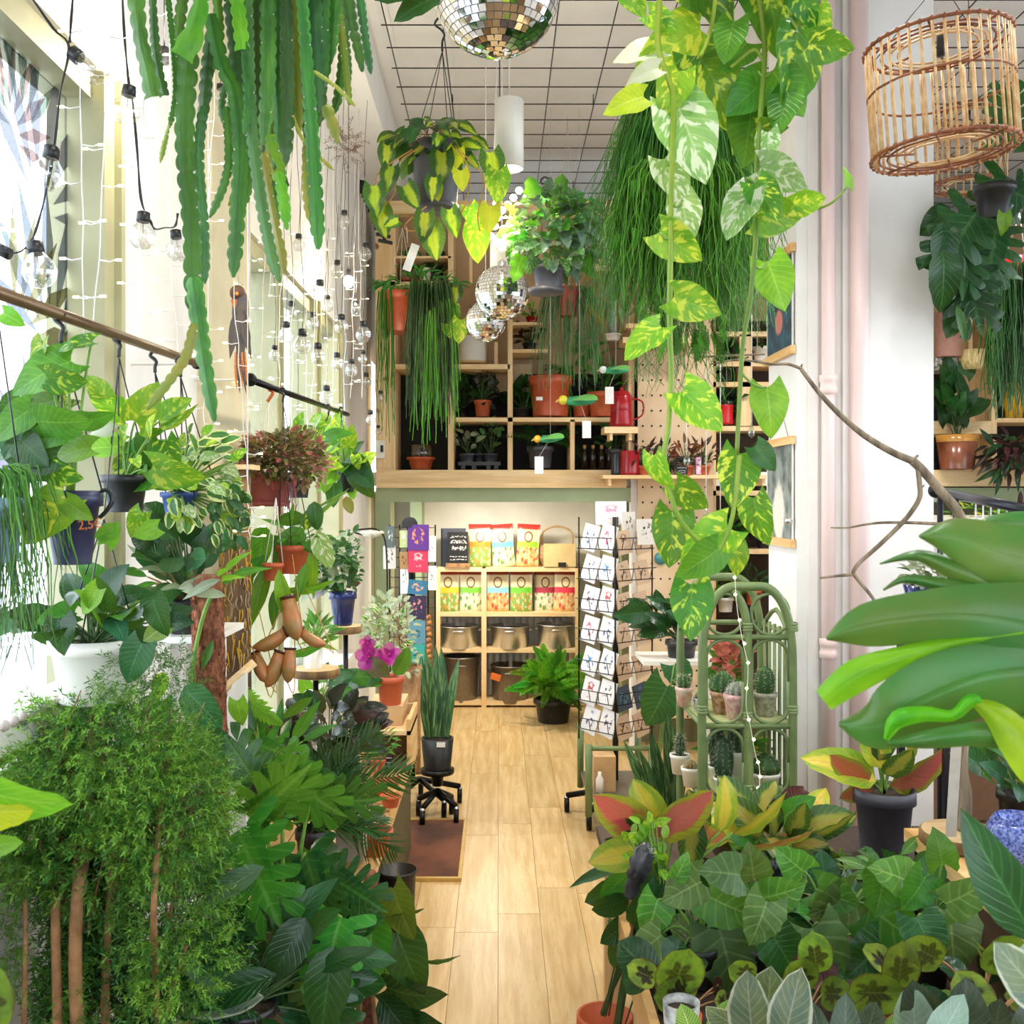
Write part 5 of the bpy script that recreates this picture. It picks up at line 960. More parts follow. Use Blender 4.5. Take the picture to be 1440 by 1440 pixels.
for i in range(9): put('bead', MB().ball(W(603+(i % 2), 868+i*8, 6.1), .017, 8, 6), mat('amber_bead', '#c07a34', .35, col2='#7a4a20', scale=30), t)
# --- croton, palms
d = 3.9
t = thing('dark_croton', 'near black glossy croton filling the middle of the window bench', 'plant', W(462, 1092, d)); b = pot(t, 462, 1052, 1095, 60, d, M_BLACK)
bush(t, 'oval', G_CROT, b, d, (456, 1024, 70, 34), 120, 31, 41, dd=.22, droop=.3, stem=M_STEMD, mats=[G_CROT, G_CROT, G_BURG, G_DEEP, leafmat('leaf_dark_brown', '#3a2c22', '#2a221c', '#6a5a44', rough=.25)], jit=.55)
d = 3.5
t = thing('parlour_palm', 'fine dark palm with arching fronds over the bench edge', 'plant', W(440, 1225, d)); b = pot(t, 440, 1165, 1225, 50, d, M_BLACK)
rs = random.Random(12)
for i in range(24):
    ang = rs.uniform(0, 172); L = rs.uniform(80, 150)*(.72 if ang < 45 else 1); a = math.radians(ang); dv = Vector((math.cos(a), rs.uniform(-.6, .5), math.sin(a)+.15)); dv.x = max(dv.x, -.25); put('frond', rs.choice(variants('palm')), [G_DARK, G_DEEP, G_DARK, G_MID][i % 4], t, frame(b+Vector((rs.uniform(-.05, .05), 0, 0)), dv, Vector((0, -.6, 1)), L*d/FP))
leaves(t, d, [('palm', G_DARK, 470, 1100, 110, 5, 10), ('palm', G_DARK, 455, 1090, 100, 35, 0), ('palm', G_DEEP, 450, 1190, 80, -80, 20), ('palm', G_DARK, 480, 1140, 100, -38, 20)])
d = 3.0
t = thing('cut_leaf_philodendron', 'philodendron with deeply toothed drooping leaves left of the croton', 'plant', W(370, 1130, d)); b = pot(t, 370, 1080, 1130, 60, d, M_BLACK)
leaves(t, d, [('fluffy', G_LIME, 330, 965, 90, -38, 20), ('fluffy', G_MID, 345, 975, 96, -62, 20), ('monst', G_MID, 350, 1040, 80, -20, 20), ('heart', G_MID, 320, 985, 40, -90), ('lance', G_MID, 440, 980, 60, 215), ('fluffy', G_DARK, 400, 1060, 90, -30)]); bush(t, 'lance', G_MID, b, d, (380, 1060, 60, 46), 30, 62, 42, dd=.15, stem=M_STEMG, mats=[G_MID, G_DARK, G_DEEP])
for x, y in ((330, 965), (345, 975), (350, 1040), (400, 1060)): put('stem', MB().tube(bez(b, W(x, y, d), 0, 6, .06), .003, 5), M_STEMG, t)
t = thing('brown_clay_ball', 'brown round clay ornament among the leaves left of the croton', 'ornament', W(365, 1040, 3.25)); put('clay_ball', MB().ball(W(364, 1034, 3.25), .03, 14, 9), mat('brown_clay', '#7a5a4a', .6), t)
# --- window sill plants far
t = thing('sill_cup_plant', 'green plant in a white pot on the sill under the wood slices', 'plant', W(440, 1000, 4.6)); b = pot(t, 452, 985, 1010, 30, 4.6, M_WPOT); bush(t, 'heart', G_MID, b, 4.6, (462, 968, 34, 22), 18, 30, 44, dd=.1, stem=M_STEMG, mats=[G_MID, G_LIME, G_DARK])
# --- monstera group
d = 2.35
t = thing('monstera', 'large split leaved monstera in the left foreground beside the shrub', 'plant', W(400, 1440, d)); b = pot(t, 400, 1400, 1475, 100, d, mat('brown_pot', '#9a7a62', .6), .8)
ML = [(335, 1168, 150, -58, 25, 0, G_MID), (352, 1150, 120, 38, 20, 20, G_MID), (395, 1080, 110, -38, 25, 10, G_MID), (470, 1235, 95, -20, 30, -20, G_DARK), (480, 1290, 110, -105, 30, 10, G_MID), (352, 1270, 110, 250, 30, -20, G_DARK), (430, 1200, 120, -70, 20, 20, G_DARK), (395, 1330, 110, -80, 35, 0, G_DEEP), (330, 1300, 100, 210, 20, 30, G_DEEP), (450, 1360, 110, -60, 35, 0, G_DARK), (360, 1100, 90, 120, 10, 20, G_DARK), (440, 1120, 100, -10, 10, 20, G_DARK)]
for i, (x, y, L, a, tp, rl_, m) in enumerate(ML): leaf(t, 'monst', m, x, y, d-.12+.05*(i % 4), L, a, tp, rl_, i % 3); put('stem', MB().tube(bez(b, W(x, y, d-.12+.05*(i % 4)), 0, 8, .08), [.006, .0035], 6), M_STEMG, t)
t = thing('dark_peace_lily', 'dark long leaved plant low in the left foreground under the monstera', 'plant', W(340, 1440, 2.15)); b = pot(t, 345, 1410, 1480, 90, 2.15, M_BLACK)
leaves(t, 2.1, [('ell', leafmat('leaf_greygreen', '#5a7a5a', '#4a6a4c', '#9ab890'), 372, 1218, 100, 205, 20, 40), ('ell', G_DEEP, 390, 1370, 130, 190, 20, 40), ('ell', G_TIN, 372, 1402, 120, 178, 20, 50), ('oval', G_DARK, 470, 1330, 110, 262, 30), ('oval', G_DEEP, 430, 1290, 90, 240, 30), ('ell', G_DEEP, 300, 1260, 90, -30, 30)])
bush(t, 'ell', G_DEEP, b, 2.2, (390, 1370, 90, 60), 34, 90, 43, dd=.15, droop=.3, stem=M_STEMD, mats=[G_DEEP, G_DARK, G_DARK])
d = 2.5
t = thing('dark_leaf_filler', 'broad dark green foliage plant between the palm and the floor', 'plant', W(450, 1450, d)); b = pot(t, 455, 1390, 1470, 70, d, M_BLACK); bush(t, 'oval', G_DARK, b, d, (440, 1330, 46, 80), 34, 76, 45, dd=.2, droop=.4, stem=M_STEMD, mats=[G_DARK, G_DEEP, G_MID])
# --- philodendron with moss stake at the aisle
d = 2.7
t = thing('climbing_philodendron', 'philodendron with big drooping leaves leaning over the aisle floor', 'plant', W(520, 1470, d)); b = pot(t, 520, 1440, 1500, 80, d, M_BLACK)
put('stake', MB().tube([W(518, 1450, d), W(519, 1225, d)], .017, 10), M_COIR, t); stemto(t, [(528, 1450), (524, 1380), (530, 1300), (521, 1250)], d-.03, .006, M_STEMB)
leaves(t, d-.05, [('heart', leafmat('leaf_oliveb', '#7a8a2c', '#6a6f24', '#b0b860'), 552, 1250, 74, -66, 20, 20), ('heart', G_MID, 522, 1300, 76, -85, 25), ('heart', G_DARK, 560, 1312, 86, -68, 25), ('lance', G_DARK, 592, 1350, 54, -5, 10, 40), ('heart', G_DEEP, 545, 1388, 78, -18, 20, 20), ('oval', G_DEEP, 535, 1400, 80, -45, 30), ('heart', G_LIME, 555, 1345, 36, -95, 10), ('lance', leafmat('new_leaf_red', '#a8442a', '#8a3420', '#c86a40'), 527, 1300, 64, 92, 0), ('lance', G_DARK, 540, 1290, 60, 10, 10, 40), ('oval', G_DEEP, 560, 1425, 70, -20, 30), ('lance', G_LIME, 442, 1440, 34, 72), ('oval', G_DARK, 505, 1350, 80, -110, 20)])
for x, y in ((552, 1250), (560, 1312), (592, 1350), (545, 1388), (555, 1345), (522, 1300)): put('stem', MB().tube(bez(W(526, 1390, d), W(x, y, d-.05), 0, 6, .03), .003, 5), M_STEMD, t)
# --- aralia in the left foreground
d = 1.95
t = thing('ming_aralia', 'big feathery fine leaved shrub with several woody canes in the left foreground', 'plant', W(150, 1500, d)); b = pot(t, 150, 1480, 1570, 180, d, M_BLACK, .8, n=26)
E = [(140, 1070, 138, 92, .26), (232, 1130, 88, 104, .16), (30, 1130, 80, 96, .12), (150, 1180, 150, 96, .17), (250, 1260, 70, 90, .07), (40, 1280, 90, 100, .08), (190, 1390, 110, 70, .08), (262, 1350, 60, 60, .03), (40, 1400, 70, 70, .03)]
for q, m_ in enumerate((G_ARAL, leafmat('leaf_aralia_mid', '#3f7f30', '#2c6426', None, trans=.2), leafmat('leaf_aralia_light', '#6fa83c', '#4f8f34', None, trans=.3))): foliage(t, 'spray', m_, d-.02*q, E, (1700, 1700, 1100)[q], 31, 51+q*7, .17, droop=.35, shell=(.15, .1, .5)[q], jit=.7)
foliage(t, 'spray', leafmat('leaf_aralia_inner_shade', '#1f4a22', '#2f6a2a', None, trans=.1), d+.14, [(140, 1090, 140, 100, .2), (60, 1230, 130, 140, .25), (190, 1260, 130, 150, .25), (150, 1400, 190, 80, .3)], 5200, 34, 54, .10, droop=.3, shell=.0, jit=.7)  # rear sprays in darker green, the crown's inner shade put into colour
foliage(t, 'spray', leafmat('leaf_aralia_tip', '#8ab83c', '#6fa534', None, trans=.3), d-.06, [(140, 1055, 134, 86, .4), (232, 1130, 86, 100, .3), (262, 1345, 60, 60, .15), (60, 1140, 90, 90, .15)], 900, 24, 52, .16, shell=.72)
foliage(t, 'spray', G_ARAL, d, [(190, 950, 56, 46, .7), (240, 960, 30, 40, .3)], 190, 26, 53, .1)
for pts, r in (([(82, 1500), (80, 1380), (78, 1275), (86, 1240, 1), (70, 1080, 1)], .009), ([(112, 1500), (106, 1360), (110, 1250), (122, 1190, 1), (130, 1030, 1)], .0125), ([(150, 1500), (148, 1380, 1), (155, 1250, 1), (158, 1120, 1)], .009), ([(222, 1500), (220, 1400, 1), (216, 1300), (218, 1240), (226, 1120, 1)], .007), ([(34, 1500), (35, 1380), (36, 1290), (30, 1180, 1)], .005), ([(222, 1460), (240, 1400, 1), (262, 1330, 1)], .005)): put('cane', MB().tube(smooth([W(p[0], p[1], d-.15+(.15 if len(p) > 2 else 0)) for p in pts], 4), [r, r*.7], 9), M_STEMB, t)
tm = MB(); rs = random.Random(4)
for i in range(60): x = rs.uniform(30, 260); y = rs.uniform(1010, 1260); tm.tube(bez(W(x, y+60, d), W(x+rs.uniform(-40, 40), y-40, d+rs.uniform(-.1, .1)), 0, 4, .01), [.003, .001], 4)
put('twig', tm, M_STEMB, t, kind='stuff')
# --- near leaves at the left edge
d = .95
t = thing('lime_leaf_plant', 'blurred lime green leaf plant at the very left picture edge', 'plant', W(-120, 1500, d)); b = pot(t, -150, 1400, 1520, 160, d, M_BLACK)
leaves(t, d, [('oval', G_LIME, -70, 1085, 155, -33, 10, 30), ('oval', G_YEL, -60, 1140, 112, -2, 10, 40), ('oval', G_LIME, -40, 1190, 60, 0), ('oval', G_LIME, -100, 1120, 90, 100)], .01)
for x, y in ((-70, 1085), (-60, 1140), (-40, 1190), (-100, 1120)): put('stem', MB().tube(bez(b, W(x, y, d), 0, 6, .03), .003, 5), M_STEMG, t)
t = thing('star_begonia', 'rounded lime and maroon begonia leaf at the lower left picture corner', 'plant', W(-60, 1560, 1.2)); b = pot(t, -60, 1500, 1580, 110, 1.2, M_TERRA); leaves(t, 1.2, [('round', G_STAR, -18, 1445, 100, 88, 10), ('round', G_STAR, -60, 1440, 80, 140, 10), ('round', G_STAR, -30, 1480, 70, 10, 10)], .01)
for x, y in ((-18, 1445), (-60, 1440)): put('stem', MB().tube(bez(b, W(x, y, 1.2), 0, 6, .03), .003, 5), M_STEMB, t)
# low table carrying the left foreground pots
t = thing('plant_table', 'low dark plant table hidden under the left foreground plants', 'table', (-.6, 2.4, 0)); put('table_top', MB().bx(-.94, -.28, 1.7, 2.9, .40, .44), M_STEMB, t)
for x in (-.9, -.32):
    for y in (1.75, 2.85): put('leg', MB().bx(x-.03, x+.03, y-.03, y+.03, 0, .4), M_STEMB, t)
# pale trim on the near sill
t = thing('scalloped_tray', 'long white tray with dotted edge on the near window sill', 'tray', (-.9, 2.0, S1)); put('tray_body', MB().bx(-.97, -.86, 1.3, 2.5, 1.45, 1.50), M_WPOT, t)
for i in range(34): put('edge_bead', MB().ball((-.858, 1.32+.035*i, 1.505), .011, 6, 4), mat('pearl_grey', '#b8aca4', .4), t)
# ================================================================ RIGHT SIDE
# --- hanging posters on the pillar's left face
def wallposter(lbl, y0, y1, art):
    t = thing('hanging_poster', lbl, 'poster', (PX0-.02, 4.73, Z5(y1, 4.7))); z0, z1 = EYE-(y1-VY)*4.7/FP, EYE-(y0-VY)*4.7/FP; a, b = 4.54, 4.94
    put('print', MB().add([(PX0-.012, b, z0), (PX0-.012, a, z0), (PX0-.012, a, z1), (PX0-.012, b, z1), (PX0-.009, b, z0), (PX0-.009, a, z0), (PX0-.009, a, z1), (PX0-.009, b, z1)], [(0, 1, 2, 3), (5, 4, 7, 6), (1, 5, 6, 2), (4, 0, 3, 7), (3, 2, 6, 7), (4, 5, 1, 0)], [(0, 0), (1, 0), (1, 1), (0, 1)]*2, False), art, t)
    put('paper_edge', MB().bx(PX0-.010, PX0-.006, a-.02, b+.02, z0, z1), M_WPOT, t)
    for z in (z0, z1): put('wood_rail', MB().bx(PX0-.028, PX0-.004, a-.045, b+.03, z-.018, z+.018), M_PINEY, t)
    for y in (a-.02, b+.0): put('clip', MB().ball((PX0-.03, y, z0+.1), .016, 8, 6), M_STEEL, t) if y0 > 500 else None
    put('hanging_cord', MB().tube([(PX0-.016, a+.03, z1+.018), (PX0-.004, (a+b)/2-.03, z1+.13), (PX0-.016, b-.05, z1+.018)], .0016, 4), M_BLACK, t)
def artmat(name, bg, c2, c3, x, y, rx, ry):
    t = NT(name); uv = t.n('ShaderNodeUVMap'); sp = t.n('ShaderNodeSeparateXYZ'); t.l(uv.outputs[0], sp.inputs[0])
    nz = t.noise(uv.outputs[0], 5, 3); b = t.mix(t.ss(nz, .35, .7), lin(bg), lin(c2))
    dx = t.math('DIVIDE', t.math('SUBTRACT', sp.outputs[0], x), rx); dy = t.math('DIVIDE', t.math('SUBTRACT', sp.outputs[1], y), ry); r = t.math('SQRT', t.math('ADD', t.math('MULTIPLY', dx, dx), t.math('MULTIPLY', dy, dy)))
    t.l(t.mix(t.ss(t.math('ADD', r, t.math('MULTIPLY', nz, .5)), 1.2, .9), b, lin(c3)), t.p.inputs['Base Color']); t.p.inputs['Roughness'].default_value = .5; MATS[name] = t.m; return t.m
wallposter('upper hanging poster, dark teal picture between wooden rails on the pillar side', 362, 500, artmat('poster_teal', '#22343c', '#3a6a80', '#c87a70', .5, .35, .2, .15))
wallposter('lower hanging poster, grey misty botanical picture between wooden rails', 622, 762, artmat('poster_grey', '#8a9490', '#4a5654', '#d8d6cc', .5, .3, .3, .35))
# --- green rattan etagere
GX0, GX1, GY0, GY1 = .822, 1.19, 4.15, 4.65
et = thing('rattan_etagere', 'arched green painted rattan shelf with rings, carrying potted cacti beside the pillar', 'shelf', (1.0, 4.4, 0))
ZT = Z5(826, 4.15)
def post(pts, r=.017, name='post', m=M_GREEN, n=10): put(name, MB().tube(pts, r, n), m, et)
GM = (GX0+GX1)/2
for yy in (GY0, GY1):
    ctr = [(GX0+(GX1-GX0)*f, yy, z) for f, z in ((0, 0), (0, .6), (0, 1.15), (.02, 1.34), (.10, 1.46), (.26, ZT-.005), (.5, ZT+.004), (.74, ZT-.005), (.90, 1.46), (.98, 1.34), (1, 1.15), (1, .6), (1, 0))]
    post(smooth(ctr, 5), .018, 'arch_post')
    for z in (.44, .68, .975, 1.335): post([(GX0, yy, z), (GX1, yy, z)], .012, 'rail')
post(smooth([(GM, GY0, 0), (GM, GY0, 1.1), (GM, GY0, 1.36), (GM-.02, GY0, 1.46), (GM-.06, GY0, ZT-.01)], 4), .018, 'center_post')
for x in (GX0, GX1):
    for z in (.44, .68, .975, 1.335): post([(x, GY0, z), (x, GY1, z)], .011, 'rail')
    post(smooth([(x+(.0 if x < 1 else 0), GY0, 1.30), (x, (GY0+GY1)/2, 1.42), (x, GY1, 1.30)], 4), .010, 'side_arch')
for z in (.44, .68, .975): put('shelf_board', MB().bx(GX0, GX1, GY0+.01, GY1-.01, z-.008, z+.010), mat('pale_green_board', '#a8b27c', .5, scale=10), et)
for cx in ((GX0+GM)/2, (GM+GX1)/2):
    for (z0, z1, sy) in ((.985, 1.325, GY0), (1.345, ZT-.025, GY0), (.69, .965, GY0)):
        hw = (GM-GX0)/2-.016; hz = (z1-z0)/2; rr = min(hw, hz); pts = []
        for k in range(28):
            a = 2*PI*k/28; x = math.cos(a); z = math.sin(a); pts.append((cx+hw*x, sy, (z0+z1)/2+math.copysign(hz-rr, z)*(abs(z) > 1e-6)+rr*z))
        post(pts+[pts[0]], .0075, 'ring', n=7)
for k in range(5): post([(GX1-.01, GY0+.08+.08*k, .44), (GX1-.01, GY0+.08+.08*k, 1.36)], .008, 'spindle', n=6)
bm = MB()
for x, z in ((GM, .975), (GM, .68), (GX1, 1.0), (GX0, 1.0), (GX1, 1.335), (GM, 1.335)):
    bm = MB()
    for q in range(3): bm.lathe([(.019, -.006), (.024, 0), (.019, .006)], 10, (x, GY0, z+.03+q*.012))
    put('binding', bm, mat('rattan_binding', '#7d9160', .5), et)
CW = leafmat('cactus_skin', '#3d6a34', '#2c5428', None, rough=.5, trans=.02); CWD = leafmat('cactus_skin_dark', '#2a4a34', '#3c5c40', None, rough=.5, trans=.02); SP = mat('cactus_spines', '#d8cfae', .8)
def cactus(lbl, x, yd, z, r, h, potm, kind, cm_=None, cr=None, ch=None, n=9):
    t = thing('potted_cactus', lbl, 'cactus', (x, yd, z)); M = Matrix.Translation((x, yd, z))
    put('pot', MB().lathe([(.001, 0), (r*.74, 0), (r*.94, h*.8), (r, h*.82), (r, h), (r*.92, h), (r*.88, h*.9), (.001, h*.9)], 20), potm, t, M); put('soil', MB().disc(r*.88, (0, 0, h*.91), 16), M_SOIL, t, M)
    cr = cr or r*.62; ch = ch or .1; cols = 10; mb = MB(); prof = [(max(.001, math.sin(PI*(.12+.88*(j/8))**(1 if kind == 'col' else .8)))**(.35 if kind == 'col' else .8), j/8) for j in range(9)]
    vs = []; uvs = []; N = cols*4
    for j, (f, zz) in enumerate(prof):
        for k in range(N):
            a = 2*PI*k/N; rr = cr*f*(1+.14*math.cos(a*cols)); vs.append((rr*math.cos(a), rr*math.sin(a), h*.88+ch*zz)); uvs.append((k/N, j/8))
    mb.add(vs, [(j*N+k, j*N+(k+1) % N, (j+1)*N+(k+1) % N, (j+1)*N+k) for j in range(8) for k in range(N)], uvs); put('cactus_body', mb, cm_ or CW, t, M)
    sm = MB(); rs = random.Random(int(x*1000)); dens = 6 if kind != 'fuzzy' else 16
    for j in range(1, 8):
        for k in range(cols):
            a = 2*PI*k/cols; rr = cr*prof[j][0]*1.13; p = Vector((rr*math.cos(a), rr*math.sin(a), h*.88+ch*prof[j][1]))
            for q in range(dens//2): sm.tube([p, p+Vector((math.cos(a)+rs.gauss(0, .7), math.sin(a)+rs.gauss(0, .7), rs.gauss(.2, .7)))*.009], .0005, 3, False)
    put('spine', sm, SP if kind != 'fuzzy' else M_WPOT, t, M, kind='stuff'); return t
PB = mat('brown_pattern_pot', '#8a5a3c', .5, col2='#c8a888', scale=60); PP = mat('pink_pattern_pot', '#d88a9a', .5, col2='#ead0c0', scale=55); PG = mat('grey_pattern_pot', '#8a8a7a', .6, col2='#c0bca8', scale=60); PM = mat('marbled_pot', '#d89a84', .4, col2='#e8dcd8', scale=30)
s42 = 4.25/FP
cactus('round spiny cactus in a brown patterned pot on the upper rattan board', X5(1016, 4.35), 4.35, .985, .052, .095, PB, 'ball', CW, .052, .10)
cactus('white fuzzy cactus in a pink patterned pot at the front of the upper board', X5(1037, 4.24), 4.24, .985, .058, .105, PP, 'fuzzy', mat('cactus_grey', '#7a8a74', .7), .036, .06)
cactus('ribbed column cactus in a grey patterned pot at the right of the upper board', X5(1076, 4.3), 4.3, .985, .05, .1, PG, 'col', CW, .036, .12)
cactus('small column cactus in a marbled pot at the left of the upper board', X5(962, 4.5), 4.5, .985, .04, .085, PM, 'col', CW, .026, .07)
cactus('tiny cactus in a black and white pot behind the left rattan post', X5(985, 4.38), 4.38, .985, .034, .06, mat('zebra_pot', '#e8e8e8', .4, col2='#2a2a2c', scale=50), 'ball', CWD, .022, .04)
cactus('dark column cactus in the left white pot on the lower board', X5(956, 4.5), 4.5, .69, .045, .085, M_WPOT, 'col', CWD, .018, .1)
cactus('small brown cactus in a front white pot on the lower left board', X5(972, 4.3), 4.3, .69, .043, .08, M_WPOT, 'ball', mat('cactus_rust', '#7a6a3a', .7), .024, .04)
cactus('tall ribbed cactus with pale edges in white pot, lower middle', X5(1018, 4.22), 4.22, .69, .044, .06, M_WPOT, 'col', CWD, .036, .17)
cactus('dark ribbed column cactus behind the tall pale edged one', X5(1008, 4.4), 4.4, .69, .036, .06, M_WPOT, 'col', CWD, .03, .2)
cactus('thick dark cactus in a white pot at the rear of the lower board', X5(1034, 4.5), 4.5, .69, .05, .1, M_WPOT, 'col', CWD, .03, .15)
cactus('broad dome cactus in a wide white pot at the right of the lower board', X5(1076, 4.24), 4.24, .69, .062, .075, M_WPOT, 'ball', CW, .058, .09)
t = thing('coral_flower_plant', 'coral pink flowered plant at the back of the upper rattan board', 'plant', (X5(1022, 4.55), 4.55, .985)); c_ = (1022, 955); b = pot(t, 1022, 970, 990, 26, 4.55, M_TERRA); foliage(t, 'oval', leafmat('petal_coral', '#ee8a70', '#e8705a', '#f8c0a8', trans=.3), 4.55, [(1024, 928, 22, 26, 1)], 70, 17, 2, .06); foliage(t, 'oval', G_MID, 4.55, [(1024, 945, 24, 20, 1)], 30, 18, 3, .06)
t = thing('yellow_leaf_plant', 'yellow and green plant at the back of the lower rattan board', 'plant', (X5(1030, 4.6), 4.6, .69)); b = pot(t, 1030, 1075, 1090, 24, 4.6, M_TERRA); bush(t, 'lance', G_AGLY, b, 4.6, (1030, 1052, 36, 16), 22, 34, 60, dd=.04, mats=[G_AGLY, G_YEL, G_MID])
fs = thing('fairy_light_string', 'thin warm fairy light string wound down the rattan shelf', 'lights', W(1050, 1090, 4.12)); stemto(fs, [(1033, 800), (1036, 850), (1044, 900), (1052, 940), (1049, 990), (1055, 1020), (1062, 1060), (1068, 1080), (1068, 1110)], 4.11, .0014, M_CORD, 'cable')
for x, y in ((1033, 812), (1034, 836), (1040, 872), (1047, 905), (1052, 932), (1050, 968), (1053, 1012), (1060, 1040), (1066, 1072), (1069, 1092), (1066, 1108)): put('lamp', MB().ball(W(x, y, 4.1), .006, 6, 5), M_LED, fs)
# --- plants behind the rattan shelf
t = thing('snake_plant', 'broad snake plant leaves leaning between card rack and rattan shelf', 'plant', W(940, 1170, 4.9)); b = pot(t, 938, 1140, 1180, 50, 4.9, M_BLACK)
for x, a, L in ((936, 100, 120), (945, 92, 150), (930, 108, 95), (950, 84, 130), (922, 112, 110)): leaf(t, 'blade', G_SANS, x, 1145, 4.85, L, a, 0, 20, x % 3, 1.4)
t = thing('caladium', 'single large blue green leaf plant left of the rattan shelf', 'plant', W(925, 1226, 5.2)); b = pot(t, 912, 1170, 1226, 44, 5.2, M_TERRA); leaves(t, 5.0, [('arrow', G_BLUE, 938, 965, 62, 245, 10), ('heart', G_DEEP, 905, 860, 40, 190), ('arrow', G_BLUE, 948, 935, 40, -60, 10)])
for x, y in ((938, 965), (948, 935)): put('stem', MB().tube(bez(b, W(x, y, 5.0), 0, 6, .02), .004, 5), M_STEMG, t)
t = thing('dark_pot_plant', 'dark drooping plant in a black pot behind the left rattan post', 'plant', W(955, 925, 5.6)); b = pot(t, 958, 900, 930, 46, 5.6, M_BLACK); bush(t, 'heart', G_DEEP, b, 5.6, (935, 870, 40, 24), 16, 34, 61, dd=.08, stem=M_STEMD)
t = thing('corner_shelf', 'white shelf carrying the dark pot plant behind the rattan shelf', 'shelf', W(950, 934, 5.6)); pbox(t, 'shelf_board', 905, 1010, 930, 936, 5.45, .35, M_WPOT); pbox(t, 'support', 990, 1004, 936, 1240, 5.6, .15, M_WPOT)
# --- low right table with foliage
tb = thing('display_table', 'low wooden display table crowded with foliage plants at the right', 'table', (1.1, 3.0, 0)); TZ = .65
for k in range(8): put('plank', MB().bx(.37+.2*k, .565+.2*k, 2.0, 3.9, TZ-.035, TZ), woodmat('dark_gap_wood', '#4a3426', '#2c1e16', 1), tb)  # planks coloured dark to stand for shade and soil between the plants
put('edge_board', MB().bx(.345, .368, 2.0, 3.06, TZ-.05, TZ+.045), mat('orange_pine', '#e0b070', .55, scale=8), tb)
for x in (.42, 1.85):
    for y in (2.1, 3.8): put('leg', MB().bx(x-.03, x+.03, y-.03, y+.03, 0, TZ-.035), M_PINEZ, tb)
ORDN = ['nearest', 'second nearest', 'third nearest', 'fourth nearest']
for i, (x, y, d) in enumerate(((938, 1418, 2.42), (918, 1360, 2.58), (908, 1328, 2.72), (889, 1300, 2.95))):
    t = thing('price_tag', '%s small black price tag clipped along the table edge' % ORDN[i], 'price tag', W(x, y, d)); put('tag_plate', MB().box(W(x, y, d), (.004, .05, .05), Matrix.Rotation(.25, 3, 'Y') @ Matrix.Rotation(.5, 3, 'Z')), M_BLACK, t); put('clip', MB().tube([W(x+1, y+10, d), W(x+3, y+24, d)], .004, 5), M_BLKM, t)
    mb = MB(); c0 = W(x, y, d); R_ = Matrix.Rotation(.25, 3, 'Y') @ Matrix.Rotation(.5, 3, 'Z')
    for q in range(3): mb.tube([c0+R_ @ Vector((-.0035, -.016, .012-.011*q)), c0+R_ @ Vector((-.0035, .004+.006*(q % 2), .012-.011*q))], .0016, 4)
    put('chalk_writing', mb, mat('chalk_red', '#d88a90', .7), t)
for i, (x, y, d) in enumerate(((905, 1440, 2.75), (893, 1400, 3.05))):
    t = thing('terracotta_pot', ('near', 'far')[i]+' terracotta pot on the floor under the table edge', 'pot', W(x, y, d)); zz = .36; cxx = .30+.015*i; put('pot', MB().lathe([(.001, 0), (.055, 0), (.075, zz*.8), (.085, zz*.8), (.085, zz), (.075, zz), (.06, .03), (.001, .03)], 22), M_TERRA, t, Matrix.Translation((cxx, d, 0)))
    b = Vector((cxx, d, zz)); bush(t, 'oval', G_DARK, b, d, ((905, 1300), (888, 1340))[i]+(26, 40), 9, 46, 70+i, dd=.05, stem=M_STEMD)
# red / yellow aglaonema at the aisle
d = 2.95
t = thing('red_aglaonema', 'vivid red and yellow leaved aglaonema at the aisle corner of the table', 'plant', W(930, 1310, d)); b = pot(t, 930, 1255, 1312, 56, d, M_TERRAP)
leaves(t, d, [('oval', G_AGLR, 918, 1172, 104, 147, 15, -10), ('oval', G_AGLY, 930, 1168, 82, 119, 5), ('oval', G_AGLR, 918, 1176, 108, 38, 15, 20), ('oval', G_AGLY, 903, 1196, 80, 184, 20, 30), ('oval', G_AGLR, 950, 1160, 70, -15, 30), ('oval', G_AGLY, 1012, 1170, 76, 75, 5, 30), ('oval', G_AGLD, 990, 1170, 62, 110, 0), ('oval', G_AGLY, 1030, 1172, 92, 25, 10, 50), ('oval', G_AGLR, 1050, 1190, 96, 12, 15, 60), ('oval', G_AGLD, 975, 1150, 70, -95, 10), ('oval', G_DARK, 900, 1170, 46, 160, 10)], .03)
for x, y in ((918, 1172), (930, 1168), (918, 1176), (903, 1196), (950, 1160), (1012, 1170), (1030, 1172)): put('stem', MB().tube(bez(b, W(x, y, d), 0, 6, .01), .004, 6), M_STEMG, t)
t = thing('dark_aglaonema', 'green and rust leaved aglaonema right of the rattan shelf foot', 'plant', W(1090, 1250, 3.35)); b = pot(t, 1090, 1205, 1256, 52, 3.35, M_BLACK); bush(t, 'oval', G_AGLD, b, 3.35, (1090, 1172, 58, 18), 18, 70, 62, dd=.12, stem=M_STEMG, mats=[G_AGLD, G_AGLD, G_BURG, G_AGLY, G_MID], droop=.2); leaves(t, 3.3, [('oval', G_AGLD, 1120, 1180, 90, 12, 10, 50), ('oval', G_AGLR, 1060, 1185, 90, 16, 15, 60), ('oval', G_BURG, 965, 1215, 70, -18, 30), ('oval', G_BURG, 1000, 1180, 60, -30, 20)])
t = thing('lime_nettle', 'small crinkled lime leaved plant at the foot of the red aglaonema', 'plant', W(925, 1310, 2.8)); b = pot(t, 928, 1270, 1312, 44, 2.8, M_BLACK); bush(t, 'oval', G_LIME, b, 2.8, (912, 1190, 30, 36), 46, 20, 63, dd=.08, stem=M_STEMG, mats=[G_LIME, G_POTHY], jit=.6)
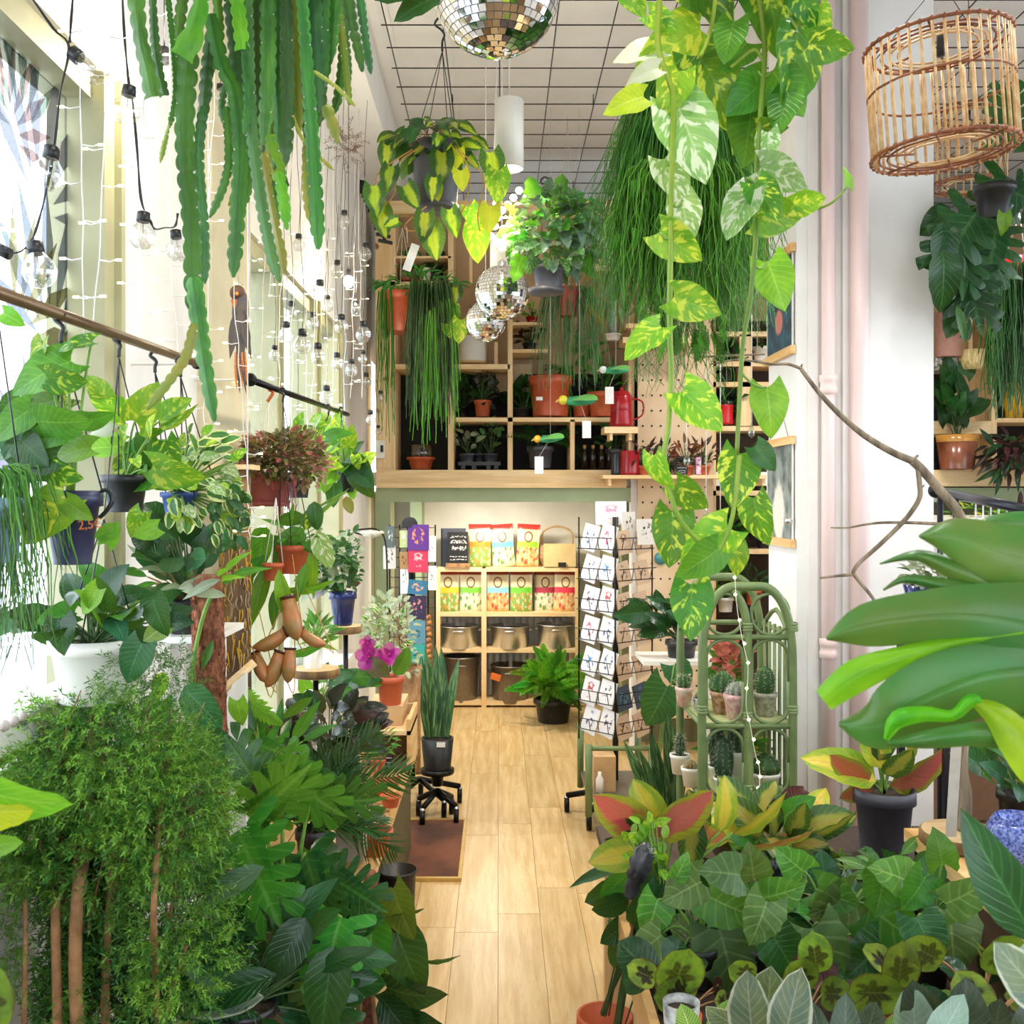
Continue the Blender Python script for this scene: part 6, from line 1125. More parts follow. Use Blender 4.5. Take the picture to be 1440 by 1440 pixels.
t = thing('black_feather', 'black and grey ribbed ornament standing among the table plants', 'ornament', W(900, 1270, 2.72)); put('feather_body', MB().lathe([(.012, 0), (.022, .03), (.018, .045), (.03, .06), (.024, .075), (.034, .095), (.026, .11), (.03, .13), (.016, .15), (.001, .155)], 12), mat('black_glaze', '#1c1c20', .25, col2='#4a4a50', scale=20), t, Matrix.Translation(W(884, 1262, 2.72)) @ Matrix.Rotation(.35, 4, 'Y')); put('stick', MB().tube([W(886, 1258, 2.72), W(890, 1330, 2.72)], .004, 5), M_STEMB, t)
# second ornament
t = thing('black_feather', 'smaller dark grey ribbed ornament half hidden among the broad leaves', 'ornament', W(1090, 1250, 2.9)); put('feather_body', MB().lathe([(.012, 0), (.024, .03), (.019, .045), (.026, .06), (.001, .085)], 12), MATS['black_glaze'], t, Matrix.Translation(W(1090, 1248, 2.9))); put('stick', MB().tube([W(1090, 1246, 2.9), W(1090, 1310, 2.9)], .004, 5), M_STEMB, t)
t = thing('overhanging_plant', 'dark green leaves drooping over the aisle edge of the display table', 'plant', W(905, 1300, 3.0)); b = pot(t, 902, 1262, 1297, 44, 3.0, M_TERRA)
leaves(t, 3.0, [('oval', G_DARK, 880, 1240, 62, 205, 20), ('oval', G_DARK, 885, 1265, 56, 190, 20), ('lance', G_DARK, 872, 1222, 74, 186, 0, 50), ('oval', G_MID, 888, 1225, 58, 215, 20), ('oval', G_DEEP, 888, 1290, 56, 215, 20), ('oval', G_DARK, 872, 1310, 50, 262, 20), ('heart', G_MID, 905, 1240, 50, 250, 20), ('oval', G_DEEP, 892, 1205, 46, 150, 10)], .04)
for x, y in ((880, 1240), (885, 1265), (872, 1222), (888, 1225), (888, 1290)): put('stem', MB().tube(bez(b, W(x, y, 3.0), 0, 5, .02), .003, 5), M_STEMD, t)
# alocasia / syngonium group, four pots
d = 2.62
GA = leafmat('leaf_alocasia', '#5a7f42', '#446a34', '#a8c07a', rough=.4, vs=.25, vf=5); GB = leafmat('leaf_alocasia_bright', '#4f9234', '#3a7a2c', '#b0d070', rough=.35, vs=.22, vf=5)
AL = [[('arrow', GA, 1012, 1308, 84, -76, 22), ('arrow', GB, 1000, 1262, 64, -20, 25), ('arrow', GA, 985, 1240, 56, 200, 20, 20), ('arrow', GB, 925, 1265, 50, 250, 20), ('heart', GA, 930, 1315, 60, 205, 30, 20), ('arrow', GA, 960, 1340, 60, -130, 20), ('heart', GB, 950, 1235, 34, 60, 10)], [('arrow', GA, 1078, 1268, 58, 245, 22), ('arrow', GB, 1075, 1262, 54, 20, 20), ('arrow', GA, 1060, 1235, 50, 100, 20), ('arrow', GA, 1040, 1230, 56, 160, 30, 30), ('arrow', G_DARK, 1090, 1320, 60, -60, 20)], [('arrow', GA, 1142, 1306, 80, -72, 22), ('arrow', GB, 1150, 1250, 54, -20, 20), ('arrow', GB, 1130, 1225, 46, 140, 20), ('arrow', GB, 1215, 1270, 84, -35, 25, 10), ('arrow', GA, 1195, 1262, 60, 200, 20), ('arrow', G_MID, 1245, 1225, 60, 250, 20), ('arrow', G_DARK, 1240, 1330, 62, 210, 20, 30)], [('arrow', GA, 1335, 1284, 76, -92, 22), ('arrow', GA, 1330, 1270, 62, 30, 20, 10), ('arrow', G_MID, 1300, 1235, 50, 230, 20), ('arrow', GB, 1280, 1240, 56, 150, 20, 30), ('arrow', G_DARK, 1290, 1290, 60, -70, 20), ('arrow', G_MID, 1325, 1215, 44, 100, 10)]]
for i, L in enumerate(AL):
    px = (985, 1070, 1170, 1310)[i]; t = thing('alocasia', 'alocasia', 'plant', W(px, 1390, d)); b = pot(t, px, 1330, 1385, 50, d, M_BLACK); dd_ = d-.06*(i % 2)
    t['label'] = 'broad arrow leaved alocasia, %s on the display table' % ('first from the aisle', 'second from the aisle', 'third from the aisle', 'fourth, beside the wood counter')[i]
    L = [(r[0], r[1], r[2], r[3], r[4]*1.08)+tuple(r[5:]) for r in L]; leaves(t, dd_-.06, L, .06)
    for r in L: put('stem', MB().tube(bez(b, W(r[2], r[3], dd_), 0, 6, .04), [.0045, .003], 6), M_STEMG, t)
    bush(t, 'arrow', GA, b, d+.12, (px, 1285, 66, 46), 10, 44, 80+i, dd=.12, stem=M_STEMD, mats=[GA, G_DARK, G_DEEP, GB], face=1.1)
t = thing('green_filler_plant', 'mixed small green leaves behind the alocasias near the pillar foot', 'plant', W(1190, 1270, 3.2)); b = pot(t, 1190, 1215, 1262, 50, 3.2, M_BLACK); bush(t, 'arrow', GB, b, 3.2, (1180, 1232, 100, 22), 36, 38, 66, dd=.2, stem=M_STEMG, mats=[GB, G_MID, G_LIME, G_HOYA, G_DARK], face=1.0)
t = thing('silver_vein_plant', 'toothed silver green leaves against the wood counter front', 'plant', W(1270, 1290, 2.95)); b = pot(t, 1262, 1240, 1290, 40, 2.95, M_BLACK); bush(t, 'lance', leafmat('leaf_silver_vein', '#5a8a3a', '#3f7a34', '#c0d890', vs=.8, vf=10), b, 2.95, (1258, 1222, 36, 26), 16, 44, 67, dd=.08, stem=M_STEMG, wsc=1.4)
# begonias front
BG = [(945, 1392, 74, 75), (975, 1392, 60, 180), (1148, 1365, 56, 100), (1122, 1392, 56, 90), (1200, 1395, 66, 10), (1262, 1385, 62, 88), (1350, 1372, 62, -60), (1395, 1365, 66, 70), (1322, 1350, 56, 150), (1060, 1370, 40, 160), (1420, 1400, 60, 0), (1380, 1400, 60, 200), (1240, 1410, 50, 200)]
d = 2.3
for i, px in enumerate((960, 1130, 1250, 1380)):
    t = thing('star_begonia', 'lime begonia with maroon stars, %s, table front' % ('beside the price tags', 'behind the pale rubber leaves', 'in the middle', 'at the counter side')[i], 'plant', W(px, 1470, d)); b = pot(t, px, 1425, 1482, 54, d, M_TERRA)
    lv = [q for q in BG if min((abs(q[0]-z), z) for z in (960, 1130, 1250, 1380))[1] == px]
    for q in lv: leaf(t, 'round', G_STAR, q[0], q[1], d-.08, q[2]*1.05, q[3], 25, 0); put('stem', MB().tube(bez(b, W(q[0], q[1], d), 0, 6, .02), .0035, 5), M_STEMB, t)
    bush(t, 'round', G_STAR, b, d+.06, (px, 1392, 60, 30), 9, 54, 90+i, dd=.10, stem=M_STEMB, face=.8, jit=.8, mats=[G_STAR, G_DEEP, G_DEEP, G_BURG])
t = thing('striped_calathea', 'pale lime calathea with white veins at the bottom picture edge', 'plant', W(1010, 1500, 2.05)); b = pot(t, 1010, 1470, 1530, 60, 2.05, M_BLACK); leaves(t, 2.05, [('oval', G_CAL, 1000, 1470, 70, 70, 20), ('oval', G_CAL, 1120, 1480, 80, 85, 15), ('oval', G_CAL, 1105, 1470, 70, 60, 15), ('oval', G_CAL, 975, 1460, 60, 110, 20), ('oval', G_CAL, 1225, 1470, 60, 40, 10)])
for x, y in ((1000, 1470), (1120, 1480), (975, 1460)): put('stem', MB().tube(bez(b, W(x, y, 2.05), 0, 4, .0), .003, 5), M_STEMG, t)
t = thing('white_pattern_pot', 'white pot with grey leaf pattern at the bottom picture edge', 'pot', W(958, 1490, 2.15)); pot(t, 958, 1408, 1500, 52, 2.15, mat('leaf_pattern_glaze', '#eceae6', .4, col2='#6a6a6a', scale=24), .8, False)
FT = [(1082, 1462, 112, 93, 'pale grey green rubber plant with cream edges, in the middle front', G_TIN, [(1080, 1462, 108, 92), (1060, 1470, 100, 100), (1100, 1470, 96, 80), (1050, 1450, 70, 150)]), (1285, 1470, 100, 95, 'pale mint rubber plant leaves behind the dark ones at the bottom', leafmat('leaf_mint', '#93ad9c', '#7f9c88', '#d8e0d0', rough=.3, vs=.15), [(1290, 1470, 90, 100), (1310, 1475, 80, 60), (1430, 1400, 80, 70)]), (1350, 1480, 90, 95, 'dark grey green rubber plant at the bottom right', leafmat('leaf_rubber_dark', '#4a5a44', '#38483a', '#8a9a80', rough=.25, vs=.15, trans=.05), [(1320, 1475, 110, 115), (1395, 1470, 70, 85), (1360, 1480, 100, 95), (1190, 1480, 70, 95), (1215, 1470, 66, 80), (1160, 1480, 60, 110), (1430, 1470, 80, 60)])]
for i, (x, y, L, a, lb, m, lvs) in enumerate(FT):
    t = thing('rubber_plant', lb, 'plant', W(x, 1600, 1.9)); b = pot(t, x, 1530, 1600, 80, 1.9, M_BLACK)
    for q in lvs: leaf(t, 'oval', m, q[0], q[1], 1.9-.05*(q[0] % 3), q[2], q[3], 12, (q[0] % 5)*10-20, None, 1.05); put('stem', MB().tube(bez(b, W(q[0], q[1], 1.9), 0, 4, 0), .004, 5), M_STEMB, t)
d = 1.0
t = thing('dark_rubber_plant', 'blurred very dark rubber leaf rising at the right picture edge', 'plant', W(1480, 1560, d)); b = pot(t, 1500, 1480, 1580, 150, d, M_BLACK); leaves(t, d, [('ell', G_DEEP, 1462, 1330, 200, 123, 5, -20), ('oval', G_TIN, 1480, 1420, 110, 130, 5)], .01)
for x, y in ((1462, 1330), (1480, 1420)): put('stem', MB().tube(bez(b, W(x, y, d), 0, 4, 0), .004, 5), M_STEMB, t)
# --- grey pot aglaonema by the pillar
d = 3.6
t = thing('potted_aglaonema', 'red green aglaonema in an anthracite plastic pot at the pillar foot', 'plant', W(1243, 1195, d)); b = pot(t, 1243, 1108, 1196, 86, d, M_GREYPOT, .74, n=28)
leaves(t, d, [('oval', G_AGLY, 1232, 1098, 96, 148, 10, 40), ('oval', G_AGLR, 1222, 1098, 66, 152, 20, -20), ('oval', G_AGLR, 1250, 1105, 92, 18, 20, 30), ('oval', G_AGLY, 1250, 1085, 90, 40, 10, 50), ('oval', G_AGLY, 1240, 1080, 70, 110, 10), ('oval', G_AGLD, 1235, 1070, 60, 75, 10), ('oval', G_AGLD, 1245, 1090, 60, 60, 40), ('oval', G_AGLR, 1228, 1104, 50, 200, 20)], .04)
for x, y in ((1232, 1098), (1222, 1098), (1250, 1105), (1250, 1085), (1240, 1080), (1235, 1070)): put('stem', MB().tube(bez(b, W(x, y, d), 0, 5, .01), .006, 6), M_STEMG, t)
put('pot_stand', MB().lathe([(.001, 0), (.07, 0), (.07, Z5(1196, d)-TZ)], 18), M_BLACK, t, Matrix.Translation((X5(1243, d), d, TZ)))
# --- counter with wood slice and branch
ct = thing('wood_counter', 'pale pine counter with a slanting front edge at the right', 'counter', (1.7, 2.7, 0)); CH = .9
for k in range(5): put('plank', MB().bx(1.225+.2*k, 1.42+.2*k, 1.95, 3.10, CH-.04, CH), M_PINEY, ct)
put('front_panel', MB().bx(1.25, 1.27, 2.0, 3.08, 0, CH-.04), mat('counter_brown', '#5a4030', .7), ct); put('end_panel', MB().bx(1.25, 2.2, 3.06, 3.08, 0, CH-.04), mat('counter_brown', '#5a4030', .7), ct)
d = 2.95; c = W(1355, 1168, d); c.z = CH
t = thing('branch_stand', 'tall bare decorative branch standing in a pale wood slice', 'branch', c); put('slice', MB().lathe([(.001, 0), (.112, 0), (.115, .004), (.113, .04), (.001, .04)], 30), M_SLICE, t, Matrix.Translation(c)); put('bark_ring', MB().lathe([(.113, .001), (.121, .008), (.119, .036), (.112, .039)], 30), M_BARK, t, Matrix.Translation(c))
def branch(pts, r, n=8, name='branch'): put(name, MB().tube(smooth([W(p[0], p[1], p[2] if len(p) > 2 else d) for p in pts], 5), r, n), M_GREYWOOD, t)
branch([(1355, 1168), (1358, 1120), (1352, 1080), (1356, 1030), (1372, 960), (1382, 880), (1372, 800), (1350, 726), (1322, 690), (1298, 662), (1283, 648)], [.019, .013], 10, 'trunk')
branch([(1283, 648), (1255, 636), (1215, 612), (1180, 582), (1150, 550), (1126, 518)], [.011, .006]); branch([(1126, 518), (1108, 512), (1085, 512), (1060, 508), (1035, 506), (1012, 510), (1000, 512)], [.005, .002]); branch([(1126, 518), (1128, 512)], [.004, .002])
branch([(1290, 652), (1293, 680), (1293, 700), (1280, 722), (1262, 742), (1235, 768), (1208, 792), (1199, 806)], [.008, .006]); branch([(1199, 806), (1212, 822), (1228, 842), (1242, 870)], [.006, .004]); branch([(1199, 808), (1175, 810), (1153, 813)], [.005, .003]); branch([(1284, 648), (1291, 640)], [.006, .003]); branch([(1322, 737), (1280, 735), (1240, 735), (1215, 738), (1192, 742), (1168, 742)], [.005, .002]); branch([(1292, 690), (1300, 682)], [.004, .002]); branch([(1350, 728), (1322, 737)], [.006, .005])
t = thing('paper_strip', 'upright translucent strip of paper beside the branch foot', 'paper', W(1342, 1175, 2.9)); put('paper_sheet', MB().box(W(1341, 1110, 2.90), (.03, .002, .28), Matrix.Rotation(.06, 3, 'Y')), mat('pale_paper', '#b4ada2', .6), t)
t = thing('blue_bird_figure', 'pale blue cut out figure standing on the counter', 'ornament', W(1370, 1240, 2.75)); put('figure', MB().prism([(p.x, p.z) for p in (W(1356, 1178, 2.75), W(1372, 1176, 2.75), W(1380, 1195, 2.75), W(1384, 1222, 2.75), W(1374, 1236, 2.75), W(1366, 1210, 2.75), W(1358, 1200, 2.75))], 'y', 2.74, 2.76), mat('pale_blue', '#a8c8e0', .5), t)
t = thing('pale_blue_card', 'pale blue card with small green print lying on the counter', 'card', (1.33, 2.62, CH)); put('card_sheet', MB().bx(1.262, 1.36, 2.55, 2.68, CH+.001, CH+.006), mat('pale_blue_card', '#b8d4e4', .5), t); put('print', MB().bx(1.29, 1.33, 2.6, 2.63, CH+.006, CH+.0068), G_MID, t)
t = thing('blue_glitter_pot', 'dark blue speckled round pot at the right picture edge', 'pot', W(1432, 1240, 2.8)); put('pot', MB().lathe([(.001, 0), (.05, 0), (.085, .05), (.08, .1), (.06, .13), (.05, .12), (.001, .06)], 22), mat('glitter_blue', '#1c2a6a', .2, col2='#7a8ad0', scale=120), t, Matrix.Translation((X5(1432, 2.8), 2.8, CH)))
d = 3.0
t = thing('black_pot_plant', 'green plant in a black pot behind the branch foot', 'plant', W(1436, 1180, d)); b = pot(t, 1436, 1108, 1180, 66, d, M_BLACK); bush(t, 'heart', G_MID, b, d, (1425, 1080, 50, 28), 22, 50, 68, dd=.1, stem=M_STEMG, mats=[G_MID, G_DARK, G_BLUE])
# --- metal rack behind the monstera
rk = thing('metal_rail_rack', 'dark metal rail rack with white wire grid behind the monstera', 'rack', (2.0, 3.6, .9))
A, B = W(1316, 690, 4.05), W(1470, 722, 3.2); put('rail', MB().tube([A, B], .017, 10), mat('blue_black_metal', '#2c2f3c', .3, .5), rk); put('knob', MB().ball(A, .03, 12, 8), M_BLKM, rk)
for f in (.05, .22, .9): p = A.lerp(B, f); put('post', MB().tube([p, (p.x, p.y, .0)], .012, 8), MATS['blue_black_metal'], rk)
A2, B2 = A.lerp(B, .42), A.lerp(B, .98)
for k in range(9): p = A2.lerp(B2, k/8); put('grid_wire', MB().tube([p, (p.x, p.y, p.z-.55)], .003, 4), M_CABLE, rk)
for k in range(1, 9): put('grid_wire', MB().tube([A2-Vector((0, 0, .068*k)), B2-Vector((0, 0, .068*k))], .003, 4), M_CABLE, rk)
zb = Z5(846, 3.7); put('shelf_board', MB().bx(1.5, 2.3, 3.45, 3.95, zb-.02, zb), M_WPOT, rk)
for p in ((1.53, 3.5), (1.53, 3.9), (2.27, 3.9)): put('post', MB().bx(p[0]-.012, p[0]+.012, p[1]-.012, p[1]+.012, 0, zb-.02), MATS['blue_black_metal'], rk)
d = 3.7
t = thing('blue_bowl_plant', 'grey succulents in a glossy dark blue bowl on the metal rack', 'plant', W(1303, 846, d)); b = pot(t, 1300, 822, 846, 58, d, M_GLAZE, .8, False); foliage(t, 'oval', G_OLV, d, [(1310, 808, 38, 20, 1)], 90, 16, 5, .1); bush(t, 'lance', G_DARK, b, d, (1330, 806, 50, 16), 20, 22, 69, dd=.1)
t = thing('dark_sill_plants', 'low dark green plant beside the blue bowl behind the wire grid', 'plant', W(1365, 846, 3.75)); b = pot(t, 1368, 826, 846, 44, 3.75, M_TERRA); bush(t, 'oval', G_DARK, b, 3.75, (1370, 812, 44, 22), 30, 24, 71, dd=.1, mats=[G_DARK, G_DEEP, G_MID])
# --- furniture behind the pillar on the right
t = thing('brown_cabinet', 'brown cabinet behind the counter right of the pillar', 'cabinet', (2.6, 6.0, 0)); put('body', MB().bx(2.15, 4.2, 5.9, 6.4, 0, 1.0), mat('cabinet_brown', '#7a5a42', .6), t); put('door', MB().bx(2.2, 2.9, 5.88, 5.9, .05, .95), mat('cabinet_brown', '#7a5a42', .6), t); put('door', MB().bx(2.94, 3.6, 5.88, 5.9, .05, .95), mat('cabinet_brown', '#7a5a42', .6), t)
t = thing('white_box_shelf', 'white boxy shelf unit under the green beam on the right', 'shelf', (2.9, 6.9, 0)); put('body', MB().bx(2.3, 4.1, 6.8, 7.3, 0, 1.62), M_WHITE, t)
for i in range(3): put('top_box', MB().bx(2.75+.42*i, 3.1+.42*i, 6.75, 7.1, 1.62, 1.78), mat('cream_box', '#e6dfc8', .7), t)
t = thing('yellow_trailing_plant', 'yellow green trailing plant behind the metal rail', 'plant', W(1370, 735, 6.6)); b = pot(t, 1372, 728, 745, 20, 6.6, M_WPOT); bush(t, 'lance', G_LIME, b, 6.6, (1378, 722, 42, 16), 34, 18, 72, dd=.12, mats=[G_LIME, G_YEL, G_MID])
# --- upper right shelf items
DR = 7.4
t = thing('pink_clay_pot', 'large dull pink pot at the pillar edge of the right hand shelf', 'pot', W(1336, 502, DR)); pot(t, 1334, 440, 502, 36, DR, mat('dusty_pink', '#b8897a', .7), .95, False)
t = thing('pattern_tile_box', 'small box with black and white tile pattern under the pink pot', 'box', W(1333, 522, DR)); pbox(t, 'carton', 1316, 1347, 503, 521, DR, .2, mat('tile_pattern', '#d8d4c8', .5, col2='#3a3a38', scale=55))
t = thing('ribbed_pot', 'cream ribbed basket pot on the right hand shelf', 'pot', W(1368, 520, DR)); mb = MB()
put('pot', MB().lathe([(.001, 0), (.08, 0), (.1, .07), (.098, .14), (.085, .14), (.07, .02), (.001, .02)], 26), mat('cream_ribs', '#e2d29a', .6, col2='#b89a5a', scale=40, stretch=(3, 3, .3)), t, Matrix.Translation(W(1367, 520, DR)))
t = thing('banded_pot_plant', 'plant in a terracotta and amber banded glass pot on the right hand shelf', 'plant', W(1346, 660, DR)); b = pot(t, 1346, 614, 660, 56, DR, mat('banded_glaze', '#8a5238', .2, col2='#5a3020', scale=7), .8, False); bush(t, 'heart', G_DARK, b, DR, (1348, 560, 26, 46), 20, 34, 73, dd=.08, stem=M_STEMD, mats=[G_DARK, G_DEEP])
pot(t, 1346, 612, 622, 57, DR, mat('amber_band', '#b8843c', .2), .97, False, False, name='amber_band')
t = thing('hanging_rhipsalis', 'dense hanging rhipsalis at the right picture edge beside a red pot', 'plant', W(1428, 400, 5.6)); d = 5.6; b = pot(t, 1432, 362, 402, 34, d, mat('bright_red', '#cf1820', .25), .8, False); hanger(t, 1432, 362, 34, d, (1434, 300), M_CORD, 0); strands(t, G_RHIPD, d, ((1396, 372), (1445, 372)), 260, (100, 220), .0042, 14, .03, .08, curl=.03); strands(t, G_RHIP, d, ((1396, 380), (1445, 372)), 120, (60, 190), .0042, 15, .04, .08, curl=.03)
t = thing('dark_trailing_plant', 'dark leafed plant trailing over the pine beam at the right', 'plant', W(1425, 660, 7.3)); b = pot(t, 1428, 640, 660, 40, 7.3, M_BLACK); bush(t, 'lance', G_DEEP, b, 7.25, (1420, 640, 36, 28), 70, 26, 74, dd=.14, droop=.6, mats=[G_DEEP, G_BURG, G_CROT]); leaves(t, 7.2, [('lance', G_DEEP, 1398, 628, 34, 130), ('lance', G_DEEP, 1400, 660, 30, 215), ('lance', G_BURG, 1435, 690, 30, -95)])
for i, x in enumerate((1420, 1432)):
    t = thing('yellow_vase', ('left', 'right')[i]+' yellow vase in the dark compartment at the right edge', 'vase', W(x, 587, 7.55)); put('vase_body', MB().lathe([(.001, 0), (.03, 0), (.04, .12), (.02, .22), (.025, .26), (.015, .25), (.001, .05)], 14), mat('yellow_enamel', '#e0a820', .4), t, Matrix.Translation(W(x, 588, 7.55)))
d = 4.3
t = thing('hanging_dark_philodendron', 'very dark lobed philodendron hanging right of the pillar under the lampshade', 'plant', W(1390, 300, d)); b = pot(t, 1400, 262, 310, 60, d, M_BLACK); hanger(t, 1400, 262, 60, d, (1402, 150), M_BLACK, 0)
leaves(t, d, [('monst', G_DEEP, 1420, 250, 100, 240, 10), ('monst', G_DEEP, 1372, 300, 110, 235, 10), ('monst', G_DEEP, 1400, 320, 100, 258, 20), ('monst', G_DARK, 1350, 330, 96, 270, 10), ('monst', G_DEEP, 1350, 370, 110, 285, 10), ('monst', G_DEEP, 1375, 360, 90, 262, 10), ('oval', G_DEEP, 1330, 310, 70, 265), ('oval', G_DARK, 1345, 390, 70, 265), ('oval', G_DEEP, 1350, 420, 60, 250), ('lance', G_DARK, 1385, 380, 60, -8), ('lance', G_DARK, 1345, 430, 54, 285), ('monst', G_DEEP, 1425, 270, 80, -30), ('monst', G_DARK, 1420, 200, 90, 92), ('heart', G_LIME, 1412, 300, 28, -90), ('oval', G_DARK, 1425, 215, 60, 60), ('oval', G_DEEP, 1325, 350, 80, 275), ('oval', G_DEEP, 1335, 290, 60, 225)], .15)
for x, y in ((1372, 300), (1350, 330), (1350, 370), (1330, 310), (1345, 390), (1425, 270)): put('stem', MB().tube(bez(b, W(x, y, d), .02, 6), .004, 5), M_STEMD, t)
# --- big near monstera leaf
d = .98
t = thing('near_monstera', 'huge blurred split monstera leaf reaching in from the right picture edge', 'plant', W(1520, 1700, d)); b = pot(t, 1620, 1500, 1640, 260, d, M_BLACK, n=28)
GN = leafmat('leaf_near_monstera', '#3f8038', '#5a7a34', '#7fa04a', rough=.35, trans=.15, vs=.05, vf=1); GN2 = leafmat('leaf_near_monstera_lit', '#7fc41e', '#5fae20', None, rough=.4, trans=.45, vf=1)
def lobe(pts, ws, dz, m, name='leaf_lobe', bend=.012):
    mb = MB(); vs = []; uvs = []; P_ = smooth([Vector((x, y, z)) for (x, y), z in zip(pts, dz)], 4); Wd = smooth([Vector((w, 0, 0)) for w in ws], 4); k = len(P_)
    for i in range(k):
        t_ = (P_[min(i+1, k-1)]-P_[max(i-1, 0)]); n_ = Vector((-t_.y, t_.x, 0)).normalized(); w = max(.5, Wd[i].x)/2
        for q in (-1, -.5, 0, .5, 1): p = P_[i]+n_*w*q; vs.append(W(p.x, p.y, d+P_[i].z+bend*(q*q))); uvs.append((.5+q*.3, i/(k-1)))
    mb.add(vs, [(i*5+j, i*5+j+1, (i+1)*5+j+1, (i+1)*5+j) for i in range(k-1) for j in range(4)], uvs); return mb
lf = put('leaf', lobe([(1640, 905), (1560, 900), (1470, 885), (1380, 868), (1300, 868), (1215, 880), (1162, 898)], [30, 90, 130, 96, 76, 60, 5], [0, 0, 0, .01, .03, .05, .06], GN), GN, t)
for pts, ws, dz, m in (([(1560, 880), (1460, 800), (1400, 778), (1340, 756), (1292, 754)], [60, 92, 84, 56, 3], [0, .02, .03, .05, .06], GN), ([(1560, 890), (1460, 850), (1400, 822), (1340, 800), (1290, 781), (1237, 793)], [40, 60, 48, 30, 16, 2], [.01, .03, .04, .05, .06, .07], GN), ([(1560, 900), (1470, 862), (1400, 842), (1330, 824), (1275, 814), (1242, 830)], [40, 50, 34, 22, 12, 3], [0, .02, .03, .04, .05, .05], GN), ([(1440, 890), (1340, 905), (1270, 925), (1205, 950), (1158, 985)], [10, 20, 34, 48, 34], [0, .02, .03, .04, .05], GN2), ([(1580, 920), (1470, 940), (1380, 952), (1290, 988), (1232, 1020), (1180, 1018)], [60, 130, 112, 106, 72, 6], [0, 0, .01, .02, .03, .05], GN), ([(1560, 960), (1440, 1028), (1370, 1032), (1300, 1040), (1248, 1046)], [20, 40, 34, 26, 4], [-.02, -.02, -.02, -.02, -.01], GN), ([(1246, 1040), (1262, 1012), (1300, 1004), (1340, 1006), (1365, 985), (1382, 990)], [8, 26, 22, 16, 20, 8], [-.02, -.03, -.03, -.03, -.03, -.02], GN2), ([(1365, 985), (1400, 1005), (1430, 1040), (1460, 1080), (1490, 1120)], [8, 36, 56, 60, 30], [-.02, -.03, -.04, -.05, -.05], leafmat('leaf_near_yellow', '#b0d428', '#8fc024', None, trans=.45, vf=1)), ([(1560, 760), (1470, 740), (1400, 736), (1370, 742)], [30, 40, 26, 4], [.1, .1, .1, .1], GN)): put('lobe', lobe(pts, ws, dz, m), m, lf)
put('petiole', MB().tube(smooth([b, W(1640, 1200, d), W(1660, 1000, d), W(1600, 900, d)], 5), .008, 8), M_STEMG, t)
# ================================================================ UPPER ZONE
# --- mirror balls
def mirrorball(lbl, cx, cy, rpx, d, rows, big=False, rod=None):
    c = W(cx, cy, d); r = rpx*d/FP; t = thing('mirror_ball', lbl, 'mirror ball', c); put('core', MB().ball(c, r*.985, 28, 18), M_CORE, t); rs = random.Random(int(cx)); st = MB(); cnt = 0
    for j in range(rows):
        la = -PI/2+PI*(j+.5)/rows; n = max(4, int(round(2*rows*math.cos(la)))); hw = PI*r*math.cos(la)/n*.90; hh = PI*r/rows/2*.90; me = None
        for k in range(n):
            lo = 2*PI*k/n; dv = Vector((math.cos(la)*math.cos(lo), math.cos(la)*math.sin(lo), math.sin(la))); q = dv.to_track_quat('Z', 'Y').to_matrix(); e = Vector((-math.sin(lo), math.cos(lo), 0)); u = e; v = dv.cross(u)
            jx = Vector((rs.gauss(0, .02), rs.gauss(0, .02), rs.gauss(0, .02))); N = (dv+jx).normalized(); u = (u-N*u.dot(N)).normalized(); v = N.cross(u); p = c+dv*r*1.0
            if big and dv.y < .25 and dv.z < .35 and cnt < 300:
                if me is None: me = MB().box((0, 0, 0), (2*hw, 2*hh, .003)).mesh('mirror_tile')
                put('mirror_tile', me, M_MIRROR, t, Matrix(((u.x, v.x, N.x, p.x), (u.y, v.y, N.y, p.y), (u.z, v.z, N.z, p.z), (0, 0, 0, 1)))); cnt += 1
            else: st.add([p-u*hw-v*hh+N*.0012, p+u*hw-v*hh+N*.0012, p+u*hw+v*hh+N*.0012, p-u*hw+v*hh+N*.0012, p-u*hw-v*hh-N*.002, p+u*hw-v*hh-N*.002, p+u*hw+v*hh-N*.002, p-u*hw+v*hh-N*.002], [(0, 1, 2, 3), (0, 4, 5, 1), (1, 5, 6, 2), (2, 6, 7, 3), (3, 7, 4, 0)], None, False)
    put('mirror_facet', st, M_MIRROR, t, kind='stuff'); put('cap', MB().lathe([(r*.16, -.01), (r*.16, .02), (r*.05, .03), (.001, .03)], 12), M_STEEL, t, Matrix.Translation(c+Vector((0, 0, r))))
    put('wire', MB().tube([c+Vector((0, 0, r)), (c.x, c.y, 4.43)], .002, 4), M_CORD, t)
mirrorball('big mirror ball hanging at the top of the picture', 698, -12, 88, 2.5, 26, True); mirrorball('upper and larger of the two small mirror balls above the shelves', 706, 412, 38, 4.9, 24); mirrorball('lower smaller mirror ball touching the other one from the left', 683, 452, 28, 5.0, 20)
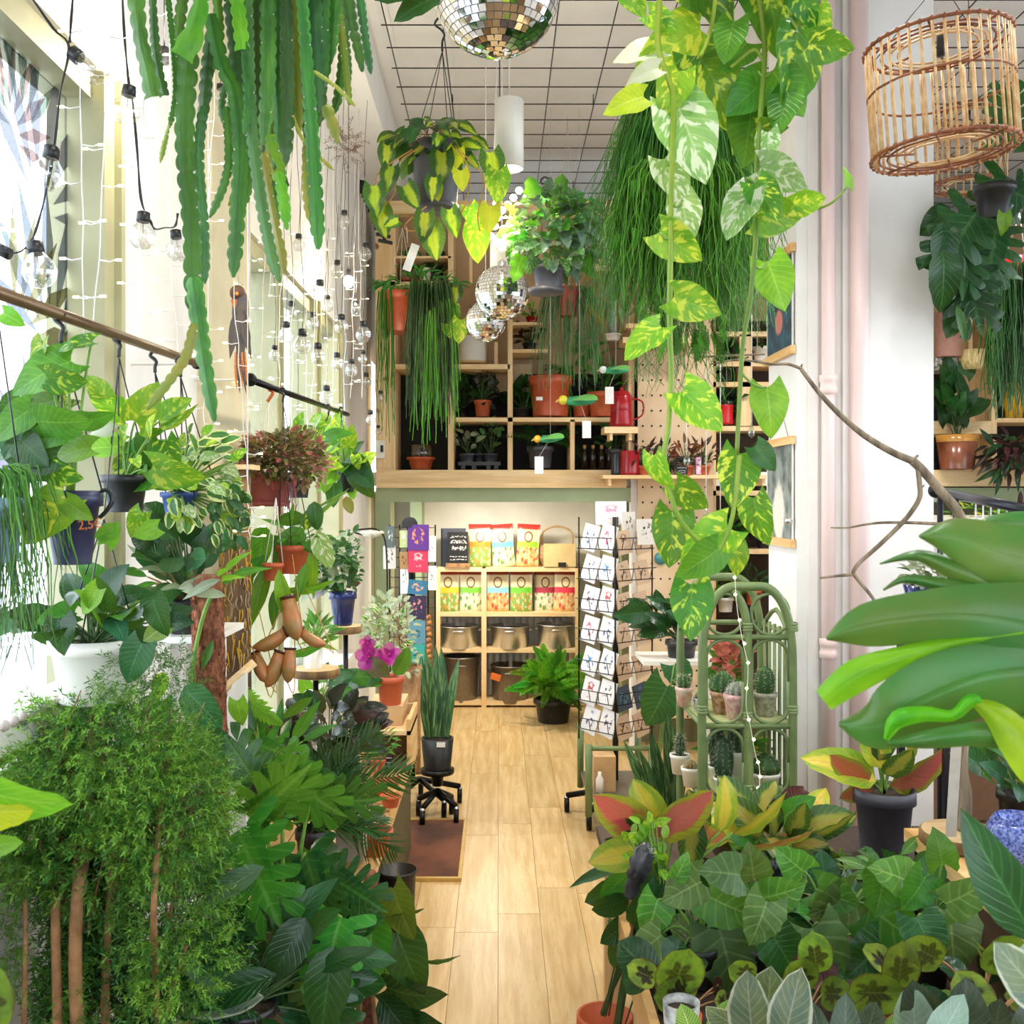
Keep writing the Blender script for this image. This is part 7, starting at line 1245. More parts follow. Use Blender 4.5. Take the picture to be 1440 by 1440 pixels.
# --- pendant lamps
def pendant(lbl, cx, y0, y1, w, d, en=60, ctop=4.43):
    c = W(cx, y1, d); s = d/FP; h = (y1-y0)*s; r = w*s/2; t = thing('pendant_lamp', lbl, 'lamp', c); M = Matrix.Translation(c)
    put('shade', MB().lathe([(r*.9, .03), (r*.92, 0), (r, 0), (r, h), (.001, h)], 28), M_WPOT, t, M); put('bulb', MB().disc(r*.88, (0, 0, .02), 20), M_GLOW, t, M)
    put('cable', MB().tube([(0, 0, h), (0, 0, ctop-c.z)], .003, 5), M_CORD, t, M); put('ceiling_cup', MB().lathe([(.001, -.03), (.04, -.03), (.045, 0), (.001, 0)], 14), M_WPOT, t, Matrix.Translation((c.x, c.y, 4.5)))
    lamp('SPOT', c-Vector((0, 0, .03)), en, (1, .88, .70), .05, (0, 0, 0), 2.4); return t
pendant('white cylinder pendant lamp hanging in the middle of the room', 716, 142, 238, 41, 4.0, 45)
pendant('white cylinder lamp further back, behind the glowing light cluster', 706, 330, 378, 34, 5.6, 70)
for i, (x, y) in enumerate(((.1, 1.3), (1.9, 2.6), (2.9, 5.6), (1.9, 6.2), (2.9, 1.2), (.95, 3.0))):  # unseen pendants, added to brighten the room and the shelf zone
    c = Vector((x, y, 3.9)); 
    if i in (2,): pass
    t = thing('pendant_lamp', 'white cylinder lamp, %s of the added ceiling lamps out of view' % ('first', 'second', 'third', 'fourth', 'fifth', 'sixth')[i], 'lamp', c); M = Matrix.Translation(c)
    put('shade', MB().lathe([(.052, .03), (.053, 0), (.058, 0), (.058, .27), (.001, .27)], 22), M_WPOT, t, M); put('bulb', MB().disc(.05, (0, 0, .02), 16), M_GLOW, t, M); put('cable', MB().tube([(0, 0, .27), (0, 0, .6)], .003, 5), M_CORD, t, M)
    lamp('SPOT', c-Vector((0, 0, .03)), 85 if y > 5 else 50, (1, .97, .93), .05, (0, 0, 0), 2.5)
# unseen lamp added to light the back room
t = thing('added_ceiling_lamp', 'unseen round lamp added inside the back room, above the doorway view', 'lamp', (-.1, 8.7, 1.98)); put('diffuser', MB().lathe([(.001, -.03), (.16, -.03), (.18, -.01), (.18, 0)], 24), M_GLOW, t, Matrix.Translation((-.1, 8.7, 1.985))); lamp('AREA', (-.1, 8.7, 1.93), 15, (1, .93, .8), .3)
# glowing cluster of fairy bulbs by the second pendant
t = thing('fairy_light_cluster', 'blazing cluster of warm fairy lights between the hanging baskets', 'lights', W(702, 300, 4.6)); cl = [(694, 252), (700, 262), (704, 274), (698, 286), (706, 296), (700, 306), (696, 318), (708, 322), (702, 334), (712, 338), (698, 342), (706, 348), (714, 288), (722, 278), (730, 268), (740, 278), (690, 332)]
put('cable', MB().tube(smooth([W(x, y, 4.6) for x, y in [(700, 60)]+cl[:12]], 3), .0016, 4), M_CORD, t)
for x, y in cl: put('lamp', MB().ball(W(x, y, 4.58), .016, 8, 6), M_GLOW, t)
lamp('POINT', W(703, 310, 4.45), 14, (1, .85, .6), .05)
# bright spot lamps seen through the strings
for lbl, x, y, d in (('bare glaring lamp among the string lights near the shelves', 490, 396, 5.6), ('bare glaring lamp behind the hanging cactus at upper left', 231, 103, 2.6)):
    t = thing('bare_bulb', lbl, 'lamp', W(x, y, d)); put('bulb', MB().ball(W(x, y, d), .028 if d > 4 else .014, 12, 9, 1.2), mat('glaring_bulb', '#fff4dc', .4, emit=60, col2='#fff4dc'), t); put('socket', MB().lathe([(.012, 0), (.012, .04), (.001, .045)], 10), M_BLACK, t, Matrix.Translation(W(x, y, d)+Vector((0, 0, .025)))); put('cable', MB().tube([W(x, y, d)+Vector((0, 0, .06)), (W(x, y, d).x, d, 4.2)], .002, 4), M_BLACK, t); lamp('POINT', W(x, y, d)+Vector((.05, -.05, -.02)), 8, (1, .9, .72), .03)
# --- bulb strings
def bulb(px, py, r, d, sx=0, sy=-1.55, lbl=None):
    """glass globe with a black socket; (sx,sy): socket offset in globe radii"""
    c = W(px, py, d); R = r*d/FP; t = thing('string_bulb', lbl, 'light bulb', c, 'clear globe bulbs of the string lights'); ax = Vector((sx, 0, -sy)).normalized(); q = ax.to_track_quat('Z', 'Y').to_matrix().to_4x4(); M = Matrix.Translation(c) @ q
    put('globe', MB().lathe([(.001, -R), (R*.5, -R*.87), (R*.87, -R*.5), (R, 0), (R*.9, R*.45), (R*.6, R*.85), (R*.45, R*1.1)], 18), M_BULB, t, M); put('socket', MB().lathe([(R*.4, R*1.0), (R*.5, R*1.05), (R*.48, R*1.75), (R*.2, R*1.85), (.001, R*1.85)], 12), M_BLACK, t, M)
    put('filament', MB().tube([(0, 0, R*.9), (R*.1, 0, R*.2), (-R*.1, 0, 0), (R*.12, 0, -R*.1)], R*.04, 4), M_STEEL, t, M); return c+ax*R*1.85
BN = [(131, 97, 22, 2.08, -1.2, -.95), (177, 156, 20, 2.17, .25, -1.5), (66, 246, 23, 2.03, .3, -1.5), (56, 382, 24, 2.0, -.3, -1.6), (200, 332, 19, 2.19, .1, -1.6), (250, 352, 16, 2.25, -.2, -1.6)]
BF = [(310, 138, 11, 4.0), (345, 246, 10, 3.9), (450, 413, 11, 4.3), (402, 472, 11, 4.3), (425, 486, 13, 3.9), (447, 502, 11, 4.3), (480, 460, 10, 4.9), (474, 512, 9, 5.2), (511, 471, 11, 4.8), (494, 521, 9, 5.4), (459, 560, 10, 4.9), (515, 537, 7, 6.4), (521, 591, 8, 6.2), (532, 607, 5, 7.0), (484, 312, 9, 5.3), (474, 382, 9, 5.3), (514, 358, 9, 5.4), (535, 560, 6, 6.6), (420, 345, 9, 4.6), (440, 455, 9, 5.0), (500, 435, 8, 5.6), (460, 430, 9, 5.2), (386, 500, 8, 4.8), (410, 440, 9, 4.9), (510, 505, 7, 6.0)]
nm = ['tilted clear bulb nearest the top left corner', 'clear bulb beside the first window frame post', 'clear bulb in the middle before the window glass', 'big clear bulb hanging above the brown rail', 'clear bulb hanging over the white wall by the cactus', 'clear bulb half behind the long cactus stems']
tops = [bulb(*b_, lbl=nm[i]) for i, b_ in enumerate(BN)]
ORDW = 'first second third fourth fifth sixth seventh eighth ninth tenth eleventh twelfth thirteenth fourteenth fifteenth sixteenth seventeenth eighteenth nineteenth twentieth twenty-first twenty-second twenty-third twenty-fourth twenty-fifth'.split()
BF.sort(); BF = [(x, y, r, min(dq, .9*FP/(VX-x))) for x, y, r, dq in BF]
for i, b_ in enumerate(BF): tops.append(bulb(b_[0], b_[1], b_[2], b_[3], 0, -1.6, lbl='small clear globe bulb, %s from the left among the far string bulbs' % ORDW[i]))
t = thing('string_light_cable', 'black twisted cable of the near string lights before the first window', 'cable', W(60, 200, 2.0))
for pts in ([(40, -10), (75, 40), (97, 66), (85, 130), (77, 200), (72, 235), (60, 290), (50, 325), (44, 338), (34, 350), (18, 356), (-10, 350)], [(103, -10), (100, 30), (98, 60)], [(172, -10), (175, 50), (181, 115), (186, 138), (192, 200), (197, 270), (203, 296), (212, 312), (218, 322), (232, 320), (246, 318), (250, 300)]):
    for o_ in (-1.2, 1.2): put('cable', MB().tube(smooth([W(x+o_*math.sin(i*2.1), y, 2.0+.0012*(x-40)) for i, (x, y) in enumerate(pts)], 5), .0017, 5), M_BLACK, t)
put('socket', MB().tube([W(-6, 348, 1.95), W(14, 358, 1.95)], .012, 10), M_BLACK, t)
t = thing('string_light_cable', 'black cables of the far string lights hanging from the ceiling edge', 'cable', W(450, 300, 4.6))
for tp, b_ in zip(tops[6:], BF): put('cable', MB().tube(smooth([tp, tp+Vector((.006, 0, .15)), tp+Vector((-.008, 0, .4)), Vector((tp.x+.01, tp.y, min(4.3, tp.z+.75)))], 3), .0012, 4), M_BLACK, t)
# --- fairy light strands (white cables with small lamps)
FL = [(157, 0, 133, 470, 2.15), (112, -10, 118, 470, 2.1), (200, 110, 193, 480, 2.35), (214, -10, 200, 250, 2.4), (352, 330, 346, 640, 3.6), (372, 300, 366, 600, 3.8), (398, 300, 392, 560, 4.1), (412, 330, 410, 600, 4.3), (428, 300, 430, 610, 4.5), (444, 330, 440, 580, 4.7), (455, 300, 462, 620, 4.9), (470, 320, 468, 600, 5.1), (482, 330, 486, 600, 5.4), (497, 330, 494, 560, 5.7), (506, 350, 510, 560, 6.0), (240, 330, 250, 520, 2.7), (292, 440, 286, 640, 3.1), (330, 420, 352, 700, 3.0), (348, 700, 352, 760, 3.0), (300, 150, 292, 330, 3.0), (345, 150, 352, 300, 3.3), (385, 240, 378, 420, 3.9)]
FL.sort(key=lambda q: q[0]+q[2])
for i, (x0, y0, x1, y1, d) in enumerate(FL):
    d = min(d, .9*FP/(VX-min(x0, x1)))
    rs = random.Random(i); t = thing('fairy_light_string', 'thin white fairy light strand, %s from the left along the window wall' % ORDW[i], 'lights', W(x1, y1, d), 'white fairy light strands at the windows'); m = 9; pts = [W(x0+(x1-x0)*k/m+rs.uniform(-2.5, 2.5), y0+(y1-y0)*k/m, d) for k in range(m+1)]; top = pts[0]; zt = min(4.2, top.z+1.0)
    put('cable', MB().tube([Vector((top.x, top.y, zt))]+smooth(pts, 3), .0016*(1 if d > 3 else .8), 4), M_CABLE, t)
    for k in range(1, m):
        sg = -1 if (k+i) % 2 else 1; p = pts[k]; put('lead', MB().tube([p, p+Vector((sg*.022, 0, -.004)), p+Vector((sg*.034, 0, 0))], .0016, 4), M_CABLE, t); put('lamp', MB().tube([p+Vector((sg*.034, 0, 0)), p+Vector((sg*.046, 0, 0))], .0026, 5), M_LED, t)
# --- wooden parrot ornament on the pier
d = 3.15
t = thing('carved_bird', 'carved dark bird with orange tail hanging against the beige pier', 'ornament', W(336, 545, d)); CB = mat('carved_grey', '#4a4a4e', .5, col2='#6a5a50', scale=30); CO = mat('carved_orange', '#d8683a', .5, col2='#e89a50', scale=30)
put('body', MB().tube(smooth([W(334, 405, d), W(338, 425, d), W(338, 450, d), W(339, 480, d), W(337, 505, d)], 3), [.006, .018, .024, .026, .026, .026, .024, .022, .02, .018, .014, .012, .01], 12), CB, t); put('head', MB().ball(W(334, 412, d-.01), .024, 12, 9), mat('carved_brown', '#6a4a38', .5), t); put('eye', MB().ball(W(333, 413, d-.035), .006, 8, 6), CO, t); put('beak', MB().lathe([(.012, 0), (.008, .014), (.001, .03)], 8), CO, t, Matrix.Translation(W(330, 422, d-.02)) @ Matrix.Rotation(PI, 4, 'X'))
for sg in (-1, 1): leaf(t, 'lance', CB, 338+sg*5, 435, d-.02, 70, -90+sg*6, 5, sg*20, 0, .8, 'wing')
for i in range(5): leaf(t, 'strap', CO if i % 2 == 0 else CB, 333+i*2.5, 495, d-.01, 52+5*(i % 2), -94+i*2, 0, 0, 0, 1.2, 'tail_feather')
put('thread', MB().tube([W(335, 402, d), (W(335, 402, d).x, d, 4.2)], .0012, 4), M_CORD, t)
# --- hanging basket philodendron brasil
d = 3.8
t = thing('hanging_philodendron', 'heart leaf philodendron with yellow stripes in a grey hanging pot under the ceiling', 'plant', W(613, 292, d)); b = pot(t, 613, 205, 292, 74, d, M_GREYPOT, .8, n=28); hanger(t, 613, 205, 70, d, (622, 72), M_BLACK, 38, 4)
put('saucer', MB().lathe([(.001, 0), (.075, 0), (.086, .02), (.07, .015), (.001, .01)], 24), M_GREYPOT, t, Matrix.Translation(W(613, 297, d)))
bush(t, 'heart', G_BRASIL, b, d, (610, 203, 64, 26), 72, 27, 101, dd=.2, droop=.9, stem=M_STEMO, mats=[G_BRASIL, G_BRASIL, G_DARK], face=1.2, up=.3, jit=.45)
leaves(t, d-.15, [('heart', G_BRASIL, 526, 262, 42, -85), ('heart', G_BRASIL, 535, 292, 42, -80), ('heart', G_BRASIL, 570, 262, 38, -60), ('heart', G_BRASIL, 606, 320, 48, -80), ('heart', G_BRASIL, 598, 300, 40, -95), ('heart', G_BRASIL, 632, 295, 36, -75), ('heart', G_POTHY, 660, 290, 34, -70), ('heart', G_POTHY, 670, 318, 50, -88), ('heart', G_BRASIL, 560, 310, 22, 200), ('heart', G_BRASIL, 622, 215, 46, -95), ('heart', G_YEL, 642, 210, 34, -100), ('heart', G_BRASIL, 690, 215, 46, -80), ('heart', G_POTHY, 700, 240, 46, -90), ('heart', G_YEL, 690, 290, 40, -95), ('heart', G_BRASIL, 610, 250, 32, -95), ('heart', G_YEL, 612, 258, 26, -80), ('heart', G_BRASIL, 550, 235, 36, -100), ('heart', G_BRASIL, 545, 205, 34, -95), ('heart', G_YEL, 648, 240, 30, -85)], .05)
for pts in ([(595, 205), (560, 230), (556, 270), (540, 290)], [(640, 205), (660, 240), (655, 285), (640, 310), (620, 320)], [(600, 290), (570, 315), (578, 325), (605, 318)], [(650, 215), (680, 250), (672, 300), (675, 325)], [(580, 210), (535, 240), (528, 260)]): stemto(t, pts, d-.14, .0022, M_STEMO)
put('care_label', MB().box(W(578, 362, d-.1), (.03, .002, .1), Matrix.Rotation(.35, 3, 'Y')), M_CARD, t); put('label_thread', MB().tube([W(573, 342, d-.1), W(572, 318, d-.14)], .001, 4), M_CORD, t)
# --- hanging grey fern
d = 4.5
t = thing('hanging_fern', 'bushy blue green hanging fern in a dark pot beside the mirror balls', 'plant', W(772, 408, d)); b = pot(t, 772, 376, 408, 46, d, M_GREYPOT, .8); hanger(t, 772, 376, 44, d, (768, 284), M_BLACK, 28); put('saucer', MB().lathe([(.001, 0), (.075, 0), (.082, .02), (.001, .01)], 20), M_GREYPOT, t, Matrix.Translation(W(768, 413, d)))
bush(t, 'lobed', G_FERNG, W(772, 345, d), d, (784, 328, 70, 56), 295, 21, 103, dd=.24, droop=.45, mats=[G_FERNG, G_FERNG, G_FERN, leafmat('leaf_fern_grey', '#5a7a68', '#6f9080', None), leafmat('leaf_fern_grey', '#5a7a68', '#6f9080', None)], jit=.8, wsc=1.1, shell=.35)
leaves(t, d, [('lobed', G_FERN, 752, 285, 40, 100), ('lobed', G_FERN, 785, 282, 40, 80), ('lobed', G_FERN, 848, 335, 40, 20), ('lobed', G_FERN, 735, 320, 40, 200), ('lobed', G_FERNG, 845, 350, 44, -40), ('lobed', G_LIME, 735, 360, 40, 250)])
# --- hanging terracotta rhipsalis over the shelf
d = 6.7
t = thing('hanging_rhipsalis', 'long trailing rhipsalis in a terracotta pot hanging before the left shelf', 'plant', W(563, 465, d)); b = pot(t, 563, 412, 468, 56, d, M_TERRAP, .8); hanger(t, 563, 412, 48, d, (566, 320), M_CORD, 0)
strands(t, G_RHIPD, d-.1, ((580, 400), (632, 398)), 240, (110, 200), .0038, 21, .05, .12); strands(t, G_RHIPL, d-.15, ((588, 450), (634, 420)), 60, (110, 190), .0045, 22, .05, .06); strands(t, G_RHIPL, d-.1, ((532, 410), (552, 405)), 26, (90, 220), .004, 23, .02, .05)
foliage(t, 'lance', G_RHIP, d, [(590, 398, 60, 15, 1)], 200, 18, 24, .2, droop=.2); leaves(t, d-.2, [('heart', G_BRASIL, 640, 405, 30, -95), ('heart', G_POTHY, 628, 425, 40, -70), ('heart', G_POTHY, 648, 450, 34, -95), ('heart', G_POTHY, 630, 455, 30, -60)])
# --- big rhipsalis upper right
d = 2.9
t = thing('hanging_rhipsalis', 'huge dense mop of fine dark green rhipsalis hanging right of the ceiling grid', 'plant', W(950, 200, d)); b = pot(t, 955, 150, 200, 90, d, M_BLACK); hanger(t, 955, 150, 90, d, (955, 20), M_BLACK, 0)
strands(t, G_RHIP, d, ((905, 120), (1010, 130)), 900, (150, 330), .0016, 31, .12, .16, curl=.02, out=.7, fan=1.1); strands(t, G_RHIP, d-.1, ((890, 180), (1030, 190)), 500, (120, 290), .0016, 32, .09, .1, curl=.03, out=.8); strands(t, G_RHIPL, d-.14, ((890, 240), (1040, 240)), 220, (80, 230), .0016, 33, .07, .1, curl=.03)
foliage(t, 'fern', G_RHIP, d, [(955, 330, 90, 110, .5), (900, 330, 36, 100, .2), (985, 410, 66, 70, .3)], 420, 36, 34, .2, droop=1.6, shell=.2); strands(t, G_RHIPL, d, ((905, 440), (1010, 470)), 90, (30, 110), .0014, 35, .03, .1, curl=.03)
foliage(t, 'fern', G_RHIPL, d-.1, [(890, 300, 30, 90, .5), (960, 430, 70, 60, .5)], 120, 26, 36, .15, droop=1.5)
# --- hanging epiphyllum cactus, long flat stems
d = 1.72
t = thing('hanging_cactus', 'hanging orchid cactus with many long flat scalloped green stems at the top left', 'plant', W(370, -60, d)); b = pot(t, 370, -130, -30, 230, d, M_BLACK, n=28); hanger(t, 370, -130, 220, d, (370, -300), M_CORD, 0)
def estem(pts, w, m, seed=0, dd=0.0, tip=True, wings=2):
    P_ = smooth([W(x, y, d+dd) for x, y in pts], 12); hw = w*d/FP/2; Q = [P_[0]]; st_ = hw*.30; carry = 0.0
    for i in range(len(P_)-1):
        sg = P_[i+1]-P_[i]; l_ = sg.length; c_ = st_-carry
        while c_ < l_: Q.append(P_[i]+sg*(c_/l_)); c_ += st_
        carry = l_-(c_-st_)
    P_ = Q; k = len(P_); mb = MB(); ar = MB(); rs = random.Random(seed); ph = rs.random()*6; tw = rs.uniform(-.5, .5); hw = w*d/FP/2; tot = sum((P_[i+1]-P_[i]).length for i in range(k-1)); acc = 0; 
    angs = [tw, tw+PI] if wings == 2 else [tw, tw+PI*.75, tw+PI*1.4]; rows = [[] for _ in angs]; crest = []
    for i in range(k):
        if i: acc += (P_[i]-P_[i-1]).length
        f = acc/tot; tp = min(1, (1-f)*tot/(hw*3.0)+.06)**.6 if tip else 1; tp *= min(1, f*8+.6); q = abs(math.sin(acc*PI/(hw*1.75)+ph))**.45; ww = hw*tp*(.62+.46*q)
        tn = (P_[min(i+1, k-1)]-P_[max(i-1, 0)]).normalized(); sx = Vector((1, 0, 0)); sx = (sx-tn*sx.dot(tn)).normalized(); sy = tn.cross(sx)
        for r_, a in zip(rows, angs): a2 = a+.25*math.sin(f*5+ph); r_.append(P_[i]+(sx*math.cos(a2)+sy*math.sin(a2)*.7)*ww)
        crest.append(P_[i]+Vector((0, -hw*.42*tp, 0)))
        if q < .45 and 3 < i < k-3 and rs.random() < .6: ar.ball(rows[rs.randrange(len(rows))][-1]+Vector((0, -.001, 0)), .0011, 5, 4)
    for r_ in rows:
        vs = []; uvs = []
        for i in range(k): vs += [crest[i], crest[i].lerp(r_[i], .55)+Vector((0, -.001, 0)), r_[i]]; uvs += [(.5, i/(k-1)), (.75, i/(k-1)), (1, i/(k-1))]
        mb.add(vs, [(i*3+j, i*3+j+1, (i+1)*3+j+1, (i+1)*3+j) for i in range(k-1) for j in range(2)], uvs)
    o_ = put('stem', mb, m, t)
    if ar.v: put('areole', ar, M_WPOT, o_, kind='stuff')
ES = [([(188, -40), (197, 50), (208, 100), (216, 140)], 26, G_CACT, -.05, False), ([(213, -40), (219, 70), (232, 138)], 15, G_CACTB, 0, False), ([(292, -40), (276, 30), (266, 60), (252, 84)], 40, G_CACTL, -.1, False), ([(328, -40), (337, 30), (341, 72)], 20, G_CACTL, -.06, False), ([(268, 60), (260, 160), (262, 240), (270, 330), (272, 400), (280, 470)], 27, G_CACT, -.04, True), ([(272, 390), (282, 470), (291, 530), (302, 594)], 24, G_CACT, -.06, True), ([(286, 150), (280, 220), (288, 320), (288, 400)], 16, G_CACTB, -.02, True), ([(232, -40), (243, 60), (247, 130), (238, 180)], 9, G_CACT, .02, True), ([(240, 170), (233, 195), (225, 230)], 9, G_CACTY, .02, True), ([(296, 20), (312, 90), (330, 130), (338, 210), (334, 300), (328, 392)], 22, G_CACT, -.02, True), ([(318, 150), (322, 220), (314, 262), (294, 308)], 13, G_CACT, 0, True), ([(346, -40), (352, 150), (365, 270), (382, 360), (394, 398)], 17, G_CACTB, -.05, True), ([(376, -40), (377, 100), (370, 208)], 22, G_CACT, -.03, True), ([(402, -40), (404, 160), (398, 242)], 20, G_CACTB, -.02, True), ([(422, -40), (432, 100), (442, 240), (448, 352)], 20, G_CACT, -.05, True), ([(440, -40), (446, 80), (448, 160)], 22, G_CACTB, .02, True), ([(455, -40), (455, 60), (452, 126)], 18, G_CACT, .03, True), ([(476, -40), (470, 40), (466, 90)], 18, G_CACT, .05, True), ([(488, -40), (494, 30), (504, 76), (510, 104)], 17, G_CACT, -.04, True), ([(502, -40), (512, 40), (522, 106)], 13, G_CACTB, 0, True), ([(458, 148), (468, 176), (476, 204)], 17, G_CACTY, -.03, True), ([(380, 190), (390, 225), (402, 246)], 16, G_CACTL, -.08, True), ([(392, 240), (400, 290), (404, 326)], 16, G_CACTL, -.06, True), ([(370, 215), (382, 290), (396, 360), (400, 388)], 17, G_CACTY, 0, True), ([(273, 455), (262, 500), (240, 535), (206, 577)], 15, G_CACTY, -.1, True), ([(300, 20), (292, 90), (284, 185)], 20, G_CACTB, 0, True), ([(318, -40), (330, 60), (334, 130)], 20, G_CACTB, .03, True), ([(392, -40), (388, 80), (392, 180), (385, 240)], 18, G_CACT, .04, True), ([(410, -40), (418, 90), (420, 190)], 20, G_CACTY, .06, True), ([(432, 40), (436, 150), (432, 260), (440, 320)], 16, G_CACTY, .05, True), ([(362, -40), (360, 120), (355, 220)], 18, G_CACTB, .06, True), ([(385, 100), (392, 200), (388, 300), (392, 330)], 14, G_CACT, .08, True), ([(470, -40), (482, 60), (492, 150)], 12, G_CACTY, .06, True), ([(410, 160), (428, 200), (470, 240)], 6, G_CACTY, 0, True), ([(440, 100), (470, 120), (500, 150)], 6, G_CACTY, -.05, True), ([(262, -40), (252, 40), (250, 110)], 18, G_CACT, .05, True), ([(345, 60), (350, 140), (344, 190)], 14, G_CACT, -.06, True)]
rs = random.Random(77)
for i in range(22): x = rs.uniform(300, 480); L = rs.uniform(120, 330 if x < 450 else 180); ES.append(([(x, -40), (x+rs.uniform(-8, 8), L*.4), (x+rs.uniform(-14, 14), L*.8), (x+rs.uniform(-16, 16), L)], rs.uniform(11, 20), [G_CACT, G_CACTB, G_CACTY, G_CACT][i % 4], rs.uniform(.03, .16), True))
for i, (p, w, m, dd, tip) in enumerate(ES): estem(p, w, m, i, dd, tip, 3 if w < 18 and i % 3 == 0 else 2)
# --- big pothos, top right
d = 1.82
t = thing('trailing_pothos', 'large variegated pothos trailing two long vines from the top right', 'plant', W(1040, -60, d)); b = pot(t, 1040, -140, -40, 200, d, M_TERRA, n=28); hanger(t, 1040, -140, 190, d, (1040, -300), M_CORD, 0)
PO = [(985, 42, 98, 215, G_POTHY, 15, -15), (928, 70, 62, 182, G_CREAM, 0, 30), (926, 96, 44, 192, G_CREAM, 0, 20), (905, 136, 52, 195, G_YEL, 10, 10), (983, 78, 102, -62, G_POTH, 15, 0), (962, -30, 84, -42, G_POTH, 20, 0), (1075, -34, 108, -80, G_POTH, 15, 0), (1032, 30, 58, -105, G_LIME, 5, 20), (952, 148, 106, -68, G_POTHW, 10, 0), (1122, 36, 122, -96, G_POTH, 10, -35), (1086, 100, 74, -58, G_MID, 10, 10), (1138, 62, 60, -12, G_POTH, 10, 30), (1150, 10, 44, -78, G_POTHY, 0, 40), (1124, -10, 48, -70, G_POTH, 10, 20), (1078, 112, 74, 222, G_MID, 20, 0), (1076, 124, 84, 245, G_POTH, 15, 0), (1056, 158, 80, -100, G_MID, 15, 0), (1064, 178, 42, -18, G_POTH, 5, 50), (1080, 186, 44, -90, G_POTHW, 0, 30), (1070, 236, 68, -18, G_POTHW, 10, 0), (1056, 268, 72, 240, G_POTHW, 0, 40), (1062, 258, 60, -62, G_POTH, 15, 0), (1062, 306, 68, 5, G_POTHY, 10, 20), (1116, 288, 46, 10, G_POTHY, 0, 30), (1192, 262, 30, 88, G_LIME, 0, 40), (934, 224, 64, -64, G_POTHW, 10, 0), (958, 280, 60, -78, G_POTHW, 10, 0), (928, 326, 66, -38, G_POTHY, 10, 20), (948, 418, 66, -22, G_POTHY, 10, 10), (930, 460, 66, 218, G_POTHY, 5, 40), (960, 550, 74, -46, G_POTHY, 10, 0), (920, 640, 52, -78, G_POTHY, 0, 50), (950, 682, 54, -42, G_POTH, 5, 20), (948, 720, 74, -96, G_POTH, 12, 0), (1024, 742, 76, 214, G_POTHY, 12, 10), (1010, 772, 62, 216, G_LIME, 10, 0), (972, 822, 74, -92, G_POTH, 15, 0), (1036, 768, 40, -88, G_POTHY, 5, 0), (1041, 638, 74, -100, G_POTH, 12, 0), (1060, 700, 66, -82, G_POTH, 5, 45), (1078, 545, 66, -84, G_LIME, 12, 0), (1080, 368, 70, -74, G_LIME, 12, 10), (1062, 628, 42, -50, G_DARK, 5, 0), (1000, -10, 60, -70, G_POTH, 10, 0), (1100, 0, 60, -60, G_POTH, 10, 10), (880, -20, 46, -60, G_POTHY, 5, 20), (912, 20, 46, -30, G_POTHY, 5, 0), (1050, 60, 60, -130, G_MID, 20, 0), (1110, 130, 60, -110, G_MID, 10, 30), (955, 100, 64, -110, G_POTHY, 10, 0), (990, 780, 44, -130, G_LIME, 5, 0)]
rs = random.Random(2)
for (x, y, L, a, m, tp, rl_) in PO: leaf(t, 'heart', m, x, y, d+rs.uniform(-.07, .07), L*1.06, a, tp, rl_)
for pts, r in (([(930, -40), (925, 60), (940, 110), (947, 140), (945, 220), (943, 330), (942, 470), (944, 520), (940, 600), (934, 640), (942, 690), (956, 730), (985, 765)], .0055), ([(1060, -40), (1075, 60), (1070, 150), (1064, 240), (1063, 330), (1055, 420), (1045, 480), (1040, 560), (1036, 640)], .005), ([(1040, 640), (1034, 700), (1025, 745), (1005, 785), (978, 822)], .0045), ([(1130, 298), (1165, 288), (1185, 270), (1192, 260)], .0025), ([(1090, -40), (1108, 20), (1120, 40)], .004), ([(1010, -40), (1000, 40), (985, 80)], .004), ([(1028, 95), (1060, 70), (1075, 90)], .004)): put('stem', MB().tube(smooth([W(x, y, d) for x, y in pts], 5), [r, r*.8], 8), leafmat('stem_pothos', '#a8b83a', '#7f9f34', None, trans=.05), t)
for (x, y, x2, y2) in ((943, 225, 936, 226), (944, 285, 960, 281), (942, 330, 930, 326), (942, 420, 950, 418), (942, 460, 930, 461), (942, 545, 962, 550), (946, 720, 950, 722), (1060, 372, 1080, 368), (1040, 520, 1078, 545), (1036, 636, 1042, 640), (1064, 240, 1072, 236), (1063, 306, 1066, 306), (1066, 100, 1086, 100)): put('petiole', MB().tube(bez(W(x, y, d), W(x2, y2, d), .01, 5), .0024, 5), M_STEMG, t)
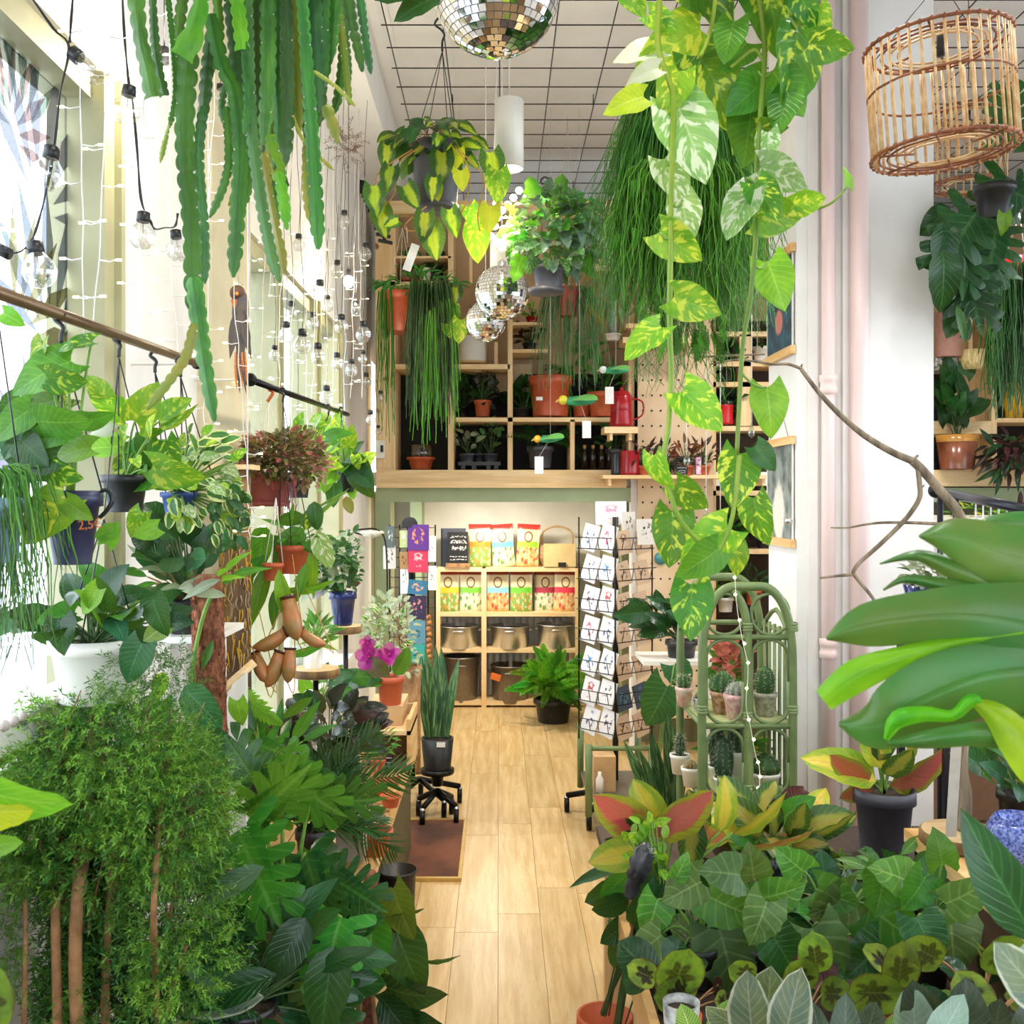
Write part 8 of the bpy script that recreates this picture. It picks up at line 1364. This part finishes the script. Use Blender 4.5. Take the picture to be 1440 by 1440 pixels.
# --- rattan lampshades
def rattanshade(lbl, cx, y0, y1, w, d, tilt=.0, n=36, wires=True):
    c = W(cx, (y0+y1)/2, d); s = d/FP; h = (y1-y0)*s; r = w*s/2; t = thing('rattan_lampshade', lbl, 'lampshade', c); M = Matrix.Translation(c) @ Matrix.Rotation(tilt, 4, 'Y'); me = MB().tube([(0, 0, -h/2-.006), (0, 0, h/2+.006)], .0038, 6).mesh('cane')
    for k in range(n): a = 2*PI*k/n; rr = r*(1.0 if k % 2 else .99); put('cane', me, M_RATTAN, t, M @ Matrix.Translation((rr*math.cos(a), rr*math.sin(a), 0)))
    rs = random.Random(3)
    def ring(rad, z, rr=.0035): return [(rad*math.cos(2*PI*k/32)+rs.uniform(-.001, .001), rad*math.sin(2*PI*k/32), z+rs.uniform(-.0015, .0015)) for k in range(33)]
    for z in (-h/2, h/2, .08*h): put('hoop', MB().tube(ring(r*1.01, z), .0045 if z != .08*h else .003, 6), M_RATTAND, t, M)
    for z in (-h/2+.003, h/2-.01):
        for f in (.9, .78, .66, .54): put('hoop', MB().tube(ring(r*f, z), .003, 5), M_RATTAND if f > .7 else M_RATTAN, t, M)
    for k in range(6): a = PI*k/3; put('spoke', MB().tube([(r*math.cos(a), r*math.sin(a), -h/2), (r*.45*math.cos(a), r*.45*math.sin(a), -h/2)], .003, 5), M_RATTAND, t, M); put('spoke', MB().tube([(r*math.cos(a), r*math.sin(a), h/2), (r*.45*math.cos(a), r*.45*math.sin(a), h/2)], .003, 5), M_RATTAND, t, M)
    km = MB()
    for k in range(n): a = 2*PI*k/n; [km.ball((r*math.cos(a)*1.01, r*math.sin(a)*1.01, z), .007, 6, 4) for z in (-h/2, h/2)]
    put('knot', km, M_RATTAND, t, M, kind='stuff')
    top = c+Vector((0, 0, h/2)); hk = top+Vector((0, 0, .16))
    for k in range(3): a = 2*PI*k/3+.4; put('wire', MB().tube([top+Vector((r*.95*math.cos(a), r*.95*math.sin(a), 0)), hk], .0014, 4), M_BLACK, t)
    put('cord', MB().tube([hk, (c.x, c.y, 4.42)], .0022, 5), M_BLACK, t); put('socket', MB().tube([top+Vector((0, 0, .05)), top+Vector((0, 0, -.03))], .010, 10), M_BLACK, t)
rattanshade('open rattan cane drum lampshade hanging at the upper right', 1323, 62, 214, 192, 2.55, -.07, 40)
rattanshade('second rattan lampshade partly behind the first and the pillar', 1362, 160, 262, 100, 4.9, .03, 30)
# dark ribbed hose by the shelf corner
t = thing('cable_chain', 'dark ribbed cable chain curving beside the top of the shelf', 'cable', W(530, 300, 7.2))
for i in range(14): f = i/13; p = W(504+38*f, 255+85*f**1.4, 7.2); put('link', MB().box(p, (.10, .03, .02), Matrix.Rotation(.2, 3, 'Y')), M_BLACK, t)
put('cable', MB().tube([W(504+38*f, 255+85*f**1.4, 7.22) for f in [i/8 for i in range(9)]], .012, 6), M_BLACK, t)
# hanging glass drops before the bookshelf
t = thing('glass_drop_mobile', 'fine threads with small glass drops hanging before the bookshelf', 'ornament', W(1000, 720, 5.6))
for x, y0, y1 in ((993, 500, 722), (1013, 505, 722), (1057, 440, 600), (966, 540, 640)): put('thread', MB().tube([W(x, y0, 5.6), W(x, y1, 5.6)], .0028, 4), M_CORD, t); put('glass_drop', MB().lathe([(.001, -.04), (.018, -.025), (.02, 0), (.01, .02), (.001, .05)], 10), M_JAR, t, Matrix.Translation(W(x, y1+6, 5.6)))
put('stick', MB().tube([W(985, 502, 5.6), W(1075, 498, 5.6)], .006, 6), M_GREYWOOD, t)
for x in (995, 1065): put('thread', MB().tube([W(x, 501, 5.6), (W(x, 501, 5.6).x, 5.6, 4.5)], .0012, 4), M_CORD, t)

d = 2.2
t = thing('hanging_dark_plant', 'dark leaved plant hanging above the picture beside the big mirror ball', 'plant', W(540, -60, d)); b = pot(t, 540, -120, -50, 90, d, M_BLACK); hanger(t, 540, -120, 84, d, (540, -260), M_BLACK, 0)
leaves(t, d, [('oval', G_DARK, 622, -6, 74, 198, 5, 20), ('oval', G_DARK, 600, -40, 80, 210, 5, 0), ('oval', G_MID, 560, -60, 70, -40, 5, 0)], .02)
for x, y in ((622, -6), (600, -40), (560, -60)): put('stem', MB().tube(bez(b, W(x, y, d), 0, 5, .02), .003, 5), M_STEMD, t)
d = 5.2
t = thing('dried_bunch', 'small dried brown flower bunch hanging above the far string bulbs', 'dried flowers', W(488, 225, d)); foliage(t, 'spray', mat('dried_brown', '#8a6a52', .8, col2='#5a3e30', scale=40), d, [(488, 207, 16, 20, 1)], 60, 16, 3, .06); put('cord', MB().tube([W(488, 200, d), (W(488, 200, d).x, d, 4.2)], .002, 4), M_CORD, t)
